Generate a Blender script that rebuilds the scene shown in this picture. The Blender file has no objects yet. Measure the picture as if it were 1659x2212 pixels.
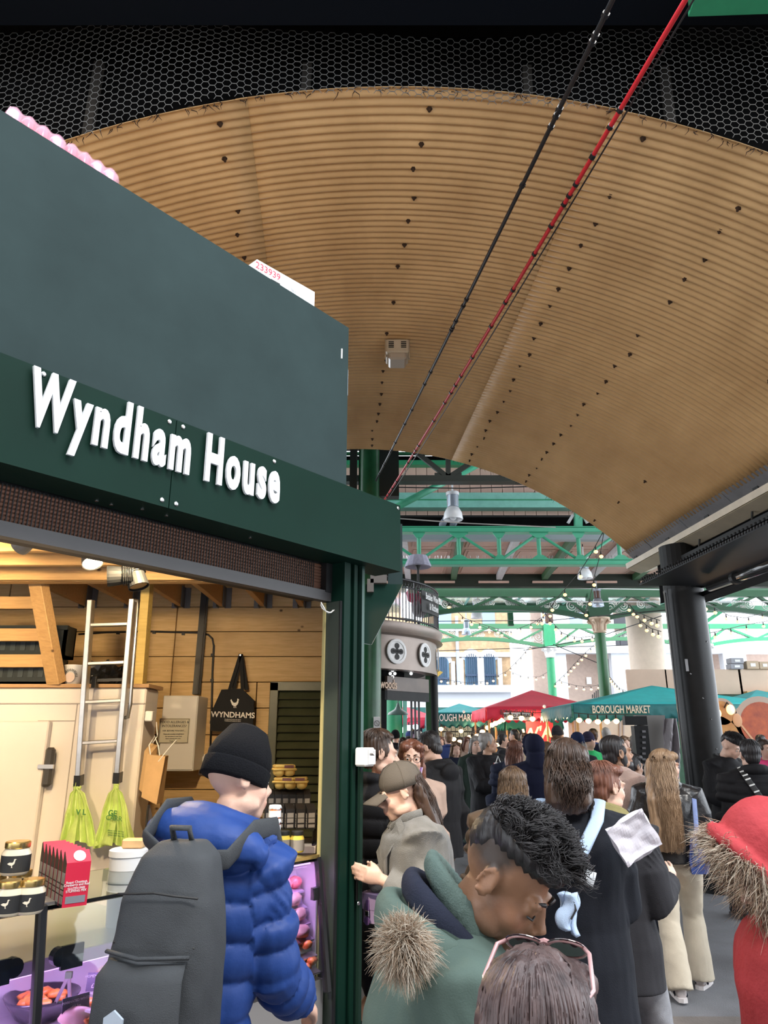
import bpy, bmesh, math, random
import numpy as np
from mathutils import Vector, Matrix, Euler, noise
random.seed(7); np.random.seed(7)
SC = bpy.context.scene
COL = SC.collection
R = math.radians
# ------------------------------------------------------------------ camera
CAM_H, PITCH, F_PX, CX, CY = 1.75, R(17.24), 1560.0, 829.5, 1106.0
cd = bpy.data.cameras.new('camera'); cam = bpy.data.objects.new('camera', cd); COL.objects.link(cam)
cam.location = (0, 0, CAM_H); cam.rotation_euler = (R(90) + PITCH, 0, 0)
cd.sensor_fit = 'VERTICAL'; cd.sensor_height = 36; cd.sensor_width = 27; cd.lens = 36 * F_PX / 2212
cd.clip_start = 0.05; cd.clip_end = 300
SC.camera = cam
# ------------------------------------------------------------------ daylight (overcast winter sky) and exposure
wd = bpy.data.worlds.new('sky'); SC.world = wd; wd.use_nodes = True
wn = wd.node_tree.nodes; wl = wd.node_tree.links
bg = wn['Background']
tc = wn.new('ShaderNodeTexCoord'); nz = wn.new('ShaderNodeTexNoise'); nz.inputs['Scale'].default_value = 2.2; nz.inputs['Detail'].default_value = 4
cr = wn.new('ShaderNodeValToRGB'); cr.color_ramp.elements[0].color = (.80, .89, 1, 1); cr.color_ramp.elements[1].color = (.96, .98, 1, 1)
wl.new(tc.outputs['Generated'], nz.inputs['Vector']); wl.new(nz.outputs['Fac'], cr.inputs['Fac']); wl.new(cr.outputs['Color'], bg.inputs['Color'])
bg.inputs['Strength'].default_value = 3.4
sd = bpy.data.lights.new('sun', 'SUN'); sd.energy = 2.0; sd.angle = R(12); sd.color = (1, .95, .88)
so = bpy.data.objects.new('sun', sd); COL.objects.link(so); so.rotation_euler = (R(38), R(18), R(12))
SC.view_settings.view_transform = 'Standard'; SC.view_settings.look = 'None'
SC.view_settings.gamma = 1.0; SC.view_settings.use_curve_mapping = False
SC.view_settings.exposure = 0.35
SC.render.film_transparent = False
SC.cycles.max_bounces = 6; SC.cycles.diffuse_bounces = 4; SC.cycles.glossy_bounces = 3; SC.cycles.transmission_bounces = 6; SC.cycles.transparent_max_bounces = 10
SC.cycles.use_denoising = True; SC.cycles.sample_clamp_indirect = 6.0; SC.cycles.caustics_reflective = False; SC.cycles.caustics_refractive = False

# ------------------------------------------------------------------ helpers
def at(px, py, Y):
    """world point on the sight line of a photograph pixel at ground distance Y"""
    yu = CY - py; f = F_PX * math.cos(PITCH) - yu * math.sin(PITCH); u = F_PX * math.sin(PITCH) + yu * math.cos(PITCH)
    return Vector(((px - CX) / f * Y, Y, CAM_H + u / f * Y))
def at_z(px, py, z):
    yu = CY - py; f = F_PX * math.cos(PITCH) - yu * math.sin(PITCH); u = F_PX * math.sin(PITCH) + yu * math.cos(PITCH)
    return at(px, py, (z - CAM_H) * f / u)
def lin(c):
    if isinstance(c, str):
        c = [int(c[i:i + 2], 16) / 255 for i in (0, 2, 4)]
        c = [x / 12.92 if x <= .04045 else ((x + .055) / 1.055) ** 2.4 for x in c]
    return tuple(c[:3]) + (1,)
MATS = {}
def mat(name, col='808080', rough=.6, metal=0, var=.0, vscale=6, bump=0, bscale=60, spec=.5, coat=0, emit=0, ecol=None, trans=0, alpha=1, attr=None, kind=None, stretch=None, col2=None, sheen=0):
    if name in MATS: return MATS[name]
    m = bpy.data.materials.new(name); m.use_nodes = True; nt = m.node_tree; N = nt.nodes; L = nt.links
    b = N['Principled BSDF']; c = lin(col)
    b.inputs['Base Color'].default_value = c; b.inputs['Roughness'].default_value = rough; b.inputs['Metallic'].default_value = metal
    b.inputs['Specular IOR Level'].default_value = spec
    if coat: b.inputs['Coat Weight'].default_value = coat; b.inputs['Coat Roughness'].default_value = .15
    if sheen: b.inputs['Sheen Weight'].default_value = sheen
    if emit: b.inputs['Emission Color'].default_value = lin(ecol or col); b.inputs['Emission Strength'].default_value = emit
    if trans: b.inputs['Transmission Weight'].default_value = trans; b.inputs['IOR'].default_value = 1.45
    if alpha < 1: b.inputs['Alpha'].default_value = alpha
    t = N.new('ShaderNodeTexCoord'); mp = N.new('ShaderNodeMapping'); L.new(t.outputs['Object'], mp.inputs['Vector'])
    if stretch: mp.inputs['Scale'].default_value = stretch
    src = None
    if attr:
        a = N.new('ShaderNodeAttribute'); a.attribute_name = attr; src = a.outputs['Color']; L.new(src, b.inputs['Base Color'])
    if var or col2:
        n = N.new('ShaderNodeTexNoise'); n.inputs['Scale'].default_value = vscale; n.inputs['Detail'].default_value = 5; n.inputs['Roughness'].default_value = .6
        L.new(mp.outputs['Vector'], n.inputs['Vector'])
        mx = N.new('ShaderNodeMix'); mx.data_type = 'RGBA'
        rp = N.new('ShaderNodeMapRange'); rp.inputs['From Min'].default_value = .32; rp.inputs['From Max'].default_value = .68
        L.new(n.outputs['Fac'], rp.inputs['Value']); L.new(rp.outputs['Result'], mx.inputs['Factor'])
        if src is not None:
            g = N.new('ShaderNodeHueSaturation'); g.inputs['Value'].default_value = 1 - var; L.new(src, g.inputs['Color']); L.new(g.outputs['Color'], mx.inputs['A']); L.new(src, mx.inputs['B'])
        else:
            d = lin(col2) if col2 else tuple(max(0, x * (1 - var)) for x in c[:3]) + (1,)
            e = c if col2 else tuple(min(1, x * (1 + var * .6)) for x in c[:3]) + (1,)
            mx.inputs['A'].default_value = d; mx.inputs['B'].default_value = e
        L.new(mx.outputs['Result'], b.inputs['Base Color'])
    if bump:
        n2 = N.new('ShaderNodeTexNoise'); n2.inputs['Scale'].default_value = bscale; n2.inputs['Detail'].default_value = 3
        L.new(mp.outputs['Vector'], n2.inputs['Vector'])
        bp = N.new('ShaderNodeBump'); bp.inputs['Strength'].default_value = bump; bp.inputs['Distance'].default_value = .01
        L.new(n2.outputs['Fac'], bp.inputs['Height']); L.new(bp.outputs['Normal'], b.inputs['Normal'])
    MATS[name] = m
    return m
def mw(o):
    m = o.matrix_basis.copy()
    return mw(o.parent) @ o.matrix_parent_inverse @ m if o.parent else m
def link(o, parent=None, local=False):
    COL.objects.link(o)
    if parent is not None:
        o.parent = parent
        if not local: o.matrix_parent_inverse = mw(parent).inverted()
    return o
def tag(o, label=None, cat=None, group=None, kind=None):
    if label: o['label'] = label
    if cat: o['category'] = cat
    if group: o['group'] = group
    if kind: o['kind'] = kind
    return o
def thing(name, label, cat, loc=(0, 0, 0), rz=0, group=None):
    o = bpy.data.objects.new(name, None); o.empty_display_size = .1; COL.objects.link(o)
    o.location = loc; o.rotation_euler = (0, 0, rz)
    return tag(o, label, cat, group)
def frame(d, up=(0, 0, 1)):
    d = Vector(d).normalized(); up = Vector(up)
    if abs(d.dot(up)) > .98: up = Vector((0, 1, 0)) if abs(d.y) < .9 else Vector((1, 0, 0))
    s = d.cross(up).normalized(); u = s.cross(d).normalized()
    return s, d, u
class MB:
    """collects primitive shapes into one mesh"""
    def __init__(s): s.v = []; s.f = []; s.m = []; s.cur = 0
    def add(s, vs, fs):
        o = len(s.v); s.v.extend([tuple(x) for x in vs]); s.f.extend([tuple(i + o for i in f) for f in fs]); s.m.extend([s.cur] * len(fs)); return s
    def mi(s, k): s.cur = k; return s
    def box(s, c, size, rot=None, bev=0):
        x, y, z = [a / 2 for a in size]; M = rot if isinstance(rot, Matrix) else (Euler(rot).to_matrix() if rot else Matrix.Identity(3)); c = Vector(c)
        if bev:
            b = min(bev, x * .9, y * .9, z * .9); vs = []; fs = []
            for sx in (-1, 1):
                for sy in (-1, 1):
                    for sz in (-1, 1):
                        vs += [(sx * x, sy * (y - b), sz * (z - b)), (sx * (x - b), sy * y, sz * (z - b)), (sx * (x - b), sy * (y - b), sz * z)]
            I = lambda a, b_, c_, k: (a * 4 + b_ * 2 + c_) * 3 + k
            for a in (0, 1):
                q = [I(a, 0, 0, 0), I(a, 1, 0, 0), I(a, 1, 1, 0), I(a, 0, 1, 0)]; fs.append(q if a else q[::-1])
                q = [I(0, a, 0, 1), I(1, a, 0, 1), I(1, a, 1, 1), I(0, a, 1, 1)]; fs.append(q[::-1] if a else q)
                q = [I(0, 0, a, 2), I(1, 0, a, 2), I(1, 1, a, 2), I(0, 1, a, 2)]; fs.append(q if a else q[::-1])
            for a in (0, 1):
                for b_ in (0, 1):
                    fs += [[I(a, b_, 0, 0), I(a, b_, 1, 0), I(a, b_, 1, 1), I(a, b_, 0, 1)], [I(a, 0, b_, 0), I(a, 1, b_, 0), I(a, 1, b_, 2), I(a, 0, b_, 2)], [I(0, a, b_, 1), I(1, a, b_, 1), I(1, a, b_, 2), I(0, a, b_, 2)]]
                    for c_ in (0, 1): fs.append([I(a, b_, c_, 0), I(a, b_, c_, 1), I(a, b_, c_, 2)])
        else:
            vs = [(i * x, j * y, k * z) for i in (-1, 1) for j in (-1, 1) for k in (-1, 1)]
            fs = [(0, 1, 3, 2), (4, 6, 7, 5), (0, 4, 5, 1), (2, 3, 7, 6), (0, 2, 6, 4), (1, 5, 7, 3)]
        return s.add([c + M @ Vector(v) for v in vs], fs)
    def bb(s, lo, hi, bev=0): return s.box([(a + b) / 2 for a, b in zip(lo, hi)], [abs(b - a) for a, b in zip(lo, hi)], bev=bev)
    def bar(s, p0, p1, w, h, up=(0, 0, 1), bev=0):
        p0 = Vector(p0); p1 = Vector(p1); a, d, u = frame(p1 - p0, up)
        return s.box((p0 + p1) / 2, (w, (p1 - p0).length, h), Matrix((a, d, u)).transposed(), bev)
    def tube(s, pts, r, n=8, cap=True, flat=(1, 1), up=(0, 0, 1)):
        pts = [Vector(p) for p in pts]; k = len(pts); rs = r if hasattr(r, '__len__') else [r] * k; vs = []; fs = []
        for i, p in enumerate(pts):
            d = pts[min(i + 1, k - 1)] - pts[max(i - 1, 0)]
            if d.length < 1e-9: d = Vector((0, 0, 1))
            a, d, u = frame(d, up)
            for j in range(n):
                t = 2 * math.pi * j / n; vs.append(p + a * (math.cos(t) * rs[i] * flat[0]) + u * (math.sin(t) * rs[i] * flat[1]))
        for i in range(k - 1):
            for j in range(n): fs.append((i * n + j, i * n + (j + 1) % n, (i + 1) * n + (j + 1) % n, (i + 1) * n + j))
        if cap: fs.append(tuple(range(n))[::-1]); fs.append(tuple((k - 1) * n + j for j in range(n)))
        return s.add(vs, fs)
    def lathe(s, prof, c=(0, 0, 0), n=20, axis=(0, 0, 1), up=(0, 1, 0), cap=True, arc=None):
        c = Vector(c); ax = Vector(axis).normalized(); a, _, u = frame(ax, up); vs = []; fs = []; k = len(prof)
        for r, h in prof:
            for j in range(n):
                t = 2 * math.pi * j / n if arc is None else arc[0] + (arc[1] - arc[0]) * j / (n - 1)
                vs.append(c + ax * h + (a * math.cos(t) + u * math.sin(t)) * r)
        for i in range(k - 1):
            for j in range(n if arc is None else n - 1): fs.append((i * n + j, i * n + (j + 1) % n, (i + 1) * n + (j + 1) % n, (i + 1) * n + j))
        if cap and arc is None: fs.append(tuple(range(n))[::-1]); fs.append(tuple((k - 1) * n + j for j in range(n)))
        return s.add(vs, fs)
    def ell(s, c, r, rot=None, n=12, m=8):
        c = Vector(c); M = rot if isinstance(rot, Matrix) else (Euler(rot).to_matrix() if rot else Matrix.Identity(3)); vs = [c + M @ Vector((0, 0, r[2]))]; fs = []
        for i in range(1, m):
            p = math.pi * i / m
            for j in range(n):
                t = 2 * math.pi * j / n; vs.append(c + M @ Vector((r[0] * math.sin(p) * math.cos(t), r[1] * math.sin(p) * math.sin(t), r[2] * math.cos(p))))
        vs.append(c + M @ Vector((0, 0, -r[2]))); e = len(vs) - 1
        for j in range(n):
            fs.append((0, 1 + j, 1 + (j + 1) % n)); fs.append((e, 1 + (m - 2) * n + (j + 1) % n, 1 + (m - 2) * n + j))
        for i in range(m - 2):
            for j in range(n): fs.append((1 + i * n + j, 1 + (i + 1) * n + j, 1 + (i + 1) * n + (j + 1) % n, 1 + i * n + (j + 1) % n))
        return s.add(vs, fs)
    def prism(s, poly, o, ax, ay, depth):
        """flat outline in the plane (o, ax, ay), given thickness along ax x ay"""
        o = Vector(o); ax = Vector(ax); ay = Vector(ay); nn = ax.cross(ay).normalized() * depth; n = len(poly)
        vs = [o + ax * x + ay * y for x, y in poly]; vs += [v + nn for v in vs]
        return s.add(vs, [tuple(range(n))[::-1], tuple(range(n, 2 * n))] + [(i, (i + 1) % n, n + (i + 1) % n, n + i) for i in range(n)])
    def loft(s, rings, cap=True):
        """rings: lists of equal numbers of points"""
        n = len(rings[0]); vs = [p for r in rings for p in r]; fs = []
        for i in range(len(rings) - 1):
            for j in range(n): fs.append((i * n + j, i * n + (j + 1) % n, (i + 1) * n + (j + 1) % n, (i + 1) * n + j))
        if cap: fs.append(tuple(range(n))[::-1]); fs.append(tuple((len(rings) - 1) * n + j for j in range(n)))
        return s.add(vs, fs)
    def grid(s, fn, nu, nv, wrap=False):
        vs = [fn(i / (nu - 1), j / (nv - 1)) for i in range(nu) for j in range(nv)]
        return s.add(vs, [(i * nv + j, (i + 1) * nv + j, (i + 1) * nv + j + 1, i * nv + j + 1) for i in range(nu - 1) for j in range(nv - 1)])
    def mesh(s, name, mats, smooth=False):
        me = bpy.data.meshes.new(name); me.from_pydata([tuple(v) for v in s.v], [], s.f)
        for m in (mats if isinstance(mats, (list, tuple)) else [mats]): me.materials.append(m)
        if s.m and max(s.m): me.polygons.foreach_set('material_index', s.m)
        if smooth: me.polygons.foreach_set('use_smooth', [True] * len(s.f))
        me.update(); return me
    def build(s, name, mats, parent=None, local=False, smooth=False, kind=None, label=None, thick=0, auto=0):
        me = s.mesh(name, mats, smooth or bool(auto))
        bm = bmesh.new(); bm.from_mesh(me); bmesh.ops.recalc_face_normals(bm, faces=bm.faces)
        if auto:
            for e in bm.edges:
                if len(e.link_faces) == 2 and e.calc_face_angle(0) > R(auto): e.smooth = False
        bm.to_mesh(me); bm.free()
        o = bpy.data.objects.new(name, me); link(o, parent, local)
        if thick:
            md = o.modifiers.new('thick', 'SOLIDIFY'); md.thickness = thick; md.offset = 0
        if kind: o['kind'] = kind
        if label: o['label'] = label
        return o
def inst(src, M, parent=None, local=False, name=None):
    """a copy sharing mesh data"""
    o = src.copy(); COL.objects.link(o); o.matrix_parent_inverse = Matrix.Identity(4); o.parent = parent
    if parent is not None and not local: o.matrix_parent_inverse = mw(parent).inverted()
    o.matrix_basis = M
    return o
def copy_thing(root, loc, rz=0, label=None, scale=None):
    r = root.copy(); COL.objects.link(r); r.location = loc; r.rotation_euler = (0, 0, rz)
    if scale: r.scale = (scale,) * 3
    if label: r['label'] = label
    for ch in list(root.children):
        c = ch.copy(); COL.objects.link(c); c.parent = r
        for g in list(ch.children):
            d = g.copy(); COL.objects.link(d); d.parent = c
    return r
TMP = bpy.data.scenes.new('work')
def bake(o):
    """evaluated mesh of an unlinked object in a scratch scene"""
    TMP.collection.objects.link(o); vl = TMP.view_layers[0]; vl.update(); dg = vl.depsgraph
    me = bpy.data.meshes.new_from_object(o.evaluated_get(dg)); TMP.collection.objects.unlink(o); return me
def text_mesh(body, size=1, depth=.0, bold=0, shear=0, align='CENTER', sx=1, space=1, res=3):
    cu = bpy.data.curves.new('t', 'FONT'); cu.body = body; cu.size = size; cu.extrude = depth; cu.offset = bold; cu.shear = shear
    cu.align_x = align; cu.align_y = 'CENTER'; cu.resolution_u = res; cu.space_character = space
    o = bpy.data.objects.new('t', cu); me = bake(o); bpy.data.objects.remove(o); bpy.data.curves.remove(cu)
    if sx != 1: me.transform(Matrix.Diagonal((sx, 1, 1, 1)))
    return me
def text(name, body, o, ax, ay, m, size, parent=None, local=False, depth=.001, bold=0, sx=1, align='CENTER', shear=0, space=1):
    """lettering standing in the plane of ax (reading direction) and ay (up) at o"""
    me = text_mesh(body, size, depth, bold, shear, align, sx, space); me.name = name
    me.materials.clear(); me.materials.append(m)
    ax = Vector(ax).normalized(); ay = Vector(ay).normalized(); nn = ax.cross(ay)
    M = Matrix((ax, ay, nn)).transposed().to_4x4(); M.translation = Vector(o)
    me.transform(M); ob = bpy.data.objects.new(name, me); link(ob, parent, local); return ob
def fract(x): return x - math.floor(x)
# ================================================================== materials
M_vault = mat('cream_painted_sheet', (.72, .46, .215), .34, var=.16, vscale=3, col2=(.56, .34, .15), stretch=(.6, .3, .6))
M_dirty = mat('rusty_bolt', '3b2614', .8)
M_black = mat('black_steel', (.010, .011, .012), .55, spec=.3, var=.3)
M_void = mat('void_shade_black', (.006, .006, .0065), .95, var=.4, spec=.1)  # near-black colour stands in for the darkness of unlit voids and recesses
M_navy = mat('dark_blue_girder', (.003, .005, .009), .8, spec=.1)
M_wire = mat('galvanised_wire', (.06, .06, .057), .7, metal=.1)
M_green = mat('market_green', (.035, .30, .14), .4, var=.1)
M_green2 = mat('deep_green', (.02, .115, .05), .4, var=.2)
M_teal = mat('pale_teal_paint', (.22, .54, .45), .45, var=.1)
M_darkgreen = mat('stall_green', (.003, .020, .0135), .55, spec=.12, var=.12, vscale=3)
M_panelgreen = mat('matt_grey_green', (.028, .046, .047), .8, var=.18, vscale=1.6, spec=.12)
M_grey = mat('grey_steel', (.17, .17, .18), .45, metal=.3, var=.15)
M_flash = mat('lead_flashing', (.16, .155, .16), .5, var=.2, vscale=5)
M_gutter = mat('cream_gutter', (.60, .50, .36), .35, var=.12, vscale=4)
M_asph = mat('asphalt', (.17, .175, .19), .75, var=.25, vscale=1.3, bump=.5, bscale=120)
M_stone = mat('pale_render', (.80, .80, .80), .8, var=.06, vscale=2)
M_board = mat('pink_boarding', (.62, .42, .34), .6, var=.08, vscale=3)
M_white = mat('white_paint', (.80, .80, .80), .5)
M_chrome = mat('steel', (.62, .62, .62), .25, metal=1)
M_blackplastic = mat('black_plastic', (.012, .012, .014), .4)
M_red = mat('red_cable', (.55, .02, .03), .4)
M_glass = mat('clear_glass', (.9, .97, .95), .03, trans=1, spec=.5)
M_bulb = mat('warm_bulb', (1, .72, .38), .3, emit=2.3, ecol=(1, .50, .17))
M_bulbw = mat('bright_bulb', (1, .9, .7), .3, emit=3.2, ecol=(1, .62, .26))

# ================================================================== ground
mb = MB(); mb.bb((-14, -4, -.2), (16, 48, 0)); fl = mb.build('floor', M_asph); fl['kind'] = 'structure'
# a strip of worn stone setts let into the asphalt on the right
sl = MB(); sl.box((0, 0, 0), (.62, .40, .03), bev=.008); s0 = None
M_slab = mat('worn_slab', (.17, .15, .14), .7, var=.25, vscale=3, bump=.3)
for i in range(7):
    for j in range(9):
        x = .75 + i * .63 + (.31 if j % 2 else 0); y = 2.0 + j * .41
        M = Matrix.Translation((x, y, -.010 + random.uniform(-.002, .002)))
        if s0 is None:
            s0 = sl.build('slab', M_slab, fl); s0.matrix_basis = M; s0.matrix_parent_inverse = Matrix.Identity(4)
        else: inst(s0, M, fl)

# ================================================================== the barrel vault
AX = Vector((-.079, .9969, 0)); CR = Vector((1, .010, 0)); VO = Vector((.165, 3.94, 0)); VR, VZ, PITCHC = 5.8, .3, .076
def vault(s, phi, dr=0):
    return VO + AX * s + CR * ((VR + dr) * math.sin(phi)) + Vector((0, 0, VZ + (VR + dr) * math.cos(phi)))
ceil = bpy.data.objects.new('ceiling', None); COL.objects.link(ceil); ceil['kind'] = 'structure'
ceil.location = vault(3.3, 0)
NB = 11; BW = 8 * PITCHC
segs = [(-46, -28), (-28, -11.5), (-11.5, 14.7), (14.7, 44.5)]
for b in range(NB):
    for q, (p0, p1) in enumerate(segs):
        n = max(4, int((p1 - p0) / 2)); off = (b * .37 + q * .21) % 1 * .5
        o1 = (q % 2) * .004 + (b % 2) * .003
        def fn(u, v, b=b, p0=p0, p1=p1, o1=o1):
            s = b * BW + u * (BW + .02); ph = R(p0 - .4 + (p1 - p0 + .8) * v)
            return vault(s, ph, -.0115 * math.cos(2 * math.pi * (b * BW + u * (BW + .02)) / PITCHC) - o1 - .004 * u)
        mb = MB(); mb.grid(fn, 53, n + 1); mb.build('corrugated_sheet', M_vault, ceil, smooth=True, thick=.002)
mb = MB()
for b in range(NB * 2):
    s = .18 + b * BW / 2 + random.uniform(-.03, .03)
    for ph in (-13.2, 1.5, 17.0, 26.0, 38):
        if ph == 38 and b % 3: continue
        if random.random() < .12: continue
        p = vault(s, R(ph + random.uniform(-.3, .3)), -.012); nn = (Vector((p.x, p.y, 0)) - p).normalized()
        mb.lathe([(.022, -.004), (.022, .004), (.011, .006), (.010, .026)], p, 6, axis=(vault(s, R(ph), -1) - p))
mb.build('bolt', M_dirty, ceil, kind='stuff')
# dried debris hanging on the near rim
mb = MB()
for i in range(170):
    ph = R(random.uniform(-32, 40)); p = vault(random.uniform(0, .03), ph, -.015); q = p + Vector((random.uniform(-.05, .05), random.uniform(-.02, .03), -random.uniform(.005, .06)))
    mb.tube([p, (p + q) / 2 + Vector((random.uniform(-.02, .02), 0, .006)), q], [.004, .003, .001], 3)
for i in range(120):
    ph = R(random.uniform(-15, 44)); p = vault(NB * BW, ph, -.01); q = p + Vector((random.uniform(-.04, .04), 0, -random.uniform(.01, .06))); mb.tube([p, q], [.004, .001], 3)
tag(mb.build('dried_twigs', mat('twigs', '2a1a10', .9)), 'dry brown twigs and fluff caught along the rims of the vault', 'debris', kind='stuff')
# walls added above the vault, near-black so the void behind the netting stays dark
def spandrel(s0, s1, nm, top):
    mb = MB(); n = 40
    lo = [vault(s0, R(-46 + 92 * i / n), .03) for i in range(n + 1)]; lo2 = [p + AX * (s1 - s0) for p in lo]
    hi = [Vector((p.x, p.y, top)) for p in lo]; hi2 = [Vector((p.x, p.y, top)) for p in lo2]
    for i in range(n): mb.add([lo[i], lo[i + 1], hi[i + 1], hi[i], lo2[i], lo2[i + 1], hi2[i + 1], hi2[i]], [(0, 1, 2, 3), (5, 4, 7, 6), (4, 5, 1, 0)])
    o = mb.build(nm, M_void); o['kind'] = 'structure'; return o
spandrel(.62, .82, 'wall_void_dark', 7.4); spandrel(NB * BW - .25, NB * BW - .06, 'wall_void_dark_far', 8.6)
for x in (-2.4, -.75, 1.0, 2.1):       # timber studs just visible behind the netting
    b = vault(.55, math.asin((x) / VR), .05); o = MB().bar(b, (b.x + .02, b.y, 6.9), .07, .05, up=(0, 1, 0)).build('stud', mat('grimy_timber', (.05, .045, .04), .9), bpy.data.objects['wall_void_dark'])
mb = MB(); mb.bb((-9, 3.72, 7.3), (9, 11, 7.6)); tag(mb.build('deck_blocker', M_void), kind='structure')  # unseen railway deck slab, placed to keep sky light off the void
gd = thing('bridge_girder', 'deep dark blue plate girder crossing above the wire netting', 'girder', (0, 3.5, 6.5))
mb = MB(); mb.bb((-9, 3.55, 6.42), (9, 3.60, 7.4)); mb.build('web', M_navy, gd)
mb = MB(); mb.bb((-9, 3.42, 6.38), (9, 3.72, 6.42)); mb.build('bottom_flange', M_navy, gd)
g2 = thing('green_beam', 'bright green steel beam clipped by the upper right corner of the view', 'beam', (3.4, 3.2, 6.05))
p = at(1500, -6, 3.2); mb = MB(); mb.bar((p.x, 3.2, p.z + .14), (6.5, 2.9, p.z - .02), .16, .28); mb.build('web', M_green2, g2)
mb = MB(); mb.bar((p.x, 3.2, p.z), (6.5, 2.9, p.z - .16), .22, .03); mb.build('flange', M_green, g2)

# behind the viewpoint: unseen wall and roof added to limit sky light, gap between
M_brick = mat('london_brick', (.30, .21, .14), .85, var=.35, vscale=9)
mb = MB(); mb.bb((-14, -11.3, 0), (16, -11, 9)); tag(mb.build('wall_opposite_blocker', M_brick), kind='structure')
mb = MB(); mb.bb((-14, -11, 6.2), (16, -2.2, 6.5)); tag(mb.build('ceiling_behind_blocker', M_void), kind='structure')

# chicken wire netting in the arch
mb = MB(); hx = .031; s3 = math.sqrt(3)
def netp(a, z):
    w = .05 * math.sin(a * 1.7 + 1) + .06 * noise.noise(Vector((a * .9, z * 1.3, 3)))
    jit = .006
    return VO + CR * (a + jit * noise.noise(Vector((a * 9, z * 9, 1)))) + AX * (-.10 + w * .9) + Vector((0, 0, z + jit * noise.noise(Vector((a * 9, z * 9, 7)))))
edges = set()
nc = int(10.5 / (1.5 * hx)); nr = int(3.4 / (s3 * hx))
for i in range(nc):
    for j in range(nr):
        cx = -5.0 + i * 1.5 * hx; cz = 3.6 + (j + (.5 if i % 2 else 0)) * s3 * hx
        if abs(cx) < VR * .78 and cz < VZ + math.sqrt(VR ** 2 - cx ** 2) - .17: continue
        if cz > 6.45 or (abs(cx) > 4.3): continue
        for k in range(3):
            t0, t1 = R(60 * k), R(60 * k + 60)
            edges.add((round(cx + hx * math.cos(t0), 4), round(cz + hx * math.sin(t0), 4), round(cx + hx * math.cos(t1), 4), round(cz + hx * math.sin(t1), 4), k))
for x0, z0, x1, z1, k in edges:
    mb.tube([netp(x0, z0), netp(x1, z1)], .0022 if k != 1 else .0032, 3, cap=False)
tag(mb.build('wire_netting', M_wire), 'sagging hexagonal chicken wire netting hung over the dark opening above the vault', 'netting')

# flashing, gutter, LED trim and box girder along the right springing
SP = R(44.5)
def spr(s, out, z):                                     # point by the right springing line
    b = vault(s, SP); return Vector((b.x, b.y, 0)) + CR * out + Vector((0, 0, z))
zs = vault(0, SP).z
gt = thing('gutter', 'long cream gutter with grey flashing along the right springing of the vault', 'gutter', spr(3, .1, zs - .2))
def strip(a, b, t, s0=-3.4, s1=NB * BW + .05):
    mb = MB(); A0, A1, B0, B1 = spr(s0, *a), spr(s1, *a), spr(s0, *b), spr(s1, *b); nrm = ((A1 - A0).cross(B0 - A0)).normalized() * t
    mb.add([A0, A1, B1, B0, A0 + nrm, A1 + nrm, B1 + nrm, B0 + nrm], [(0, 1, 2, 3), (7, 6, 5, 4), (0, 4, 5, 1), (1, 5, 6, 2), (2, 6, 7, 3), (3, 7, 4, 0)]); return mb
strip((-.02, zs + .01), (.14, zs - .16), .006).build('flashing', M_flash, gt)
strip((.10, zs - .13), (.11, zs - .21), .03, s1=NB * BW + .3).build('fascia', M_gutter, gt)
strip((.11, zs - .20), (.30, zs - .27), .02, s1=NB * BW + .3).build('gutter_base', M_gutter, gt)
strip((.30, zs - .27), (.44, zs - .23), .02, s1=NB * BW + .2).build('gutter_lip', M_gutter, gt)
for i in range(9):
    s = -2.4 + i * 1.06
    mb = MB(); mb.bar(spr(s, -.01, zs - .005), spr(s, .15, zs - .175), .035, .012); mb.build('bracket', M_grey, gt)
    mb = MB(); mb.bar(spr(s + .5, .09, zs - .125), spr(s + .60, .09, zs - .125), .03, .05); mb.build('clip', M_black, gt)
bg_ = thing('walkway_girder', 'black riveted steel box girder under the gutter with ribbed underside', 'girder', spr(3, 0, 3.6))
strip((-.55, 3.62), (.30, 3.62), .03, -5.5, 5.15).build('soffit_plate', M_black, bg_)
mb = MB()
for i in range(int(10.6 / .05)):
    s = -5.45 + i * .05; mb.tube([spr(s, -.56, 3.615), spr(s, .29, 3.615)], .014, 5)
mb.build('rib', mat('ribbed_soffit', (.022, .023, .026), .6), bg_, kind='stuff')
mb = MB()
for i in range(150): mb.ell(spr(-5.4 + i * .07, -.56, 3.65), (.014, .014, .014), n=6, m=4)
mb.build('rivet', M_black, bg_, kind='stuff')
strip((.32, 3.6), (.34, zs - .2), .03, -5.5, 6.5).build('web', M_void, bg_)
strip((.10, 3.95), (.10, 4.02), .03, -5.5, 5.6).build('rail', M_black, bg_)
for i in range(9):
    s = -4.6 + i * 1.2; mb = MB(); mb.tube([spr(s, .12, 3.63), spr(s, .22, zs - .27)], .014, 6); mb.build('hanger', mat('dark_iron', (.03, .03, .03), .5), bg_)
strip((.34, 3.55), (.62, 3.55), .06, -5.5, 6.2).build('bottom_flange', M_void, bg_)
strip((.34, zs + .02), (3.2, zs + .3), .1, -5.5, 6.2).build('side_deck', M_void, bg_)
pp = thing('drain_pipe', 'shiny black drain pipe slung below the girder at the right edge', 'pipe', at(1600, 1250, 8))
a, b = at(1534, 1268, 8.6), at(1700, 1208, 6.3); mb = MB(); mb.tube([a, (a + b) / 2, b], .055, 12); mb.build('pipe', mat('gloss_black', (.02, .02, .02), .15, spec=.8), pp, smooth=True)
mb = MB(); c = a.lerp(b, .42); d = (b - a).normalized(); mb.tube([c - d * .05, c + d * .05], .075, 12); mb.build('collar', M_black, pp)
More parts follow.
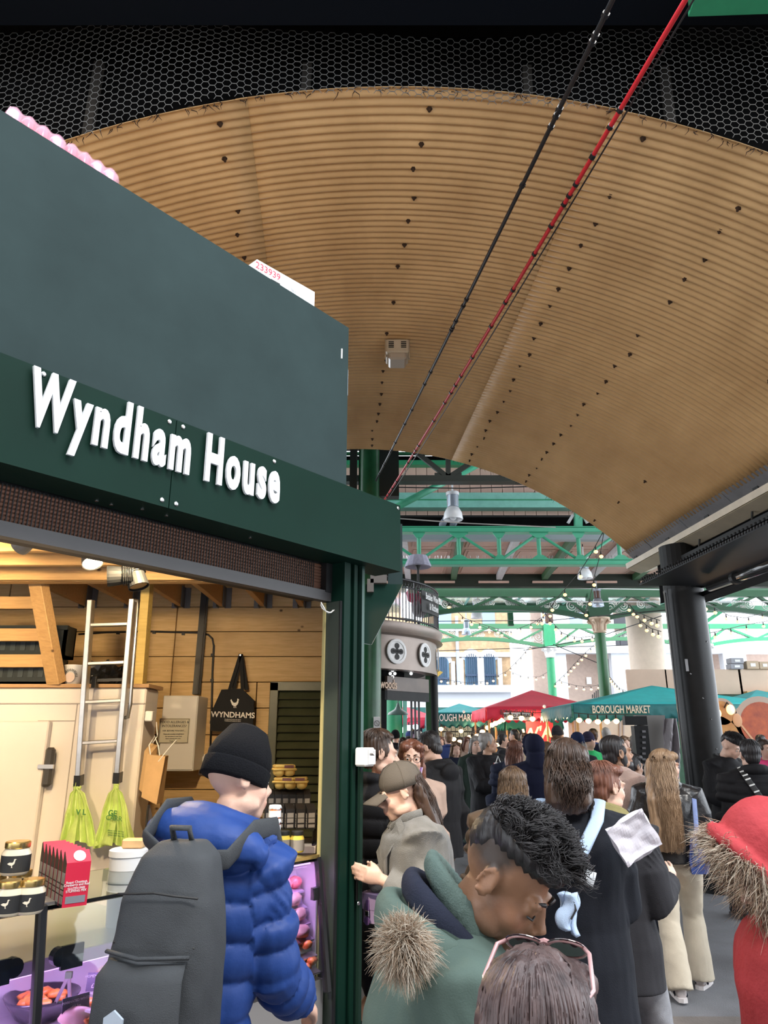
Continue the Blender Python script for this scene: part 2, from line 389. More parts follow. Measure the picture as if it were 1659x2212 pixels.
# black column
pc = at(1515, 1590, 9.5); COLX = pc.x
ct = thing('steel_column', 'massive glossy black round column right of the crowd', 'column', (pc.x, 9.5, 0))
mb = MB(); mb.lathe([(.27, 0), (.27, .04), (.25, .05), (.25, 3.55), (.255, 3.6)], (pc.x, 9.5, 0), 40); mb.build('shaft', mat('column_black', (.010, .011, .012), .38, spec=.3, var=.3, bump=.08, bscale=25), ct, auto=40)
mb = MB(); mb.lathe([(.25, 3.6), (.25, 4.2)], (pc.x, 9.5, 0), 24); mb.build('cap', M_black, ct)
mb = MB(); p = at(1483, 1437, 9.26); mb.box((p.x, 9.5 - .252, p.z), (.034, .006, .15)); mb.build('number_plate', mat('plate', (.35, .35, .36), .4), ct)
mb = MB(); mb.tube([(pc.x - .27, 9.38, 0.2), (pc.x - .27, 9.36, 3.6)], .008, 5); mb.tube([(pc.x - .30, 9.40, 0.2), (pc.x - .29, 9.38, 3.55)], .008, 5); mb.build('conduit', M_blackplastic, ct)
for i in range(5):
    mb = MB(); z = (2.9, 2.2, 1.95, 2.5, 1.6)[i]; t = R((-60, -95, -80, -120, -75)[i]); mb.ell((pc.x + .25 * math.cos(t), 9.5 + .25 * math.sin(t), z), (.012, .012, .012), n=6, m=4); mb.build('bolt', M_chrome, ct)
# bulkhead floodlight on the vault
fl_ = thing('bulkhead_light', 'small cream floodlight box with slotted back fixed to the vault crown', 'lamp', at(858, 770, 7.3))
P = at(858, 745, 7.35); z = vault(3.4, 0).z
mb = MB(); mb.box((P.x, P.y + .02, z - .14), (.26, .30, .17), bev=.015); mb.build('housing', M_gutter, fl_)
for sx in (-.07, .07):
    for k in range(4):
        mb = MB(); mb.box((P.x + sx, P.y - .135, z - .10 - k * .022), (.06, .008, .009)); mb.build('slot', M_black, fl_)
mb = MB(); mb.box((P.x, P.y + .0, z - .26), (.20, .24, .09), bev=.02); mb.build('lens', mat('dusty_lens', (.5, .42, .33), .15, spec=.7), fl_)
for sx in (-1, 1):
    mb = MB(); mb.bar((P.x + sx * .135, P.y, z + .02), (P.x + sx * .135, P.y - .02, z - .25), .012, .05, up=(0, 1, 0)); mb.build('bracket', M_gutter, fl_)
# catenary cables
def cable(nm, label, p0, p1, r, m, sag=.0, wraps=30):
    t = thing(nm, label, 'cable', p1); pts = []
    for i in range(25):
        q = p0.lerp(p1, i / 24); q.z -= sag * 4 * (i / 24) * (1 - i / 24); pts.append(q)
    mb = MB(); mb.tube(pts, r, 7); mb.build('cable', m, t, smooth=True)
    mb = MB(); d = (p1 - p0).normalized()
    for i in range(wraps):
        k = random.uniform(.02, .98); q = p0.lerp(p1, k); q.z -= sag * 4 * k * (1 - k)
        mb.tube([q - d * .012, q + d * .012], r * 1.5, 6); mb.tube([q, q + Vector((random.uniform(-.03, .03), random.uniform(-.02, .02), random.uniform(-.03, .02)))], .003, 3)
    mb.build('cable_tie', M_blackplastic, t, kind='stuff')
pA = at(1478, -4, 3.0); pB = at(828, 1084, 11.2)
cable('red_cable', 'red festoon cable stretched diagonally under the vault towards the green column', pA.lerp(pB, -.15), pB, .016, M_red, .05)
pA2 = pA.lerp(pB, -.15) + Vector((.03, 0, -.012)); cable('black_wire', 'thin black wire hanging just below the red festoon cable', pA2, pB + Vector((.02, 0, -.04)), .006, M_blackplastic, .08, 6)
pC = at(1322, -4, 3.0); pD = at(812, 1038, 11.2)
cable('black_cable', 'thick black cable running beside the red one under the vault', pC.lerp(pD, -.15), pD, .016, M_blackplastic, .04)
# ================================================================== the butcher's stall on the left
FR = math.atan2(.775, .632); F0 = Vector((-.2, 3.6, 0)); U = Vector((.632, .775, 0)); V = Vector((-.775, .632, 0))
def fw(u, v, z): return F0 + U * u + V * v + Vector((0, 0, z))
def wood(name, col, col2, sc=5, stretch=(1, 12, 12)):
    m = mat(name, col, .6, col2=col2, vscale=sc, stretch=stretch, bump=.12, bscale=14, var=.1)
    nt = m.node_tree; b = nt.nodes['Principled BSDF']; src = b.inputs['Base Color'].links[0].from_socket
    t = nt.nodes.new('ShaderNodeTexCoord'); mp = nt.nodes.new('ShaderNodeMapping'); mp.inputs['Scale'].default_value = (3.2, 4.5, 4.5); vo = nt.nodes.new('ShaderNodeTexVoronoi'); vo.inputs['Scale'].default_value = 1.3
    rp = nt.nodes.new('ShaderNodeMapRange'); rp.inputs['From Min'].default_value = .03; rp.inputs['From Max'].default_value = .085
    mx = nt.nodes.new('ShaderNodeMix'); mx.data_type = 'RGBA'; mx.inputs['A'].default_value = (.10, .045, .015, 1)
    nt.links.new(t.outputs['Object'], mp.inputs['Vector']); nt.links.new(mp.outputs['Vector'], vo.inputs['Vector']); nt.links.new(vo.outputs['Distance'], rp.inputs['Value']); nt.links.new(rp.outputs['Result'], mx.inputs['Factor']); nt.links.new(src, mx.inputs['B']); nt.links.new(mx.outputs['Result'], b.inputs['Base Color'])
    return m
M_plank = wood('pine_plank', (.74, .52, .26), (.60, .39, .17)); M_joist = wood('pine_joist', (.68, .42, .18), (.55, .32, .13))
M_cold = mat('coldroom_panel', (.82, .77, .74), .35, var=.03, vscale=2)
M_alu = mat('aluminium', (.68, .66, .63), .3, metal=.9, var=.1, vscale=20)
M_bronze = mat('bronze_mesh', (.30, .16, .11), .4, metal=.7)
M_lint = mat('lintel_grey', (.05, .048, .05), .5, var=.1)
M_paper = mat('white_paper', (.80, .80, .78), .6); M_ink = mat('black_ink', (.02, .02, .02), .6); M_whiteink = mat('white_print', (.85, .85, .85), .6)
M_gold = mat('gold_lid', (.72, .50, .18), .25, metal=.9)

st = thing('market_stall', "dark green butcher's stall front with raised white lettering on its fascia", 'stall', F0, FR)
def fbox(name, lo, hi, m, bev=0, par=None, **k):
    mb = MB(); mb.bb(lo, hi, bev); return mb.build(name, m, par or st, local=True, **k)
fbox('fascia_panel', (-3.9, 0, 2.96), (0, .04, 3.96), M_panelgreen)
fbox('roof_deck', (-3.9, .04, 3.72), (-.02, 2.6, 3.76), mat('ply_deck', (.3, .22, .14), .7))
fbox('edge_batten', (0, .03, 2.96), (.03, .10, 3.55), M_black); fbox('foam_block', (-.01, .03, 3.56), (.035, .10, 3.72), mat('grey_foam', (.36, .40, .45), .9))
fbox('staple', (-.06, -.006, 3.74), (-.054, 0, 3.80), M_white)
sgn = [fbox('sign_panel', (-3.9, -.08, 2.60), (-1.114, -.06, 2.975), M_darkgreen), fbox('sign_panel', (-1.110, -.08, 2.60), (.362, -.06, 2.975), M_darkgreen)]
fbox('sign_top', (-3.9, -.06, 2.955), (.362, .0, 2.972), M_darkgreen); fbox('sign_soffit', (-3.9, -.06, 2.60), (.362, .10, 2.612), M_darkgreen); fbox('sign_end', (.345, -.06, 2.612), (.362, .03, 2.955), M_darkgreen)
for i, (u, z) in enumerate([(-1.145, 2.955), (-1.08, 2.955), (-1.145, 2.625), (-1.08, 2.625), (-1.66, 2.955), (-.58, 2.955), (.34, 2.955), (-2.4, 2.955), (-2.4, 2.625)]):
    mb = MB(); mb.lathe([(.010, 0), (.010, .003), (.006, .006)], (u, -.08, z), 8, axis=(0, -1, 0)); mb.build('screw', M_chrome, st, local=True)
for u in (-1.17, -1.06, -1.34, -1.28, -.62):
    mb = MB(); mb.lathe([(.007, 0), (.007, .003)], (u, .01 if u > -1.2 else .05, 2.60), 8, axis=(0, 0, -1)); mb.build('screw', M_chrome, st, local=True)
# raised letters, one part each
me = text_mesh('Wyndham House', .215, .006, .0082, sx=1, space=1.24, res=4)
bm = bmesh.new(); bm.from_mesh(me); bm.verts.ensure_lookup_table(); xs = [v.co.x for v in bm.verts]; x0, x1 = min(xs), max(xs)
isl = []; seen = set()
for v in bm.verts:
    if v in seen: continue
    stack = [v]; comp = []; seen.add(v)
    while stack:
        a = stack.pop(); comp.append(a)
        for e in a.link_edges:
            b = e.other_vert(a)
            if b not in seen: seen.add(b); stack.append(b)
    isl.append(comp)
cap_lo = min(v.co.y for v in isl[0]); cap_hi = max(v.co.y for c in isl for v in c)
H_ = max(isl, key=lambda c: max(v.co.y for v in c)); base = sorted(min(v.co.y for v in c) for c in isl)[len(isl) // 2]; top = max(v.co.y for v in isl[0])
M_letter = mat('letter_white', (.80, .82, .84), .4)
for comp in isl:
    idx = {v: i for i, v in enumerate(comp)}; mb = MB()
    vs = []
    for v in comp:
        u = -1.706 + (v.co.x - x0) / (x1 - x0) * 1.148; z = 2.748 + (v.co.y - base) / (top - base) * .152
        vs.append((u, -.098 - v.co.z, z))
    fs = [[idx[v] for v in f.verts] for f in bm.faces if f.verts[0] in idx]
    mb.add(vs, fs); o = mb.build('letter', M_letter, st, local=True)
    mb = MB(); u = sum(a[0] for a in vs) / len(vs); z = sum(a[2] for a in vs) / len(vs)
bm.free()
# roller shutter box with perforated slats, lintel
for k in range(9):
    mb = MB(); z = 2.465 + k * .0155; mb.tube([(-3.9, .13, z), (-.045, .13, z)], .0085, 6); mb.build('shutter_slat', M_bronze, st, local=True)
mb = MB()
for i in range(190):
    u = -2.9 + i * .0148; mb.bb((u, .120, 2.46), (u + .004, .123, 2.60))
mb.build('shutter_perforation', M_black, st, local=True, kind='stuff')
fbox('shutter_housing', (-3.9, .14, 2.46), (.14, .40, 2.95), M_black)
fbox('lintel', (-3.9, .09, 2.405), (-.0, .135, 2.458), M_lint)
fbox('lintel_end', (-.045, .085, 2.45), (.0, .14, 2.60), M_black)
# corner post with channels
fbox('post', (.0, .02, 0), (.14, .13, 2.60), M_darkgreen); fbox('post_rib', (.0, .0, 0), (.045, .02, 2.60), M_darkgreen); fbox('post_rib', (.075, .0, 0), (.10, .02, 2.60), M_darkgreen); fbox('post_rib', (.125, -.01, 0), (.145, .02, 2.60), mat('satin_green', (.02, .05, .04), .2, metal=.4))
fbox('jamb', (-.012, .02, 0), (.0, .112, 2.40), mat('jamb_green', (.030, .042, .034), .5, var=.15)); fbox('shutter_guide', (-.014, .012, 0), (.0, .02, 2.40), M_black)
fbox('seal_strip', (-.02, .112, 0), (.0, .128, 2.40), mat('brass_strip', (.42, .36, .16), .45))
for z in (1.02, 1.14): 
    mb = MB(); mb.ell((.118, -.012, z), (.009, .005, .009), n=8, m=5); mb.build('bolt', M_chrome, st, local=True)
fbox('latch_slot', (.112, -.003, 1.03), (.124, .0, 1.13), M_black)
mb = MB(); mb.tube([(-.03 + .05 * math.cos(t * .35) - .02, .06 + .008 * math.sin(t), 2.385 - .045 * abs(math.sin(t * .35))) for t in range(19)], .003, 5); mb.build('cable_loop', M_paper, st, local=True)
ks = thing('key_switch', 'small white key switch box fixed to the green corner post', 'switch', fw(.11, -.05, 1.62), FR)
mb = MB(); mb.box((0, 0, .035), (.075, .07, .085), bev=.008); mb.build('casing', M_white, ks, local=True)
mb = MB(); mb.box((.008, -.037, .035), (.05, .004, .065)); mb.build('face_plate', M_alu, ks, local=True)
mb = MB(); mb.lathe([(.009, 0), (.009, .012), (.006, .014)], (.008, -.038, .05), 10, axis=(0, -1, 0)); mb.build('key_barrel', M_chrome, ks, local=True)
# hanging green flap to the right of the sign
hp = thing('folded_shutter_flap', 'glossy dark green folded flap hanging with a pointed lower end beside the stall sign', 'panel', at(840, 1260, 4.35))
A = lambda x, y: at(x, y, 4.35)
for nm, poly, m, d in (('flap_board', [(842, 1128), (869, 1132), (870, 1262), (838, 1262)], M_panelgreen, .05), ('flap_tail', [(790, 1262), (870, 1262), (803, 1392), (786, 1390)], mat('gloss_green', (.012, .035, .028), .12, spec=.8), .02)):
    pts = [A(*p) for p in poly]; mb = MB(); mb.prism([(p.x, p.z) for p in pts], (0, 4.35, 0), (1, 0, 0), (0, 0, 1), -d); mb.build(nm, m, hp)
mb = MB(); p = A(818, 1252); mb.box(p, (.10, .05, .05)); mb.box(p + Vector((-.05, 0, -.04)), (.04, .05, .08)); mb.build('hinge_bracket', mat('dusty_bracket', (.10, .09, .085), .6), hp)

# ------------------------------------------------------------------ things on the stall roof
M_film = mat('shrink_film', (.95, .55, .72), .12, alpha=.32, spec=.8); M_can = mat('pink_can', (.85, .30, .42), .25, metal=.5); M_canred = mat('red_can', (.62, .02, .05), .25, metal=.4)
for k, (ua, lab) in enumerate([(-1.76, 'left pack of pink drink cans in shrink film on the stall roof'), (-1.525, 'right pack of pink drink cans in shrink film on the stall roof, nearer the vault')]):
    pk = thing('can_pack', lab, 'cans', fw(ua, .10, 3.945), FR, 'packs of cans on the stall roof')
    for i in range(4):
        for j in range(2):
            mb = MB(); mb.lathe([(.022, 0), (.028, .008), (.028, .098), (.022, .110), (.020, .108)], (-.086 + i * .0575, j * .058, .02), 14); mb.build('can', M_canred if (i + k) % 4 in (1, 2) else M_can, pk, local=True, smooth=True)
    mb = MB(); nseg = 40; rings = []
    for i in range(nseg + 1):
        x = -.117 + .235 * i / nseg; h = .137 + .007 * math.cos(2 * math.pi * (x + .086) / .0575) - (.02 if i in (0, nseg) else 0)
        rings.append([(x, -.030, .0), (x, -.032, h - .02), (x, -.02, h), (x, .075, h), (x, .09, h - .02), (x, .09, .0)])
    mb.loft(rings); mb.build('film', M_film, pk, local=True, smooth=True)
    mb = MB(); mb.bb((-.115, -.03, -.16), (.115, .09, .0)); mb.build('tray', mat('card', (.5, .36, .22), .8), pk, local=True)
bx = thing('fruit_carton', 'white printed carton with red digits standing on the stall roof', 'carton', fw(-.40, .12, 3.83), FR - R(4))
mb = MB(); mb.box((0, .10, .11), (.40, .26, .36)); mb.build('box', mat('carton_white', (.80, .82, .86), .5), bx, local=True)
text('number', '233939', (-.125, -.0305, .255), (1, 0, 0), (0, 0, 1), mat('red_print', (.7, .05, .09), .6), .055, bx, True)
mb = MB(); mb.box((-.075, -.031, .19), (.06, .002, .06)); mb.build('badge', M_ink, bx, local=True)
for k in range(3):
    mb = MB(); mb.box((-.075 + .004 * k, -.033, .205 - k * .013), (.04 - .006 * (k == 1), .002, .006)); mb.build('badge_line', M_whiteink, bx, local=True)
for dx, h in ((.05, .09), (.10, .06)):
    mb = MB(); mb.bb((dx - .003, -.033, .14), (dx + .003, -.031, .14 + h))
    for k in range(3):
        for s in (-1, 1): mb.ell((dx + s * .011, -.032, .15 + h * (.3 + k * .28)), (.005, .001, .012), (0, s * .5, 0), 6, 4)
    mb.build('plant_print', mat('grey_print', (.45, .47, .5), .6), bx, local=True)
mb = MB()
for k in range(12): mb.bar((-.17 + k * .03, -.032, .085), (-.155 + k * .03, -.032, .11), .002, .006, up=(0, 1, 0)); mb.bar((-.155 + k * .03, -.032, .11), (-.14 + k * .03, -.032, .085), .002, .006, up=(0, 1, 0))
mb.bb((-.19, -.033, .06), (.19, -.031, .082)); mb.build('zigzag_print', MATS['red_print'], bx, local=True)

# ------------------------------------------------------------------ interior shell
wb = bpy.data.objects.new('wall_back', None); COL.objects.link(wb); wb['kind'] = 'structure'; wb.location = (-2.4, 6.3, 1.6)
mb = MB(); mb.bb((-5, 6.34, 0), (-.25, 6.4, 3.4)); mb.build('backing', M_void, wb)
for k in range(13):
    zt = 3.044 - .214 * k
    xs = [-4.9, -3.3 - .2 * (k % 3), -1.81 if k != 6 else -1.86, -.27]
    if zt < 2.3: xs = [-4.9, -3.1, -1.81, -1.08, -.27]
    for a, b in zip(xs[:-1], xs[1:]):
        d = random.uniform(0, .008); mb = MB(); mb.bb((a + .004, 6.30 - d, zt - .210), (b - .004, 6.34, zt - .002), bev=.003)
        o = mb.build('plank', M_plank, wb)
def world_wall(name, a, b, z0, z1, t, m):
    mb = MB(); mb.bar((a[0], a[1], (z0 + z1) / 2), (b[0], b[1], (z0 + z1) / 2), t, z1 - z0); o = mb.build(name, m); o['kind'] = 'structure'; return o
world_wall('wall_right', (-.305, 3.78), (-.515, 6.4), 0, 3.3, .03, mat('ply_wall', (.45, .33, .2), .7))
world_wall('wall_left_blocker', (-4.9, 1.0), (-4.9, 6.4), 0, 6.5, .06, M_void)  # dark wall added out of view against sky light leaking from the left
world_wall('wall_rear', (-9.5, 6.6), (-.4, 6.6), 0, 5.0, .06, M_void)
cs = bpy.data.objects.new('ceiling_stall', None); COL.objects.link(cs); cs['kind'] = 'structure'; cs.location = (-2, 4.6, 3)
mb = MB(); P0 = fw(-3.9, .2, 3.06); P1 = fw(.0, .2, 3.06); mb.prism([(P0.x, P0.y), (P1.x, P1.y), (-.27, 6.34), (-4.85, 6.34), (-4.85, 2)], (0, 0, 3.04), (1, 0, 0), (0, 1, 0), .05); mb.build('ceiling_board', M_joist, cs)
for y, z0 in ((2.75, 2.72), (3.2, 2.72), (3.62, 2.74), (3.93, 2.74), (4.23, 2.73), (4.52, 2.70)):
    xr = F0.x + U.x * ((y - F0.y - .3) / U.y) - .35 if y < 4 else -.75
    xr = min(xr, -.5); mb = MB(); mb.bb((-4.8, y, z0), (xr, y + .048, 3.04), bev=.003); mb.build('joist', M_joist, cs)
mb = MB(); mb.bb((-4.8, 4.58, 2.70), (-.28, 4.65, 3.04)); mb.build('trimmer', M_joist, cs)
for x in (-2.6, -2.2, -1.78, -1.42, -1.06, -.72, -.42):
    mb = MB(); mb.bb((x - .024, 4.65, 2.835), (x + .024, 6.28, 3.04), bev=.003); mb.build('joist', M_joist, cs)
    for s in (-1, 1):
        mb = MB(); mb.bb((x + s * .03 - .003, 6.18, 2.82), (x + s * .03 + .003, 6.295, 3.0)); mb.bb((x + s * .055 - .025, 6.285, 2.82), (x + s * .055 + .025, 6.292, 3.0)); mb.build('joist_hanger', M_grey, cs)

# ------------------------------------------------------------------ cold room
cr_ = thing('cold_room', 'white panelled walk-in cold room with a hinged door against the back wall', 'cold room', (-2.9, 5.6, 0))
mb = MB(); mb.bb((-4.4, 5.0, 0), (-1.6, 5.28, 2.06), bev=.01); mb.build('body', M_cold, cr_)
mb = MB(); mb.bb((-4.42, 4.98, 2.062), (-1.58, 5.31, 2.085)); mb.build('top_board', mat('chipboard', (.5, .3, .15), .7), cr_)
mb = MB(); mb.bb((-4.4, 4.992, 1.955), (-1.6, 5.0, 1.962)); mb.bb((-2.055, 4.994, 0), (-2.05, 5.0, 1.96)); mb.bb((-2.3, 4.994, 1.845), (-2.055, 5.0, 1.85)); mb.build('panel_joint', mat('joint_grey', (.45, .40, .38), .6), cr_)
dr = MB(); dr.bb((-4.0, 4.94, .1), (-2.20, 4.995, 1.845), bev=.008); door = dr.build('door', M_cold, cr_)
mb = MB(); mb.bb((-2.20, 4.93, 1.44), (-2.14, 4.975, 1.68), bev=.015); mb.build('door_handle', mat('handle_grey', (.06, .055, .05), .35), door); mb = MB(); mb.bb((-2.23, 4.925, 1.55), (-2.13, 4.945, 1.575)); mb.build('handle_bar', M_alu, door)
# mezzanine clutter
sl_ = thing('slanted_timber_prop', 'broad slanted pine prop rising from the cold room roof to the joists', 'timber', at(118, 1474, 4.95))
a, b = at(122, 1476, 5.0), at(80, 1244, 4.75); mb = MB(); mb.bar(a, b, .105, .075, up=(.35, 1, 0), bev=.004); mb.build('prop', M_joist, sl_)
vp = thing('upright_batten', 'yellowish upright batten standing on the cold room behind the ladder', 'timber', at(303, 1475, 5.2))
mb = MB(); mb.bar(at(303, 1476, 5.2), at(320, 1250, 5.1), .06, .09, up=(0, 1, 0)); mb.build('batten', wood('yellow_pine', (.68, .5, .16), (.55, .38, .1)), vp)
for k, (y, Y) in enumerate(((1303, 5.02), (1372, 5.04), (1428, 5.06))):
    t = thing('ledger_board', ('topmost', 'middle', 'lowest')[k] + ' of the three pine rails left of the slanted prop', 'timber', at(40, y, Y)); a = at(-60, y, Y); b = at(92 + k * 12, y, Y); mb = MB(); mb.bar(a, b, .05, .085); mb.build('board', M_joist, t)
def crate(label, lo, hi):
    t = thing('plastic_crate', label, 'crate', (lo[0], lo[1], lo[2]), group='crates on the cold room'); m = mat('crate_black', (.02, .028, .03), .5)
    mb = MB(); x0, y0, z0 = lo; x1, y1, z1 = hi
    mb.bb((x0, y0, z0), (x1, y1, z0 + .02)); mb.bb((x0, y0, z0), (x1, y0 + .02, z1)); mb.bb((x0, y1 - .02, z0), (x1, y1, z1)); mb.bb((x0, y0, z0), (x0 + .02, y1, z1)); mb.bb((x1 - .02, y0, z0), (x1, y1, z1)); mb.bb((x0 - .01, y0 - .012, z1 - .03), (x1 + .01, y0 + .02, z1)); mb.build('shell', m, t)
    n = int((x1 - x0) / .07)
    for i in range(n):
        mb = MB(); mb.bb((x0 + .03 + i * .07, y0 - .006, z0 + .05), (x0 + .065 + i * .07, y0 + .004, z1 - .06)); mb.build('rib', mat('crate_slot', (.045, .06, .065), .5), t)
crate('lower black plastic crate lying on the cold room roof at the left edge', (-3.2, 5.12, 2.09), (-2.28, 5.30, 2.27)); crate('upper dark teal crate stacked on the other behind the pine rails', (-3.15, 5.14, 2.275), (-2.25, 5.31, 2.50))
tb = thing('printed_tub', 'white tapered tub with a round hedgehog face print on the cold room roof', 'tub', at(158, 1477, 5.06)); p = at_z(158, 1478, 2.09)
p = Vector((p.x, 5.08, 2.087)); mb = MB(); mb.lathe([(.052, 0), (.07, .125), (.072, .13), (.066, .13)], p, 22); mb.build('tub', M_white, tb, smooth=True)
mb = MB(); mb.lathe([(.034, 0), (.034, .003)], p + Vector((0, -.064, .045)), 16, axis=(0, -1, 0)); mb.build('face_print', mat('print_pink', (.62, .5, .45), .6), tb)
for k in range(15):
    t = math.pi * (k / 14); c = p + Vector((math.cos(t) * .036, -.068, .05 + math.sin(t) * .036)); mb = MB(); mb.bar(c, c + Vector((math.cos(t) * .016, 0, math.sin(t) * .016)), .003, .004, up=(0, 1, 0)); mb.build('spine_print', M_ink, tb)
bb_ = thing('black_sack', 'crumpled black plastic sack lying on the cold room behind the ladder', 'sack', (-1.98, 5.25, 2.085)); mb = MB()
def sackfn(u, v):
    t = 2 * math.pi * u; f = math.pi * .5 * v; d = Vector((math.cos(t) * math.cos(f), math.sin(t) * math.cos(f), math.sin(f)))
    r = 1 + .45 * noise.noise(d * 3.1) + .2 * noise.noise(d * 9); return Vector((-2.0 + d.x * .18 * r, 5.3 + d.y * .15 * r, 2.086 + max(0, d.z) * .15 * r))
mb.grid(sackfn, 40, 14); mb.build('sack', mat('black_poly', (.012, .012, .012), .3), bb_)
# ladder hung on the cold room front
ld = thing('loft_ladder', 'aluminium ladder hung upright on the front of the cold room', 'ladder', at(212, 1680, 4.9))
LT, LB, RT, RB = at(197, 1296, 4.80), at(170, 1690, 4.90), at(287, 1294, 4.80), at(254, 1684, 4.90)
for a, b in ((LT, LB), (RT, RB)):
    mb = MB(); mb.bar(a, b, .034, .06, up=(0, 1, 0), bev=.004); rl = mb.build('rail', M_alu, ld)
    mb = MB(); d = (b - a).normalized(); mb.bar(b - d * .045, b + d * .02, .04, .066, up=(0, 1, 0)); mb.build('rubber_foot', M_blackplastic, rl)
for y in (1352, 1437, 1520, 1606):
    k = (y - 1295) / 392; a = LT.lerp(LB, k); b = RT.lerp(RB, k); mb = MB(); mb.bar(a, b, .05, .022, bev=.004); mb.build('rung', M_alu, ld)
mb = MB(); mb.tube([RT + Vector((.02, -.01, -.01)), RT + Vector((.05, -.03, -.02)), RT + Vector((.045, -.04, -.06)), RT.lerp(RB, .62) + Vector((.055, -.04, .03)), RT.lerp(RB, .66) + Vector((.045, -.035, -.01)), RT.lerp(RB, .66) + Vector((.02, -.01, -.01))], .012, 8); mb.build('handrail', M_alu, ld, smooth=True)
mb = MB(); mb.bar(at(200, 1470, 4.95), at(268, 1468, 4.95), .012, .02); mb.box(at(205, 1474, 4.95), (.03, .04, .07)); mb.build('hook_bar', M_blackplastic, ld)

# ------------------------------------------------------------------ wall fittings
db = thing('consumer_unit', 'white wall cabinet carrying the food allergy notice', 'cabinet', (-1.63, 6.0, 1.49))
mb = MB(); mb.bb((-1.765, 5.96, 1.49), (-1.485, 6.29, 2.06), bev=.006); mb.build('casing', M_white, db); mb = MB(); mb.bb((-1.76, 5.952, 1.50), (-1.49, 5.962, 2.05), bev=.003); mb.build('cover', mat('cabinet_white', (.82, .80, .79), .4), db)
ns = thing('allergy_notice', 'cream allergy notice with a black border taped to the white cabinet', 'notice', (-1.65, 5.85, 1.7))
mb = MB(); mb.bb((-1.775, 5.946, 1.695), (-1.535, 5.950, 1.885)); mb.build('sheet', mat('notice_paper', (.66, .62, .50), .6), ns)
for a, b in (((-1.77, 5.944, 1.878), (-1.54, 5.946, 1.881)), ((-1.77, 5.944, 1.699), (-1.54, 5.946, 1.702)), ((-1.77, 5.944, 1.70), (-1.767, 5.946, 1.88)), ((-1.543, 5.944, 1.70), (-1.54, 5.946, 1.88))):
    mb = MB(); mb.bb(a, b); mb.build('border', M_ink, ns)
for t, z, s in (('FOOD ALLERGIES &', 1.855, .026), ('INTOLERANCES?', 1.826, .026), ('ASK BEFORE YOU EAT...', 1.79, .017), ('Please ask a member of staff about', 1.765, .0115), ('the ingredients in your food', 1.748, .0115), ('before placing your order', 1.732, .0115), ('Thank You', 1.712, .014)):
    text('lettering', t, (-1.655, 5.944, z), (1, 0, 0), (0, 0, 1), M_ink, s, ns)
lv = thing('louvre_door', 'dark green louvred door set in the plank back wall', 'door', (-.72, 6.2, 0)); M_lv = mat('louvre_green', (.075, .085, .05), .35, var=.2)
for lo, hi in (((-.95, 6.18, 0), (-.88, 6.29, 2.18)), ((-.44, 6.18, 0), (-.37, 6.29, 2.18)), ((-.95, 6.18, 2.11), (-.37, 6.29, 2.185))):
    mb = MB(); mb.bb(lo, hi, .004); mb.build('frame_member', M_lv, lv)
for k in range(31):
    z = 2.08 - k * .066; mb = MB(); mb.box((-.66, 6.23, z), (.44, .012, .085), (R(-38), 0, 0)); mb.build('slat', M_lv, lv)
mb = MB(); mb.bb((-.9, 6.285, 0), (-.4, 6.298, 2.15)); mb.build('backing', M_void, lv)
tr = thing('cable_tray', 'black vertical cable tray running down the plank wall', 'cable tray', (-1.58, 6.25, 2.1)); a, b = at(443, 1280, 6.25), at(424, 1500, 6.25); mb = MB(); mb.bar(a, b, .05, .075, up=(0, 1, 0)); mb.build('tray', M_blackplastic, tr); mb = MB(); mb.bar(a + Vector((.035, -.03, 0)), b + Vector((.035, -.03, 0)), .012, .012); mb.build('flex', M_blackplastic, tr)
cb = thing('wall_cable', 'black clipped cable bending down the plank wall beside the tote bag', 'cable', (-1.4, 6.28, 2)); mb = MB()
pts = [at(x, y, 6.285) for x, y in ((170, 1370), (230, 1366), (320, 1364), (430, 1367), (450, 1371), (459, 1380), (462, 1395), (459, 1450), (457, 1540), (454, 1630))]; mb.tube(pts, .009, 6); mb.build('cable', M_blackplastic, cb, smooth=True)
for x, y in ((255, 1367), (333, 1366), (396, 1369), (459, 1415), (458, 1470), (457, 1560)):
    mb = MB(); mb.box(at(x, y, 6.285), (.025, .02, .025)); mb.build('clip', M_blackplastic, cb)
for k, (px, py) in enumerate(((447, 1640), (447, 1664))):
    so_ = thing('wall_socket', ('upper', 'lower')[k] + ' white mains socket behind the beanie', 'socket', at(px, py, 6.28), group='sockets'); p = at(px, py, 6.285); mb = MB(); mb.box(p, (.13, .03, .075), bev=.006); mb.build('plate', M_paper, so_); mb = MB(); mb.box(p + Vector((-.03, -.03, 0)), (.04, .04, .045), bev=.006); mb.build('plug', M_paper if k == 0 else M_ink, so_)
V_ = lambda *a: Vector(a)
tt = thing('tote_bag', 'black cotton tote with a white hen emblem hung on the plank wall', 'bag', at(505, 1580, 6.24)); M_tote = mat('black_cotton', (.012, .013, .017), .85)
A = lambda x, y: at(x, y, 6.2); hk = A(520, 1413)
mb = MB(); ring0 = []
outline = [(480, 1490), (523, 1488), (550, 1514), (547, 1578), (500, 1581), (455, 1579), (462, 1530)]
pts = [A(*p) for p in outline]; mb.prism([(p.x, p.z) for p in pts], (0, 6.22, 0), (1, 0, 0), (0, 0, 1), .05); mb.build('body', M_tote, tt)
for x in (496, 524):
    e = A(x, 1490); mb = MB(); mb.bar(hk, e, .004, .03, up=(1, 0, 0)); mb.bar(hk + Vector((0, .02, 0)), e + Vector((.03, .02, 0)), .004, .03, up=(1, 0, 0)); mb.build('handle', M_tote, tt)
mb = MB(); mb.tube([hk + V_(0, -.02, -.01), hk + V_(0, .10, 0)], .008, 6); mb.build('peg', M_chrome, tt)
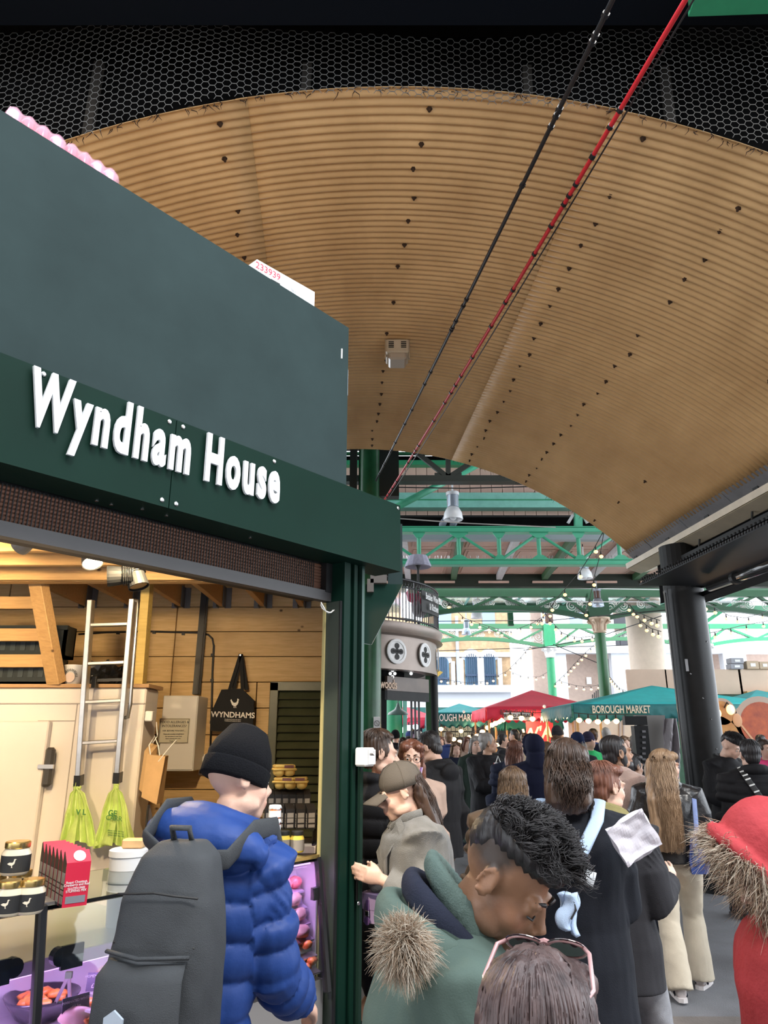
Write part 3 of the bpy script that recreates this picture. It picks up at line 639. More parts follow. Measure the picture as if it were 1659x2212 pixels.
p = A(505, 1545); text('lettering', 'WYNDHAMS', (p.x, 6.165, p.z), (1, 0, -.03), (0, 0, 1), M_whiteink, .062, tt, bold=.0012)
for k in range(2): text('lettering', 'Traditional Poultry & Game', (p.x, 6.166, p.z - .035 - .012 * k), (1, 0, -.03), (0, 0, 1), M_whiteink, .012, tt)
hen = [(-.9, .75), (-.75, .95), (-.55, .6), (-.3, .35), (.15, .4), (.3, .75), (.28, .95), (.36, 1.08), (.45, 1.0), (.52, .9), (.62, .82), (.5, .76), (.52, .45), (.4, .1), (.15, -.15), (.12, -.4), (.25, -.5), (.05, -.48), (.02, -.2), (-.12, -.2), (-.15, -.4), (-.02, -.5), (-.28, -.48), (-.25, -.2), (-.55, 0), (-.72, .35)]
p = A(510, 1523); mb = MB(); mb.prism([(x * .048, y * .048) for x, y in hen], (p.x, 6.168, p.z), (1, 0, 0), (0, 0, 1), .002); mb.build('hen_emblem', M_whiteink, tt)
# paper and carrier bags
M_kraft = mat('kraft_paper', (.62, .40, .20), .75, var=.12, vscale=9); kb = thing('kraft_bag', 'brown kraft paper bag with twisted handles hung on the cold room side', 'bag', at(330, 1735, 4.95))
A = lambda x, y, d=0: at(x, y, 4.93 + d)
mb = MB(); mb.loft([[A(305, 1722), A(338, 1738), A(352, 1733, .12), A(318, 1718, .14)], [A(318, 1630), A(357, 1634), A(364, 1632, .10), A(326, 1628, .12)]]); mb.build('bag', M_kraft, kb)
mb = MB(); mb.loft([[A(300, 1705, .03), A(316, 1722, .03), A(328, 1700, .09), A(308, 1690, .09)], [A(312, 1622, .03), A(326, 1628, .03), A(341, 1610, .09), A(326, 1605, .10)]]); mb.build('inner_bag', mat('kraft_dark', (.50, .33, .16), .75), kb)
mb = MB(); mb.tube([A(325, 1630), A(322, 1610), A(334, 1590), A(342, 1612), A(345, 1632)], .004, 5); mb.tube([A(342, 1645), A(360, 1622), A(381, 1598)], .003, 5); mb.build('handle', M_paper, kb)
th = thing('door_bell', 'small white push button box on the cold room side', 'switch', at(323, 1547, 4.98)); mb = MB(); mb.box(at(323, 1547, 5.0), (.05, .05, .065), bev=.006); mb.build('casing', M_white, th); mb = MB(); mb.tube([at(338, 1560, 5.05), at(340, 1590, 5.0), at(330, 1605, 4.98)], .003, 5); mb.build('flex', M_white, th)
M_lime = mat('lime_poly', (.60, .78, .24), .35, alpha=1, var=.15, vscale=12); M_limeink = mat('dark_green_ink', (.05, .22, .05), .5)
for k, (cx, ytop, ybot, wl, wr, lab) in enumerate(((167, 1690, 1822, 138, 203, 'left lime green carrier bag bundle fanned out under the ladder foot'), (252, 1688, 1826, 216, 282, 'right lime green carrier bag bundle with printed letters under the ladder'))):
    t = thing('carrier_bag', lab, 'bag', at(cx, ybot, 4.9), group='lime carrier bags'); mb = MB(); Y = 4.92
    def fn(u, v, cx=cx, wl=wl, wr=wr, yt=ytop, yb=ybot, k=k):
        sp = 1.32 * ((v ** .62) if v < .45 else (.61 + (v - .45) * .71)); sh = .0
        x = cx + ((wl if u < .5 else wr) - cx) * abs(2 * u - 1) * sp * (1.0 if v > .12 else .5); pl = math.sin(u * 34 + k * 2 + v * 3) * .018 * v + .02 * noise.noise(Vector((u * 5, v * 4, k)))
        p = at(x, yt + (yb - yt) * v + 6 * math.sin(u * 9 + k) * v, Y - .03); return p + Vector((0, pl - .012, 0))
    mb.grid(fn, 46, 18); mb.build('sheet', M_lime, t, thick=.004)
    for q in range(4):
        mb = MB(); x0 = cx + (wl - cx) * (.5 + .4 * q / 4); a = at(cx + 4, ytop + 60, Y - .06); b = at(x0 - 6, ybot - 6 + q, Y - .075 - q * .006); c = at(x0 + 8, ybot + 2, Y - .06); mb.add([a, b, c, a + Vector((0, .004, 0)), b + Vector((0, .004, 0)), c + Vector((0, .004, 0))], [(0, 1, 2), (5, 4, 3), (0, 3, 4, 1), (1, 4, 5, 2), (2, 5, 3, 0)]); mb.build('fold', M_lime, t)
    mb = MB()
    for q in range(12): a = at(cx + random.uniform(-6, 6), ytop + random.uniform(-2, 14), Y - .04); mb.ell(a, (.014, .012, .01), (random.random() * 3, random.random() * 3, 0), 6, 4)
    mb.build('knot', M_lime, t)
    mb = MB(); a = at(cx, ytop - 8, Y - .02); mb.box(a, (.02, .05, .014)); mb.build('hook', M_gold, t)
    if k == 1:
        p = at(243, 1757, 4.84); text('lettering', 'GE', (p.x, p.y, p.z), (1, 0, -.1), (0, 0, 1), M_limeink, .045, t, bold=.001); p = at(246, 1768, 4.84); text('lettering', 'CARR', (p.x, p.y, p.z), (1, 0, -.1), (0, 0, 1), M_limeink, .04, t)
        for q in range(3): p = at(250, 1795 + q * 5, 4.84); text('lettering', 'please reuse this bag', (p.x, p.y, p.z), (1, 0, -.1), (0, 0, 1), M_limeink, .012, t)
    else:
        p = at(175, 1755, 4.83); text('lettering', 'V L', (p.x, p.y, p.z), (1, 0, 0), (0, 0, 1), M_limeink, .045, t, bold=.001)
ap = thing('hanging_apron', 'dark apron with long strings hanging on the cold room side', 'apron', at(320, 1850, 4.98)); mb = MB()
mb.loft([[A(300, 1850, .05), A(338, 1850, .05), A(338, 1850, .10), A(300, 1850, .10)], [A(318, 1770, .05), A(330, 1770, .05), A(330, 1770, .08), A(318, 1770, .08)], [A(319, 1738, .05), A(324, 1738, .05), A(324, 1738, .07), A(319, 1738, .07)]]); mb.build('cloth', mat('apron', (.07, .06, .07), .8), ap); mb = MB(); mb.tube([A(308, 1850, .04), A(314, 1800, .04), A(320, 1740, .04)], .006, 5); mb.build('string', M_ink, ap)

# ------------------------------------------------------------------ track lights and lamps of the stall
M_face = mat('spot_face', (1, .9, .7), .3, emit=30, ecol=(1, .80, .52))
def spot(label, p, d, lit, r=.052, ln=.13, m=M_black, e=0):
    t = thing('track_spotlight', label, 'spotlight', p, group='track spotlights'); d = Vector(d).normalized(); mb = MB()
    mb.lathe([(r * .45, -ln), (r * .8, -ln * .8), (r, -.01), (r, 0), (r * .9, 0)], p, 20, axis=d, cap=False); mb.lathe([(r * .45, -ln - .001), (.001, -ln - .001)], p, 20, axis=d, cap=False); mb.build('can', m, t, smooth=False)
    if not lit:
        for k in range(6):
            mb = MB(); mb.lathe([(r * .5, -ln * .95 + k * .009), (r * 1.03, -ln * .95 + k * .009), (r * 1.03, -ln * .95 + k * .009 + .004), (r * .5, -ln * .95 + k * .009 + .004)], p, 16, axis=d); mb.build('cooling_fin', m, t)
    mb = MB(); mb.lathe([(r * .9, -.006), (.001, -.006)], p, 20, axis=d, cap=False); mb.build('lamp_face', M_face if lit else M_chrome, t)
    q = p - d * ln * .6; mb = MB(); mb.bar(q, (q.x, q.y, 2.86), .02, .03); mb.box((q.x, q.y, 2.80), (.04, .14, .05)); mb.build('yoke', m, t)
    if e:
        l = bpy.data.lights.new('spot', 'SPOT'); l.energy = e; l.color = (1, .74, .42); l.spot_size = R(120); l.spot_blend = .8; l.shadow_soft_size = .06; o = bpy.data.objects.new('spot', l); COL.objects.link(o); o.location = p + d * .02; o.rotation_euler = d.to_track_quat('-Z', 'Y').to_euler(); o.parent = t; o.matrix_parent_inverse = mw(t).inverted()
spot('lit grey spotlight under the joists pointing down at the counter', at(200, 1217, 3.55), (.35, -.35, -.75), True, m=M_grey, e=90)
spot('unlit black finned spotlight pointing left below the joists', at(232, 1245, 3.55), (-1, -.3, -.12), False)
spot('unlit black finned spotlight pointing right below the joists', at(300, 1268, 3.6), (.35, -.1, -.9), False)
def lamp(name, p, d, size, e, col, par=None, sy=None):
    l = bpy.data.lights.new(name, 'AREA'); l.energy = e; l.color = col; l.size = size; l.shape = 'RECTANGLE' if sy else 'SQUARE'
    if sy: l.size_y = sy
    o = bpy.data.objects.new(name, l); COL.objects.link(o); o.location = p; o.rotation_euler = Vector(d).to_track_quat('-Z', 'Y').to_euler(); o.parent = par
    return o
# further lit track spotlights of the stall, above and behind its lintel
for k, (u, v, d, e) in enumerate(((-2.3, .75, (.5, .9, -.7), 130), (-1.1, 1.2, (-.2, .95, -.45), 120), (-.75, .55, (.25, .9, -.6), 125), (-1.6, .5, (.0, .5, -1), 70), (-2.6, 1.8, (-.3, .9, -.4), 75))):
    p = fw(u, v, 2.66); spot(('lit spotlight behind the lintel at the stall far left', 'lit spotlight deep inside above the cold room front', 'lit spotlight nearest the corner post aimed at the louvred door', 'lit spotlight over the middle of the glass counter', 'lit spotlight beside the left stall wall')[k], p, U * d[0] + V * d[1] + Vector((0, 0, d[2])), True, m=M_grey, e=e)

q = Vector((-1.55, .55, 3.7)); d = (Vector((.02, 3.7, 1.25)) - q).normalized(); spot('added warm spot lamp out of view, lighting the grey coat at the stall corner', q, d, True, r=.08, ln=.16, m=M_grey)
l = bpy.data.lights.new('floodlight', 'SPOT'); l.energy = 520; l.color = (1, .84, .60); l.spot_size = R(17); l.spot_blend = .25; l.shadow_soft_size = .03; o = bpy.data.objects.new('floodlight', l); COL.objects.link(o); o.location = q + d * .05; o.rotation_euler = d.to_track_quat('-Z', 'Y').to_euler()  # unseen spot lamp added for the warm light on the grey coat
# ------------------------------------------------------------------ display counter
ct_ = thing('display_counter', 'refrigerated glass display counter with lilac lighting along the stall front', 'counter', F0, FR)
M_case = mat('case_white', (.78, .74, .78), .4); M_steel = mat('brushed_steel', (.55, .53, .52), .35, metal=.8)
def cbox(name, lo, hi, m, bev=0, **k): mb = MB(); mb.bb(lo, hi, bev); return mb.build(name, m, ct_, local=True, **k)
cbox('base', (-3.7, .06, 0), (-.03, .95, .74), M_steel)
cbox('tray_floor', (-3.7, .08, .74), (-.75, .66, .76), M_case)
cbox('back_wall', (-3.7, .62, .76), (-.60, .64, .97), M_case)
cbox('worktop', (-3.7, .33, .985), (-.60, 1.0, 1.005), M_steel); cbox('worktop_edge', (-3.7, .315, .965), (-.60, .33, 1.005), M_case)
cbox('glass_top', (-3.7, .10, 1.205), (-.04, .60, 1.217), mat('green_glass', (.75, .93, .85), .02, trans=1))
mb = MB(); mb.add([(-3.7, .10, 1.203), (-.05, .10, 1.203), (-.05, .03, .78), (-3.7, .03, .78), (-3.7, .108, 1.203), (-.05, .108, 1.203), (-.05, .038, .78), (-3.7, .038, .78)], [(0, 1, 2, 3), (7, 6, 5, 4), (0, 4, 5, 1), (1, 5, 6, 2), (2, 6, 7, 3), (3, 7, 4, 0)]); mb.build('front_glass', M_glass, ct_, local=True)
mb = MB(); mb.bar((-1.33, .10, 1.225), (-1.33, .02, .70), .03, .035, up=(0, 1, 0), bev=.006); mb.build('upright', M_blackplastic, ct_, local=True)
mb = MB(); mb.bar((-.045, .10, 1.22), (-.045, .02, .70), .02, .03, up=(0, 1, 0)); mb.build('upright', M_blackplastic, ct_, local=True)
cbox('end_panel', (-.034, .115, .70), (-.026, .60, 1.20), M_case); cbox('top_rail', (-.62, .09, 1.218), (-.04, .115, 1.232), M_gold); cbox('left_rail', (-1.36, .10, 1.218), (-1.26, .20, 1.228), M_steel)
for u in (-1.45, -1.21): 
    mb = MB(); mb.lathe([(.028, 0), (.028, .03)], (u + (.05 if u < -1.3 else -.04), .085, 1.06), 14, axis=(0, 1, 0)); mb.box((u, .09, 1.055), (.075, .012, .07)); mb.build('glass_clamp', M_blackplastic, ct_, local=True)
cbox('glass_clamp', (-.085, .075, 1.05), (-.045, .10, 1.10), M_blackplastic)
# steep meat shelf at the right end
mb = MB(); mb.add([(-.74, .10, .76), (-.036, .10, .76), (-.036, .25, 1.15), (-.74, .25, 1.15), (-.74, .12, .74), (-.036, .12, .74), (-.036, .27, 1.13), (-.74, .27, 1.13)], [(0, 1, 2, 3), (7, 6, 5, 4), (0, 4, 5, 1), (1, 5, 6, 2), (2, 6, 7, 3), (3, 7, 4, 0)]); mb.build('sloping_shelf', M_case, ct_, local=True)
LIL = (.72, .42, 1.0)
o = lamp('case_lamp', fw(-2.2, .36, .955), (0, 0, -1), 2.9, 20, LIL, None, .03); o.rotation_euler = (0, 0, FR)
o = lamp('case_lamp_right', fw(-.36, .12, 1.19), V * .05 + Vector((0, 0, -1)), .5, 8, LIL, None, .05); o.rotation_euler = (R(0), 0, FR)
cbox('lamp_tube', (-3.6, .335, .957), (-.7, .36, .966), mat('lilac_tube', (.9, .7, 1), .4, emit=2, ecol=LIL)); cbox('lamp_tube', (-.65, .13, 1.192), (-.06, .15, 1.203), MATS['lilac_tube'])
M_red_meat = mat('marinated_meat', (.75, .13, .03), .3, var=.4, vscale=40, col2=(.80, .33, .06), spec=.7); M_pink_meat = mat('chicken_meat', (.80, .45, .40), .35, var=.2, vscale=30, col2=(.85, .62, .52)); M_redmeat = mat('raw_red_meat', (.55, .05, .07), .3, var=.4, vscale=40, col2=(.75, .3, .3)); M_traywhite = mat('lilac_tray', (.70, .62, .80), .3)
def blob(mb, c, r, seed, rot=0):
    c = Vector(c); o = len(mb.v); mb.ell((0, 0, 0), (1, 1, 1), n=10, m=7); M = Matrix.Rotation(rot, 3, 'Z')
    for i in range(o, len(mb.v)):
        d = Vector(mb.v[i]); k = 1 + .25 * noise.noise(d * 1.4 + Vector((seed * 7.1, seed, 0))); mb.v[i] = tuple(c + M @ Vector((d.x * r[0] * k, d.y * r[1] * k, d.z * r[2] * k)))
sn = Vector((0, -.39, .15)).normalized(); SLOPE = Matrix.Rotation(math.atan2(.39, .15), 3, 'X')
rows = [(.232, M_redmeat, 'sliced red meat', 9), (.207, M_pink_meat, 'chicken breasts', 5), (.184, M_pink_meat, 'chicken wings', 6), (.161, M_pink_meat, 'plain chicken legs', 5), (.138, M_red_meat, 'marinated kebabs', 7), (.115, M_red_meat, 'peppered kebabs', 7)]
for k, (v, m, nm, n) in enumerate(rows):
    z = .76 + (v - .10) * 2.6
    t = thing('meat_tray', 'shallow tray of ' + nm + ', ' + ('topmost', 'second from top', 'third from top', 'fourth from top', 'fifth from top', 'lowest')[k] + ' on the lilac slope', 'meat', fw(-.25, v - .012, z), FR, 'meat trays on the sloping shelf')
    mb = MB(); mb.box((-.10, -.020, -.024), (.60, .05, .008), (R(20), 0, 0)); mb.box((-.10, 0, .004), (.60, .062, .006), SLOPE); mb.build('tray', M_traywhite if k < 4 else M_steel, t, local=True)
    for i in range(n):
        mb = MB(); c = Vector((-.37 + .57 * (i + .5) / n, random.uniform(-.008, .008), .0)) + sn * .022
        if m is M_red_meat:
            for q in range(4): blob(mb, c + Vector((random.uniform(-.03, .03), random.uniform(-.02, .02), random.uniform(-.01, .015))), (.022, .016, .016), i * 5 + q + k * 31, random.random() * 3)
        else: blob(mb, c, (.26 / n, .030, .028), i + k * 13, random.uniform(-.5, .5))
        mb.build('meat_piece', m, t, local=True, smooth=True)
        if m is M_red_meat:
            mb = MB(); mb.ell(c + Vector((random.uniform(-.02, .02), -.01, .015)), (.013, .012, .009), (random.random(), random.random(), 0), 8, 5); mb.build('pepper_piece', mat('red_pepper', (.75, .03, .02), .25) if i % 2 else mat('onion', (.85, .62, .35), .3), t, local=True, smooth=True)
# bowl of marinated meat, lumps, tags, tongs on the left
def inside(px, py, z): return at_z(px, py, z)
bw = thing('marinade_bowl', 'dark oval bowl heaped with orange marinated meat in the left case', 'bowl', inside(88, 2165, .80)); c = inside(88, 2172, .80); c.z = .765
mb = MB(); mb.lathe([(.02, 0), (.085, .005), (.125, .06), (.133, .075), (.126, .073), (.08, .015), (.001, .012)], c, 26, cap=False); bo = mb.build('bowl', mat('bowl_black', (.02, .018, .022), .15), bw, smooth=True)
for i in range(16):
    a = random.random() * 6.28; r = .08 * math.sqrt(random.random()); mb = MB(); blob(mb, c + Vector((math.cos(a) * r, math.sin(a) * r, .045 + .03 * (1 - r / .08) + random.uniform(0, .012))), (.032, .017, .015), i + 90, random.random() * 3); mb.build('meat_strip', M_red_meat, bw, smooth=True)
for k, (px, py, z, r) in enumerate(((232, 2102, .82, (.055, .04, .03)), (165, 2195, .82, (.06, .04, .03)), (275, 2120, .80, (.04, .03, .03)))):
    mb = MB(); blob(mb, inside(px, py, z), r, k + 50); o = mb.build('chicken_fillet', M_pink_meat, smooth=True); tag(o, ('pale chicken fillet behind the upper price tag in the case', 'pale chicken fillet beside the tilted tag at the bottom edge', 'pale chicken fillet close to the black backpack')[k], 'meat', 'chicken fillets in the case')
def price(label, px, py, z, w, h, rot, lean, lines):
    p = inside(px, py, z); t = thing('price_tag', label, 'price tag', p, rot, 'price tags'); M_t = mat('tag_black', (.02, .012, .035), .5)
    mb = MB(); mb.box((0, 0, 0), (w, .004, h), (lean, 0, 0)); mb.build('card', M_t, t, local=True)
    Mx = Matrix.Rotation(lean, 3, 'X'); ax = Mx @ Vector((1, 0, 0)); ay = Mx @ Vector((0, 0, 1)); nn = Mx @ Vector((0, -.003, 0))
    for s, dz, sz in lines: text('lettering', s, nn + ay * (dz * h), ax, ay, M_whiteink, sz * h, t, True)
    mb = MB(); mb.bar((0, .01, -h * .5), (0, .01, -h * .5 - .05), .004, .004); mb.build('stem', M_steel, t, local=True)
price('black price tag in front of the pale fillet', 218, 2120, .86, .105, .060, R(8), R(-15), [('HOMEMADE CHICKEN', .3, .2), ('KIEV', .08, .22), ('£2.95 kg', -.22, .34)])
price('tilted black price tag beside the bowl', 163, 2168, .85, .10, .05, R(50), R(-10), [('MARINATED WINGS', .2, .22), ('£8 kg', -.15, .3)])
price('black price tag at the left edge of the case', 22, 2078, .93, .09, .055, R(40), R(-12), [('CHICKEN STRIPS', .2, .22), ('£9 kg', -.15, .3)])
tg = thing('tongs', 'open steel tongs standing in the orange meat bowl', 'tongs'); a = inside(148, 2106, .97); tg.location = a
for q in ((118, 2168), (150, 2172)): mb = MB(); mb.bar(a, inside(q[0], q[1], .83), .012, .004, up=(0, 1, 0)); mb.build('arm', M_steel, tg)
mb = MB(); mb.box(a, (.022, .012, .02)); mb.build('hinge', M_steel, tg)
for k in range(2):
    t = thing('long_tongs', ('upper', 'lower')[k] + ' pair of long steel tongs lying towards the black backpack', 'tongs', inside(230, 2150 + 35 * k, .85), group='long tongs'); a = inside(186, 2146 + 36 * k, .86); b = inside(300, 2180 + 36 * k, .85); c = inside(300, 2166 + 36 * k, .87)
    for e in (b, c): mb = MB(); mb.bar(a, e, .016, .006); mb.build('arm', M_steel, t)
    m2 = thing('serving_tray', ('upper', 'lower')[k] + ' steel serving tray under the long tongs', 'tray', inside(245, 2165 + 36 * k, .80), FR, 'serving trays'); mb = MB(); mb.box((0, 0, -.01), (.22, .13, .01), bev=.004); mb.build('tray', M_steel, m2, local=True)
    for i in range(6): mb = MB(); blob(mb, (random.uniform(-.08, .08), random.uniform(-.04, .04), .012), (.03, .02, .014), i + 140 + k * 9, i); mb.build('meat_strip', M_red_meat if i % 2 else M_pink_meat, m2, local=True, smooth=True)

# ------------------------------------------------------------------ goods on the glass
M_cream = mat('goose_fat', (.80, .70, .52), .2, spec=.7); GZ = 1.218
def jar(label, p, r, h, lid=M_gold, body=M_cream, lab=M_ink, group='jars of goose fat', emblem=True):
    t = thing('glass_jar', label, 'jar', p, 0, group); mb = MB()
    mb.lathe([(r * .85, 0), (r, .008), (r, h * .66), (r * .78, h * .80), (r * .78, h * .82)], (0, 0, 0), 24); mb.build('jar', body, t, local=True, auto=50)
    mb = MB(); mb.lathe([(r * .86, h * .80), (r * .88, h * .82), (r * .88, h * .97), (r * .8, h)], (0, 0, 0), 24); mb.build('lid', lid, t, local=True, auto=40)
    mb = MB(); mb.lathe([(r * 1.008, h * .10), (r * 1.008, h * .60)], (0, 0, 0), 26, arc=(R(150), R(385)), cap=False); mb.build('label', lab, t, local=True, thick=.0006)
    if emblem:
        g = [(-.9, .1), (-.5, .35), (.1, .3), (.3, .55), (.35, .95), (.6, 1.0), (.85, .9), (.62, .84), (.55, .5), (.5, .1), (.1, -.25), (.12, -.6), (.3, -.66), (-.05, -.66), (-.05, -.28), (-.5, -.15)]
        a = R(-78); d = Vector((math.cos(a), math.sin(a), 0)); s = Vector((-d.y, d.x, 0)); mb = MB(); mb.prism([(x * r * .35, y * r * .35) for x, y in g], d * r * 1.02 + Vector((0, 0, h * .36)), s, (0, 0, 1), .0008); mb.build('goose_emblem', M_cream, t, local=True)
    return t
jp = [(16, 1976, GZ, 'front left gold-lidded jar on the glass counter'), (62, 1972, GZ, 'front right gold-lidded jar beside the red boxes'), (-22, 1962, GZ, 'rear left gold-lidded jar at the frame edge'), (36, 1948, GZ, 'rear gold-lidded jar half hidden behind the front pair')]
for px, py, z, lab in jp: jar(lab, at_z(px, py, z + .001), .042, .098)
p = at_z(20, 1962, GZ); jar('topmost gold-lidded jar standing on the other jars', Vector((p.x, p.y, GZ + .100)), .045, .10)
M_boxblack = mat('box_black', (.018, .016, .016), .4); M_boxred = mat('box_red', (.62, .025, .06), .4); M_boxgrey = mat('box_print', (.30, .27, .24), .5)
def gift_box(label, p, rz, w, d, h, front, group, words):
    t = thing('carton_box', label, 'box', p, rz, group); hz = h * .80
    mb = MB(); mb.add([(-w / 2, -d / 2, 0), (w / 2, -d / 2, 0), (w / 2, d / 2, 0), (-w / 2, d / 2, 0), (-w / 2, -d / 2, hz), (w / 2, -d / 2, hz), (w / 2, d / 2, hz), (-w / 2, d / 2, hz), (-w / 2, d * .28, h), (w / 2, d * .28, h), (-w / 2, d / 2, h * .97), (w / 2, d / 2, h * .97)],
        [(3, 2, 1, 0), (0, 1, 5, 4), (4, 5, 9, 8), (8, 9, 11, 10), (1, 2, 6, 11, 9, 5), (0, 4, 8, 10, 7, 3), (2, 3, 7, 10, 11, 6)])
    mb.m = [0, 1, 1, 1, 0, 0, 0]; mb.build('box', [M_boxblack, front], t, local=True)
    for k, (z0, z1) in enumerate(((.07, .24), (.28, .36), (.40, .48), (.52, .76))):
        mb = MB(); mb.bb((-w / 2 - .0012, -d * .38, hz * z0), (-w / 2, d * .36, hz * z1)); mb.build('side_print', M_boxgrey, t, local=True)
    if not words:
        for z0, z1 in ((.06, .22), (.30, .52), (.56, .80)):
            mb = MB(); mb.bb((-w * .36, -d / 2 - .0012, hz * z0), (w * .36, -d / 2, hz * z1)); mb.build('front_print', M_boxgrey, t, local=True)
    if words:
        for s, z, sz in words: text('lettering', s, (0, -d / 2 - .001, hz * z), (1, 0, 0), (0, 0, 1), M_whiteink, sz, t, True)
        mb = MB(); mb.bb((-w * .40, -d / 2 - .0012, hz * .08), (w * .40, -d / 2, hz * .24)); mb.build('window', mat('foil_window', (.55, .55, .55), .2, metal=.6), t, local=True)
        mb = MB(); mb.lathe([(.02, 0), (.02, .0012)], (w * .05, -d * .16, h * .905), 14, axis=(0, -.55, .5)); mb.build('emblem', M_whiteink, t, local=True)
    return t
b0 = at_z(156, 1957, GZ); rz = R(38)
rd = Vector((-math.sin(rz) * 1.0, math.cos(rz), 0))
for i in range(7):
    q = b0 + rd * (.047 * i); gift_box(('nearest red stuffing box with its window to the front', 'second red stuffing box from the front of the row', 'third red stuffing box from the front of the row', 'fourth red stuffing box from the front of the row', 'fifth red stuffing box from the front of the row', 'sixth red stuffing box from the front of the row', 'farthest red stuffing box at the back of the row')[i], (q.x, q.y, GZ + .0015), rz, .078, .042, .165, M_boxred, 'red stuffing boxes', [('Roast Chestnut,', .55, .0105), ('Cranberry and Red', .49, .0105), ('GLUTEN FREE', .41, .009), ('STUFFING MIX', .35, .010)] if i == 0 else None)
wt = thing('white_tub', 'tall white lidded tub on the worktop beside the backpack', 'tub', at_z(268, 1950, 1.006)); p = wt.location.copy(); p = at(268, 1945, 3.35); p.z = 1.006; wt.location = p
mb = MB(); mb.lathe([(.065, 0), (.075, .26), (.079, .262), (.079, .285), (.07, .29)], p, 20); mb.build('tub', M_white, wt, auto=40); mb = MB(); mb.box(p + Vector((.02, 0, .31)), (.09, .06, .035), bev=.006); mb.build('lid_box', M_kraft, wt)
# right end: cartons, jars, egg boxes on an acrylic riser
rs = thing('acrylic_riser', 'clear acrylic display riser near the corner post', 'display stand', (-.47, 4.0, GZ)); mb = MB(); C0 = at(628, 1800, 3.95); mb.box((C0.x - .03, 4.06, 1.30), (.30, .28, .012)); 
for s in (-1, 1): mb.box((C0.x - .03 + s * .145, 4.06, 1.262), (.01, .28, .066))
mb.build('riser', mat('acrylic', (.95, .95, .98), .05, trans=1), rs)
mb = MB(); mb.box((C0.x - .05, 4.06, .60), (.34, .30, 1.19)); tag(mb.build('back_cupboard', M_steel), 'steel cupboard carrying the black cartons behind the corner post', 'cupboard')
cb_ = tag(MB().box((C0.x - .05, 4.06, 1.213), (.36, .32, .03)).build('cupboard_top', M_case, bpy.data.objects['back_cupboard']))
z1 = 1.306
for i in range(5):
    q = at(577 + i * 23, 1787, 3.95); gift_box(('leftmost', 'second', 'middle', 'fourth', 'rightmost')[i] + ' small black carton of the lower row on the riser', (q.x, 3.96, z1), R(20), .045, .06, .115, M_boxblack, 'black cartons lower row', None)
for i in range(6):
    q = at(584 + i * 15.5, 1745, 4.1); gift_box(('first', 'second', 'third', 'fourth', 'fifth', 'last')[i] + ' small black carton from the left in the upper row', (q.x, 4.09, z1 + .055), R(15), .036, .06, .12, M_boxblack, 'black cartons upper row', None)
mb = MB(); mb.box((C0.x, 4.115, z1 + .027), (.30, .09, .05)); tag(mb.build('step_block', M_boxblack), 'black step block raising the upper row of cartons', 'block')
M_egg = mat('egg_carton', (.85, .58, .16), .8, var=.1)
for k, (px, py, z) in enumerate(((617, 1718, 1.482), (640, 1716, 1.482), (612, 1699, 1.545))):
    q = at(px, py, 4.1); t = thing('egg_box', ('lower left yellow egg carton on the black cartons', 'lower right yellow egg carton on the black cartons', 'top yellow egg carton of the little pile')[k], 'egg carton', (q.x, 4.10, z), R(-12 + 14 * k), 'egg cartons'); mb = MB()
    for i in range(2):
        for j in range(2): mb.ell((-.028 + .056 * i, -.022 + .044 * j, .022), (.029, .024, .024), n=10, m=6)
    mb.box((0, 0, .036), (.125, .10, .012), bev=.004); mb.build('cup_tray', M_egg, t, local=True, smooth=True)
    mb = MB(); mb.box((0, 0, .051), (.112, .09, .018), bev=.006); l = mb.build('lid', M_egg, t, local=True); mb = MB(); mb.box((.02, -.0455, .05), (.05, .002, .014)); mb.build('sticker', mat('egg_label', (.25, .09, .08), .5), l, local=True)
M_must = mat('mustard', (.80, .62, .10), .2, spec=.7); M_jam = mat('dark_jam', (.16, .012, .01), .12, spec=.8); M_cloth = mat('white_cloth', (.80, .82, .86), .8)
for k, (px, py) in enumerate(((641, 1843), (611, 1842))):
    q = at(px, py, 3.78); jar(('yellow mustard jar nearer the corner post', 'yellow mustard jar half hidden by the jam jars')[k], Vector((q.x, 3.78, GZ + .002)), .034, .095, M_ink, M_must, M_boxgrey, 'mustard jars', False)
for k, (px, z, r, h) in enumerate(((590, GZ + .002, .035, .10), (590, GZ + .104, .033, .062), (592, GZ + .168, .028, .058))):
    q = at(px, 1800, 3.62); t = jar(('lowest', 'middle', 'topmost')[k] + ' cloth-topped jam jar of the stack', Vector((q.x, 3.62, z)), r, h, M_cloth, M_jam if k != 2 else mat('orange_jam', (.6, .12, .02), .15), M_cloth, 'jam jars', False)
    mb = MB(); n = 28; mb.loft([[(r * (1.08 + .10 * math.sin(j * 7 * 2 * math.pi / n)) * math.cos(2 * math.pi * j / n), r * (1.08 + .10 * math.sin(j * 7 * 2 * math.pi / n)) * math.sin(2 * math.pi * j / n), h * .70 + .004 * math.sin(j)) for j in range(n)], [(r * .95 * math.cos(2 * math.pi * j / n), r * .95 * math.sin(2 * math.pi * j / n), h * .99) for j in range(n)]]); mb.build('cloth_cover', M_cloth, t, local=True, smooth=True)
# ================================================================== the iron and glass market hall beyond the vault
M_soffit = mat('pink_panel', (.60, .42, .34), .6, var=.08, vscale=2); M_rafter = mat('grey_rafter', (.55, .55, .56), .5, var=.1)
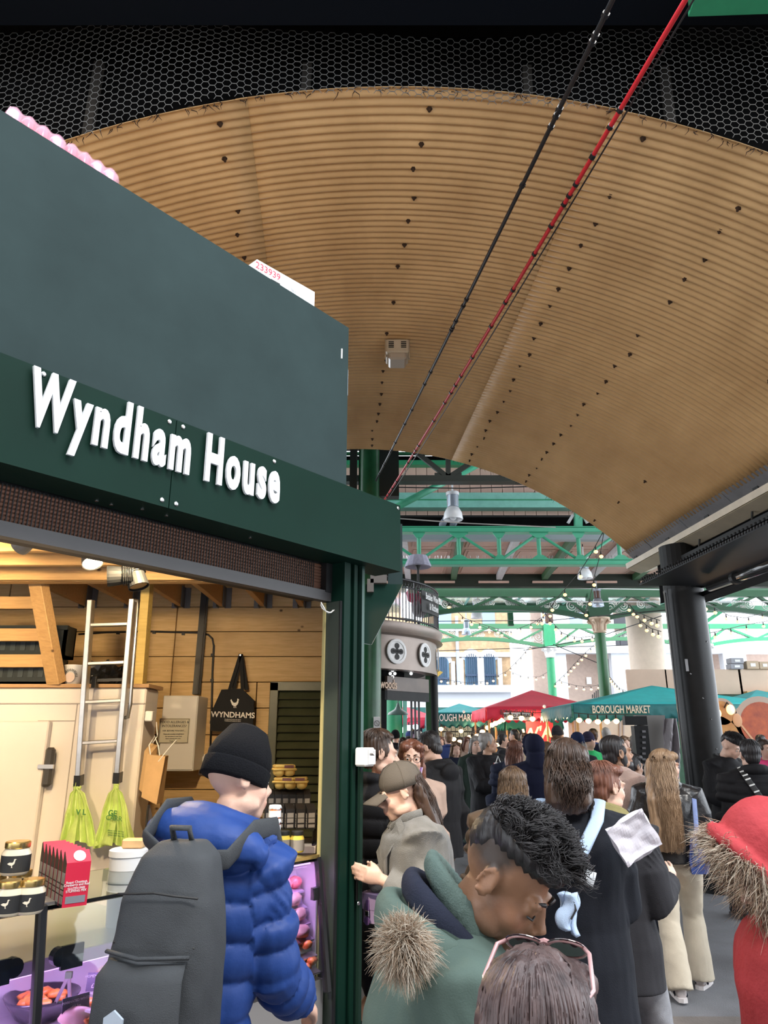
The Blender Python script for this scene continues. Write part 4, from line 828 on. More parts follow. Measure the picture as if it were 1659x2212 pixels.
# --- clerestory and boarded slopes
hw = bpy.data.objects.new('wall_clerestory', None); COL.objects.link(hw); hw['kind'] = 'structure'; hw.location = (2, 16.5, 7.2)
def hz(y, Y): return at(CX, y, Y).z
def band(y0, y1, Y, x0, x1, t, nm, m, par=hw, board=0):
    z0, z1 = hz(y1, Y), hz(y0, Y)
    if board:
        n = int((x1 - x0) / board); src = None
        for i in range(n):
            mb = MB(); a = x0 + i * board
            if src is None:
                mb.bb((a + .006, Y, z0), (a + board - .006, Y + t, z1)); src = mb.build(nm, m, par); sx = a
            else: inst(src, Matrix.Translation((a - sx, 0, 0)), par, name=nm)
    else:
        mb = MB(); mb.bb((x0, Y, z0), (x1, Y + t, z1)); return mb.build(nm, m, par)
band(985, 1146, 16.62, -3, 8, .1, 'backing', M_void)
band(1003, 1066, 16.5, -2.6, 4.6, .08, 'board', M_board, board=.26); band(1095, 1113, 16.5, -2.6, 5.6, .08, 'board', M_board, board=.26)
band(1064, 1096, 16.2, -3, 8, .3, 'teal_beam', M_teal); band(1078, 1080, 16.17, -3, 8, .03, 'beam_edge', M_green)
band(994, 1004, 16.3, -3, 8, .2, 'green_rail', M_green); band(976, 981, 16.3, -3, 8, .1, 'green_rail', M_green2)
band(1113, 1117, 16.3, -3, 8, .2, 'ledge', M_black)
# --- ceiling soffit with panels and rafters
cf = bpy.data.objects.new('ceiling_hall', None); COL.objects.link(cf); cf['kind'] = 'structure'; cf.location = (3, 18.5, 6.3)
mb = MB(); mb.bb((-6, 16.2, 6.36), (14, 21.3, 6.42)); mb.build('roof_board', M_soffit, cf)
x = -4.0; src = None
for i in range(13):
    a = -3.6 + i * 1.35; dx = .028 * 4.8
    mb = MB(); mb.bar((a, 16.3, 6.26), (a + .27, 21.1, 6.26), .16, .16); mb.build('rafter', M_rafter if i % 2 else mat('rafter_green', (.05, .13, .06), .5), cf)
    for j in range(3):
        y0 = 16.5 + j * 1.55; mb = MB(); mb.box((a + .70 + .05 * (j + 1), y0 + .7, 6.352), (1.0, 1.30, .03), bev=.02); pn = mb.build('soffit_panel', M_soffit, cf)
        mb = MB(); c = (a + .70 + .05 * (j + 1), y0 + .7, 6.333)
        for s in (-1, 1): mb.box((c[0] + s * .40, c[1], c[2]), (.025, 1.1, .02)); mb.box((c[0], c[1] + s * .55, c[2]), (.82, .025, .02))
        mb.build('panel_moulding', M_soffit, pn)
mb = MB(); mb.bb((-6, 16.25, 6.12), (14, 16.45, 6.36)); mb.build('grey_beam', mat('beam_grey', (.28, .32, .34), .5), cf)
mb = MB(); mb.bb((-6, 21.1, 5.98), (14, 21.35, 6.36)); mb.build('end_beam', mat('blackish_green', (.01, .018, .01), .5), cf)  # end beam in a very dark green
for i in range(8): mb = MB(); mb.bb((-2 + i * 1.6, 21.02, 6.08), (-1.1 + i * 1.6, 21.09, 6.14)); mb.build('strip_light', M_board, cf)
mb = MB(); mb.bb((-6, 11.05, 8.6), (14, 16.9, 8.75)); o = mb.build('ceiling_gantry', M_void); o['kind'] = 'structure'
# --- dark truss chord just beyond the vault
td = thing('dark_truss', 'black riveted truss close behind the far rim of the vault', 'truss', (1, 12.6, 6.1)); zc = hz(1037, 12.6)
mb = MB(); mb.bb((-3, 12.5, zc - .06), (5, 12.7, zc + .06)); mb.build('bottom_chord', mat('truss_black', (.01, .016, .012), .5), td)
A = lambda x, y, Y=12.6: at(x, y, Y)
for a, b in (((968, 1032), (888, 968)), ((968, 1032), (968, 960)), ((968, 1032), (1060, 972)), ((1240, 1040), (1120, 980))):
    mb = MB(); mb.bar(A(*a), A(*b), .09, .06, up=(0, 1, 0)); mb.build('diagonal', MATS['truss_black'], td)
mb = MB(); p = A(968, 1031); mb.box(p, (.5, .05, .16)); mb.build('gusset', MATS['truss_black'], td)
for x0, x1 in ((-.55, -.25), (-.2, .0)):
    pass
# --- green column cluster by the stall, lamp posts
def column(name, label, x, Y, r, z1, m, cap=None, parts=()):
    t = thing(name, label, 'column', (x, Y, 0)); mb = MB(); mb.lathe([(r * 1.5, 0), (r * 1.5, .25), (r * 1.1, .4), (r, .5), (r * .94, z1)], (x, Y, 0), 20); mb.build('shaft', m, t, auto=50)
    if cap:
        zc0, zc1, rc, cm = cap; mb = MB(); mb.lathe([(r * .98, zc0 - .06), (r * 1.2, zc0 - .04), (r * 1.0, zc0), (r * 1.15, zc0 + (zc1 - zc0) * .5), (rc, zc1 - .06), (rc * 1.05, zc1 - .05), (rc * 1.05, zc1)], (x, Y, 0), 20); mb.build('capital', cm, t, auto=50)
        for k in range(8):
            a = k * math.pi / 4; mb = MB(); mb.tube([(x + r * 1.05 * math.cos(a), Y + r * 1.05 * math.sin(a), zc0 + .02), (x + r * 1.25 * math.cos(a), Y + r * 1.25 * math.sin(a), zc0 + (zc1 - zc0) * .55), (x + rc * 1.1 * math.cos(a), Y + rc * 1.1 * math.sin(a), zc1 - .1)], [.035, .03, .05], 6); mb.build('leaf', cm, t)
    return t
p = at(796, 1500, 11.6); M_pipe = mat('column_green', (.018, .10, .04), .3, var=.2)
gc = column('iron_column', 'dark green iron column behind the corner post with safety signs', p.x, 11.6, .20, 9.0, M_pipe)
for dx, w in ((-.28, .12), (.32, .35)): mb = MB(); mb.bb((p.x + dx - w / 2, 11.5, 5.6), (p.x + dx + w / 2, 11.7, 8.6)); mb.build('stanchion', MATS['truss_black'], gc)
mb = MB(); mb.lathe([(.24, 5.25), (.28, 5.3), (.28, 5.5), (.24, 5.55)], (p.x, 11.6, 0), 16); mb.build('collar', mat('mossy', (.22, .25, .06), .7), gc)
for k, (yc, hh) in enumerate(((1572, 44), (1598, 18))):
    t = thing('safety_sign', ('upper white no smoking sign on the green column', 'lower white sign mostly hidden by the dark-haired man')[k], 'sign', at(816, yc, 11.3)); q = at(814, yc, 11.34); h = hh * .0072
    mb = MB(); mb.box(q, (.10, .012, h)); mb.build('plate', M_white, t)
    if k == 0:
        mb = MB(); mb.box(q + Vector((0, -.009, -h * .32)), (.09, .005, h * .28)); mb.build('red_field', mat('sign_red', (.6, .05, .06), .5), t)
        mb = MB(); mb.lathe([(.036, -.002), (.042, -.002), (.042, .002), (.036, .002)], q + Vector((0, -.01, h * .2)), 18, axis=(0, 1, 0), cap=False); mb.bar(q + Vector((-.026, -.01, h * .2 + .026)), q + Vector((.026, -.01, h * .2 - .026)), .004, .008, up=(0, 1, 0)); mb.build('prohibition_ring', M_ink, t)
        for j in range(2): text('lettering', 'No smoking' if j == 0 else 'It is against the law', q + Vector((0, -.013, -h * .26 - .03 * j)), (1, 0, 0), (0, 0, 1), M_whiteink, .016, t)
# --- bright green lattice girder
tg_ = thing('lattice_girder', 'bright green riveted lattice girder spanning the market hall', 'girder', (3, 15, 5.6)); Y = 15.0; zt, zb = hz(1147, Y), hz(1217, Y); M_lat = mat('lattice_green', (.075, .42, .25), .35, var=.06)
for z, h in ((zt, .10), (zb, .10)): mb = MB(); mb.bb((-3, Y - .12, z - h / 2), (6.1, Y + .12, z + h / 2), .01); mb.bb((-3, Y - .14, z + h / 2), (6.1, Y + .14, z + h / 2 + .02)); mb.build('chord', M_lat, tg_)
xs = [at(px, 1180, Y).x for px in (820, 905, 991, 1078, 1164, 1250, 1337)]
for i, x in enumerate(xs):
    mb = MB(); mb.tube([(x, Y, zb), (x, Y, zt)], .045, 10); mb.build('post', M_lat, tg_)
    for z, s in ((zt - .09, -1), (zb + .09, 1)):
        mb = MB(); w = .20 if i % 2 == 0 else .13; mb.prism([(-w, -s * .06), (w, -s * .06), (w, -s * .02), (.06, s * .08), (-.06, s * .08), (-w, -s * .02)], (x, Y - .07, z), (1, 0, 0), (0, 0, 1), -.02); mb.build('gusset', M_lat, tg_)
    if i < len(xs) - 1:
        a, b = ((x, Y, zt - .06), (xs[i + 1], Y, zb + .06)) if i % 2 == 0 else ((x, Y, zb + .06), (xs[i + 1], Y, zt - .06)); mb = MB(); mb.tube([a, b], .032, 8); mb.build('diagonal', M_lat, tg_)
mb = MB()
for i in range(120): mb.tube([(xx := random.uniform(.3, 6), Y, zb + .06), (xx + random.uniform(-.03, .03), Y, zb + .17)], .004, 3)
mb.build('bird_spike', M_chrome, tg_, kind='stuff')
st_ = thing('green_strut', 'slender green diagonal strut rising from the stall sign towards the girder', 'strut', at(846, 1102, 13)); mb = MB(); mb.tube([at(836, 1106, 13), at(1040, 1000, 14.5)], .07, 10); mb.build('tube', M_lat, st_, smooth=True)
s2 = thing('green_bracket', 'green bracket column between lattice girder and vault rim', 'bracket', at(1248, 1120, 15)); mb = MB(); mb.bar(at(1249, 1138, 15.0), at(1249, 1098, 15.0), .16, .12); mb.build('post', M_lat, s2)
for d in (-22, 20): mb = MB(); mb.bar(at(1249 + d, 1130, 15), at(1249 + d * .5, 1112, 15), .06, .05, up=(0, 1, 0)); mb.build('brace', M_rafter, s2)
for k, px in enumerate((957, 980)):
    t = thing('pigeon', ('left', 'right')[k] + ' grey pigeon perched on the lattice girder under the white lamp', 'pigeon', at(px, 1140, 15), 0, 'pigeons'); q = Vector((at(px, 1140, 15).x, 15.0, zt + .07)); M_pg = mat('pigeon_grey', (.22, .24, .30), .6, var=.3, vscale=30)
    mb = MB(); mb.ell(q + Vector((0, 0, .10)), (.075, .13, .08), (R(-35), 0, .5), 12, 8); mb.ell(q + Vector((.03, -.05, .20)), (.04, .045, .045), n=10, m=6); mb.ell(q + Vector((.015, -.02, .165)), (.045, .05, .05), n=10, m=6); mb.build('body', M_pg, t, smooth=True)
    mb = MB(); mb.tube([q + Vector((.045, -.09, .2)), q + Vector((.055, -.12, .195))], [.012, .002], 6); mb.build('beak', M_ink, t); mb = MB(); mb.bar(q + Vector((-.03, .10, .08)), q + Vector((-.06, .21, .03)), .05, .015); mb.build('tail', M_pg, t)
    for s in (-1, 1): mb = MB(); mb.tube([q + Vector((s * .02, 0, .04)), q + Vector((s * .02, -.01, -.005))], .006, 5); mb.build('leg', mat('pigeon_leg', (.5, .15, .12), .6), t)
# --- bell shaped lamps
M_bell = mat('bell_glass', (.85, .87, .9), .25, spec=.6); M_bellgrey = mat('lamp_body', (.45, .52, .62), .3, metal=.5)
def bell(label, px, py, Y, s, dark=False, long=True):
    p = at(px, py, Y); t = thing('bell_lamp', label, 'lamp', p, 0, 'bell lamps'); m = M_bellgrey if dark else M_bell
    mb = MB(); mb.lathe([(.30 * s, 0), (.31 * s, .02 * s), (.28 * s, .22 * s), (.20 * s, .38 * s), (.15 * s, .42 * s), (.13 * s, .42 * s), (.18 * s, .37 * s), (.26 * s, .2 * s), (.29 * s, .0)], p, 24, cap=False); mb.build('shade', m, t, smooth=True)
    mb = MB(); mb.lathe([(.17 * s, .42 * s), (.17 * s, .80 * s)], p, 18); mb.build('gear_body', mat('dark_gear', (.12, .06, .04), .5) if dark == 2 else M_bellgrey, t, auto=40)
    for k in range(6): a = k * math.pi / 3; mb = MB(); mb.bar(p + Vector((.175 * s * math.cos(a), .175 * s * math.sin(a), .44 * s)), p + Vector((.175 * s * math.cos(a), .175 * s * math.sin(a), .8 * s)), .02 * s, .02 * s); mb.build('fin', m, t)
    mb = MB(); mb.lathe([(.21 * s, .80 * s), (.21 * s, .9 * s), (.06 * s, .95 * s)], p, 18); mb.build('cap', m, t, auto=40); mb = MB(); mb.tube([p + Vector((0, 0, .9 * s)), p + Vector((0, 0, 1.35 * s))], .03 * s, 6); mb.build('hook', m, t)
    if 16.3 < Y < 21: mb = MB(); mb.tube([p + Vector((0, 0, 1.3 * s)), Vector((p.x, p.y, 6.34))], .012, 5); mb.build('suspension_rod', M_ink, t)
    mb = MB(); mb.ell(p + Vector((0, 0, .12 * s)), (.12 * s, .12 * s, .14 * s), n=10, m=7); mb.build('bulb', M_bell, t, smooth=True)
bell('big white bell lamp hanging above the two pigeons', 979, 1123, 13.4, .62)
bell('bell lamp among the upper string bulbs under the soffit', 1264, 1250, 17.5, .6); bell('bell lamp in front of the tall cast iron column', 1292, 1310, 20.5, .55, 2); bell('grey bell lamp seen right of the black column', 1506, 1333, 16, .42)
bell('faint bell lamp under the first arch', 1030, 1336, 26, .7); bell('lower faint bell lamp before the arched windows', 1008, 1371, 27, .6, 1); bell('bell lamp at the right edge under the side deck', 1652, 1246, 14, .5)
# --- ornate arched trusses
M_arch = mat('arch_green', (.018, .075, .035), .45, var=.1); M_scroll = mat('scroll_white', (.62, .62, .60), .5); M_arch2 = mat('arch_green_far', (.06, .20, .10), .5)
def spiral(mb, c, r, turns, rr, ph=0, sgn=1):
    n = int(turns * 14); mb.tube([c + Vector((r * (1 - .9 * i / n) * math.cos(ph + sgn * 2 * math.pi * turns * i / n), 0, r * (1 - .9 * i / n) * math.sin(ph + sgn * 2 * math.pi * turns * i / n))) for i in range(n + 1)], rr, 4, cap=False)
def arch_truss(label, Y, x0, x1, zt, zc, zsp, m, sm, nb=6, back=None, thick=.16):
    t = thing('arched_truss', label, 'truss', ((x0 + x1) / 2, Y, zc)); mb = MB(); mb.bb((x0, Y - thick / 2, zt - .10), (x1, Y + thick / 2, zt + .10)); mb.build('top_chord', m, t)
    zf = lambda x: zsp + (zc - zsp) * (1 - ((2 * x - x0 - x1) / (x1 - x0)) ** 2)
    mb = MB(); n = 24; P = [Vector((x0 + (x1 - x0) * i / n, Y, zf(x0 + (x1 - x0) * i / n))) for i in range(n + 1)]
    mb.loft([[p + Vector((0, -thick / 2, -.07)), p + Vector((0, thick / 2, -.07)), p + Vector((0, thick / 2, .07)), p + Vector((0, -thick / 2, .07))] for p in P]); mb.build('arched_chord', m, t)
    w = (x1 - x0) / nb
    for i in range(nb):
        a = x0 + i * w; b = a + w; p, q = ((a, Y, zt - .05), (b, Y, zf(b))) if i % 2 else ((a, Y, zf(a)), (b, Y, zt - .05)); mb = MB(); mb.bar(p, q, .08, .13, up=(0, 1, 0)); mb.build('brace', m, t)
        for c, sx in ((a + w * .30, 1), (a + w * .72, -1)):
            lo, hi = zf(c), zt - .1; hgt = (hi - lo)
            if hgt < .2: continue
            mb = MB(); r = min(hgt * .36, w * .24); cc = Vector((c, Y + .02, (lo + hi) / 2)); spiral(mb, cc, r, 2.4, .016, 0, sx); spiral(mb, cc + Vector((sx * r * 1.3, 0, r * .5)), r * .5, 1.8, .013, 1, -sx); spiral(mb, cc + Vector((sx * r * 1.2, 0, -r * .6)), r * .42, 1.8, .013, 2, sx); mb.build('scroll', sm, t)
    return t
zc1 = at(1300, 1310, 22)
colx = at(1296, 1370, 22).x
arch_truss('nearest ornate arched truss left of the tall cast iron column', 22, colx - 5.9, colx - .1, hz(1283, 22), hz(1313, 22) , hz(1338, 22), M_arch, M_scroll, 6)
arch_truss('nearest ornate arched truss right of the tall cast iron column', 22, colx + .1, colx + 5.9, hz(1283, 22), hz(1313, 22), hz(1338, 22), M_arch, M_scroll, 6)
col2 = at(1190, 1440, 30).x
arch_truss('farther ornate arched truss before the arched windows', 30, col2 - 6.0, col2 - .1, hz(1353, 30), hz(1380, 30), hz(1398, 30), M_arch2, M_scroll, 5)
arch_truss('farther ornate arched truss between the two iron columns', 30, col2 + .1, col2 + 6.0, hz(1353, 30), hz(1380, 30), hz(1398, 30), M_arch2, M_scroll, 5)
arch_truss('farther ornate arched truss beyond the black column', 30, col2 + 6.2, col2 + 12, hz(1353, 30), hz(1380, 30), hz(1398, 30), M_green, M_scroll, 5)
for Y, y0, y1 in ((24.5, 1308, 1322), (33, 1295, 1305)): tt_ = thing('tie_beam', 'plain green tie beam ' + ('behind the nearest arch' if Y < 25 else 'far back above the windows'), 'beam', (5, Y, 5)); mb = MB(); mb.bb((-3, Y, hz(y1, Y)), (16, Y + .15, hz(y0, Y))); mb.build('beam', mat('mid_green', (.05, .20, .11), .5), tt_)
gl = thing('glazed_strip', 'bright glazed roof strip with thin bars above the first arch', 'roof glazing', (5, 24, 6.4)); M_pane = mat('roof_glass', (.9, .97, 1), .1, trans=.9)
for i in range(16):
    x = -1.5 + i * .9; mb = MB(); mb.bb((x + .03, 23.4, 6.42), (x + .87, 26.5, 6.44)); mb.build('pane', M_pane, gl); mb = MB(); mb.bb((x - .03, 23.4, 6.38), (x + .03, 26.5, 6.46)); mb.build('glazing_bar', M_teal, gl)
for a, b in ((23.3, 23.4), (26.5, 26.6)): mb = MB(); mb.bb((-2, a, 6.3), (13.5, b, 6.5)); mb.build('glazing_rail', M_arch, gl)
M_castiron = mat('capital_stone', (.62, .48, .36), .6, var=.1)
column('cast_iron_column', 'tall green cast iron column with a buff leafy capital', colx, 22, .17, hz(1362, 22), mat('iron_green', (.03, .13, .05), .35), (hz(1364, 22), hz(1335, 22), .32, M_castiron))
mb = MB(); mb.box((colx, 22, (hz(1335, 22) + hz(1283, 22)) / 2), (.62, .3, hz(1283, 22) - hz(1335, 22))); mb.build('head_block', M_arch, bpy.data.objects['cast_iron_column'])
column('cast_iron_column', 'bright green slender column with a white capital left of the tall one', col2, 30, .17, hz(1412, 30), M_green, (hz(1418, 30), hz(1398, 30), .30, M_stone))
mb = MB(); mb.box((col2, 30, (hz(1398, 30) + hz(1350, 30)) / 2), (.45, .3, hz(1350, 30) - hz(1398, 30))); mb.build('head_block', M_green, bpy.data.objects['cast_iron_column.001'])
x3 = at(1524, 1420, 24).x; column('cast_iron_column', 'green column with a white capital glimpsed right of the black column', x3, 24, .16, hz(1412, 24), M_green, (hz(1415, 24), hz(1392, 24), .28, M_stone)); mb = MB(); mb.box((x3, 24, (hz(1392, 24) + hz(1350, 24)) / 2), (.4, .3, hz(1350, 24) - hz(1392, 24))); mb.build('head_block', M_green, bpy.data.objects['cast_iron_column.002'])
mb = MB(); mb.bar((x3, 24, hz(1350, 24)), (x3 + 1.5, 24, hz(1290, 24)), .1, .14, up=(0, 1, 0)); mb.build('brace', M_green, bpy.data.objects['cast_iron_column.002'])
x4 = at(1101, 1300, 26).x; hp2 = thing('hanger_post', 'thin green post dropping from the roof to the farther arch', 'post', (x4, 26, hz(1352, 26))); mb = MB(); mb.bb((x4 - .1, 25.95, hz(1352, 26)), (x4 + .1, 26.1, hz(1262, 26))); mb.build('post', M_green2, hp2)

# --- round bar with balcony
DC = Vector((-1.12, 14.1, 0)); DR = 2.2; M_drum = mat('bronze_drum', (.26, .21, .18), .35, metal=.35, var=.15, vscale=2); M_rail = mat('rail_black', (.02, .018, .022), .4)
dr_ = thing('round_bar', 'bronze round bar building with balcony and quatrefoil roundels', 'building', DC)
zl1, zl0 = 3.50, 3.16
def zd(y, px=948):  # height on the right silhouette
    return at(px, y, 14.1).z
z_rail, z_floor, z_led, z_fas = zd(1288), zd(1372), zd(1395), zd(1462)
mb = MB(); mb.lathe([(DR - .1, z_floor), (DR + .04, z_floor), (DR + .05, z_floor - .05), (DR + .0, z_led + .05), (DR + .05, z_led), (DR - .06, z_led - .02)], DC, 64); mb.build('balcony_ledge', M_drum, dr_, auto=40)
mb = MB(); mb.lathe([(DR - .07, z_led - .01), (DR - .07, z_fas), (DR - .30, z_fas), (DR - .30, z_led)], DC, 64, cap=False); mb.build('fascia', M_drum, dr_, auto=40)
mb = MB(); mb.lathe([(DR - .08, z_fas + .02), (.0, z_fas + .02)], DC, 48, cap=False); mb.build('soffit', M_black, dr_)
def dp(a, r, z): return DC + Vector((r * math.sin(a), -r * math.cos(a), z))
def ang_for(px):  # angle on the drum seen at pixel column px
    best = min(range(0, 1500), key=lambda k: abs((lambda p: p.x / p.y)(dp(k / 1000, DR, 0)) - (px - CX) / 1545)); return best / 1000
for z, r in ((z_rail, .022), (z_rail - .14, .014), (z_floor + .06, .018)):
    mb = MB(); mb.tube([dp(a / 40, DR - .03, z) for a in range(-30, 70)], r, 6); mb.build('handrail', M_rail, dr_, smooth=True)
for k in range(64):
    a = -.35 + k * .036; mb = MB(); main = k % 15 == 4; r = .022 if main else .009; mb.tube([dp(a, DR - .03, z_floor), dp(a, DR - .03, z_rail - (0 if main else .14))], r, 5); mb.build('baluster', M_rail, dr_)
    mb = MB(); c = dp(a + .018, DR - .03, z_rail - .07); ax = Vector((math.cos(a), math.sin(a), 0)); mb.tube([c + ax * .052 * math.cos(t * math.pi / 6) + Vector((0, 0, .062 * math.sin(t * math.pi / 6))) for t in range(13)], .007, 4, cap=False); mb.build('ring', M_rail, dr_)
mb = MB(); mb.lathe([(DR - .09, z_floor + .1), (DR - .09, z_rail - .1)], DC, 60, arc=(R(-150), R(60)), cap=False); mb.build('glass_screen', mat('balcony_glass', (.9, .9, .95), .08, trans=.9, alpha=.45), dr_)
a0, a1 = ang_for(908), ang_for(944); am = (a0 + a1) / 2; sg = thing('bar_sign', 'black sign with white lettering on the balcony railing', 'sign', dp(am, DR + .02, z_rail - .5))
def arcplate(mb, a0, a1, z0, z1, r): mb.grid(lambda u, v: dp(a0 + (a1 - a0) * u, r, z0 + (z1 - z0) * v), 10, 2)
mb = MB(); arcplate(mb, a0, a1, z_rail - .52, z_rail - .13, DR + .02); mb.build('plate', M_ink, sg, thick=.015)
for s, dz, sz in (('Bedales Wine Bar', -.24, .17), ('& Kitchen', -.41, .17)): text('lettering', s, dp(am, DR + .06, z_rail + dz), (math.cos(am), math.sin(am), 0), (0, 0, 1), M_whiteink, sz, sg, sx=.62, bold=.003)
for px in (860, 921, 949):
    a = ang_for(px); t = thing('roundel', {860: 'left', 921: 'middle', 949: 'right'}[px] + ' white roundel with a dark quatrefoil on the round bar', 'ornament', dp(a, DR - .05, (z_led + z_fas) / 2), 0, 'roundels'); c = dp(a, DR - .06, (z_led + z_fas) / 2); nrm = Vector((math.sin(a), -math.cos(a), 0)); tn = Vector((math.cos(a), math.sin(a), 0)); up = Vector((0, 0, 1)); s = .21
    mb = MB(); mb.lathe([(s, 0), (s, .025), (s * .92, .03), (s * .78, .03), (s * .75, .02), (.001, .02)], c, 28, axis=nrm, cap=False); mb.build('disc', M_white, t, auto=40)
    for dx, dz in ((0, .11), (0, -.11), (.10, 0), (-.10, 0), (0, 0)): mb = MB(); mb.lathe([(.048, .021), (.048, .032), (.001, .032)], c + tn * dx * .85 + up * dz * .85, 12, axis=nrm, cap=False); mb.build('quatrefoil_lobe', M_ink, t)
    mb = MB(); mb.bar(c + nrm * .027 - tn * .11, c + nrm * .027 + tn * .11, .01, .035); mb.bar(c + nrm * .027 - up * .11, c + nrm * .027 + up * .11, .035, .01, up=nrm); mb.build('cross', M_ink, t)
# opening below the drum: posts, sign board, quatrefoil discs whose glow paints light through openings
for px, w, m, nm in ((829, .10, M_black, 'black'), (925, .10, M_pipe, 'green'), (937, .16, M_black, 'round black')):
    p = at(px, 1500, 13.0 if px < 900 else 14.0); t = thing('bar_post', nm + ' post of the round bar opening', 'post', (p.x, p.y, 0)); mb = MB(); mb.bb((p.x - w / 2, p.y - w / 2, 0), (p.x + w / 2, p.y + w / 2, z_fas + .1)) if px < 930 else mb.lathe([(w / 2, 0), (w / 2, z_fas + .1)], (p.x, p.y, 0), 16); mb.build('post', m, t, auto=40)
    if px == 925: 
        for q in range(3): mb = MB(); mb.bb((p.x - .20 - q * .07, p.y - .03, 0), (p.x - .16 - q * .07, p.y + .03, 2.75)); mb.build('shutter_channel', M_grey, t)
p0, p1 = at(834, 1497, 12.9), at(924, 1497, 13.8); wd_ = thing('shop_board', 'brown shop board with buff lettering inside the round bar opening', 'sign', p0)
za, zb_ = at(870, 1494, 13.3).z, at(870, 1464, 13.3).z; mb = MB(); mb.bar(Vector((p0.x, p0.y, (za + zb_) / 2)), Vector((p1.x, p1.y, (za + zb_) / 2)), .06, zb_ - za); mb.build('board', mat('bronze_board', (.13, .085, .06), .35, var=.3, vscale=1.5), wd_)
mb = MB(); mb.bar(Vector((p0.x, p0.y + .02, za - .08)), Vector((p1.x, p1.y + .02, za - .08)), .06, .16); mb.build('lower_rail', M_black, wd_)
d = (p1 - p0).normalized(); d.z = 0; text('lettering', 'woods', at(840, 1479, 12.95) + Vector((0, -.06, 0)), d, (0, 0, 1), mat('buff_print', (.62, .42, .28), .5), .22, wd_, bold=.004, sx=.75)
for k, (px, py) in enumerate(((848, 1455), (888, 1448))):
    c = at(px, py, 13.0); t = thing('quatrefoil_glow', ('left', 'right')[k] + ' glowing quatrefoil standing for a bright opening above the shop board', 'ornament', c, 0, 'quatrefoils'); 
    for dx, dz in ((0, .055), (0, -.055), (.04, 0), (-.04, 0)): mb = MB(); mb.lathe([(.03, 0), (.03, .01)], c + Vector((dx, 0, dz)), 10, axis=(0, 1, 0)); mb.build('lobe', mat('lit_white', (.9, .9, .9), .5, emit=.8), t)
mb = MB(); mb.grid(lambda u, v: dp(-.3 + 1.5 * u, DR - .6, z_fas + .02 - v * (z_fas - za + .02)), 20, 2); mb.build('dark_transom', M_void, dr_)
# awning yellow tip, heater lamp
yw = thing('yellow_awning', 'small yellow awning tip behind the round black post', 'awning', at(948, 1450, 14.6)); mb = MB(); a, b, c = at(938, 1444, 14.5), at(957, 1452, 14.8), at(938, 1468, 14.6); mb.add([a, b, c, a + Vector((0, .3, 0)), b + Vector((0, .3, 0)), c + Vector((0, .3, 0))], [(0, 1, 2), (5, 4, 3), (0, 3, 4, 1), (1, 4, 5, 2), (2, 5, 3, 0)]); mb.build('cloth', mat('yellow_cloth', (.75, .50, .10), .7), yw)
hl = thing('patio_heater', 'patio heater with a pale fluted mushroom shade on the balcony', 'heater', at(903, 1250, 13.2)); p = at(903, 1225, 13.2); n = 28
def flr(r, z, k=.03): return [p + Vector((r * (1 + k * (j % 2)) * math.cos(2 * math.pi * j / n), r * (1 + k * (j % 2)) * math.sin(2 * math.pi * j / n), z)) for j in range(n)]
mb = MB(); mb.loft([flr(.05, .22), flr(.17, .21), flr(.245, .02), flr(.24, .0), flr(.06, .03)]); mb.build('shade', mat('lilac_fabric', (.36, .36, .47), .7, var=.15, vscale=20), hl)
mb = MB(); mb.tube([p + Vector((0, 0, .03)), p + Vector((0, 0, -.05)), p + Vector((0, 0, -1.4))], [.06, .022, .022], 8); mb.build('pole', M_ink, hl)
for k in range(4):
    px, py, col = ((868, 1290, (.65, .05, .14)), (893, 1300, (.60, .05, .12)), (880, 1316, (.7, .62, .68)), (905, 1318, (.6, .55, .6)))[k]; q = at(px, py, 13.4); t = thing('balcony_cushion', ('left crimson', 'right crimson', 'pale lower', 'pale right')[k] + ' wrapped cushion behind the balcony bars', 'cushion', q, 0, 'cushions on the balcony'); mb = MB(); blob(mb, q, (.16, .12, .17), k + 200); mb.build('cushion', mat('cushion_%s' % ('red' if k < 2 else 'pale'), col, .6), t, smooth=True)

# --- far buildings
M_far = mat('yellow_stock_brick', (.46, .32, .19), .8, var=.2, vscale=5); M_farw = mat('far_render', (.58, .60, .64), .8); M_winb = mat('blue_glazing', (.12, .24, .36), .35, spec=.3)
fb = thing('victorian_building', 'pale brick building with arched barred windows across the street', 'building', (6, 42, 0)); YB = 42
FX = lambda px, py=1450: at(px, py, YB).x
FZ = lambda y: at(1030, y, YB).z
x0, x1 = FX(860), FX(1106)
mb = MB(); mb.bb((x0 - 8, YB + .35, 0), (x1, YB + 3, FZ(1215))); mb.build('wall', M_far, fb)
mb = MB(); mb.bb((x0 - 8, YB, 0), (x1, YB + .4, FZ(1496))); mb.build('ground_storey', M_farw, fb)
for z0, z1, dd in ((1496, 1488, .35), (1488, 1480, .15)): mb = MB(); mb.bb((x0 - 8, YB - dd, FZ(z0)), (x1 + .2, YB + .4, FZ(z1))); mb.build('cornice', M_farw, fb)
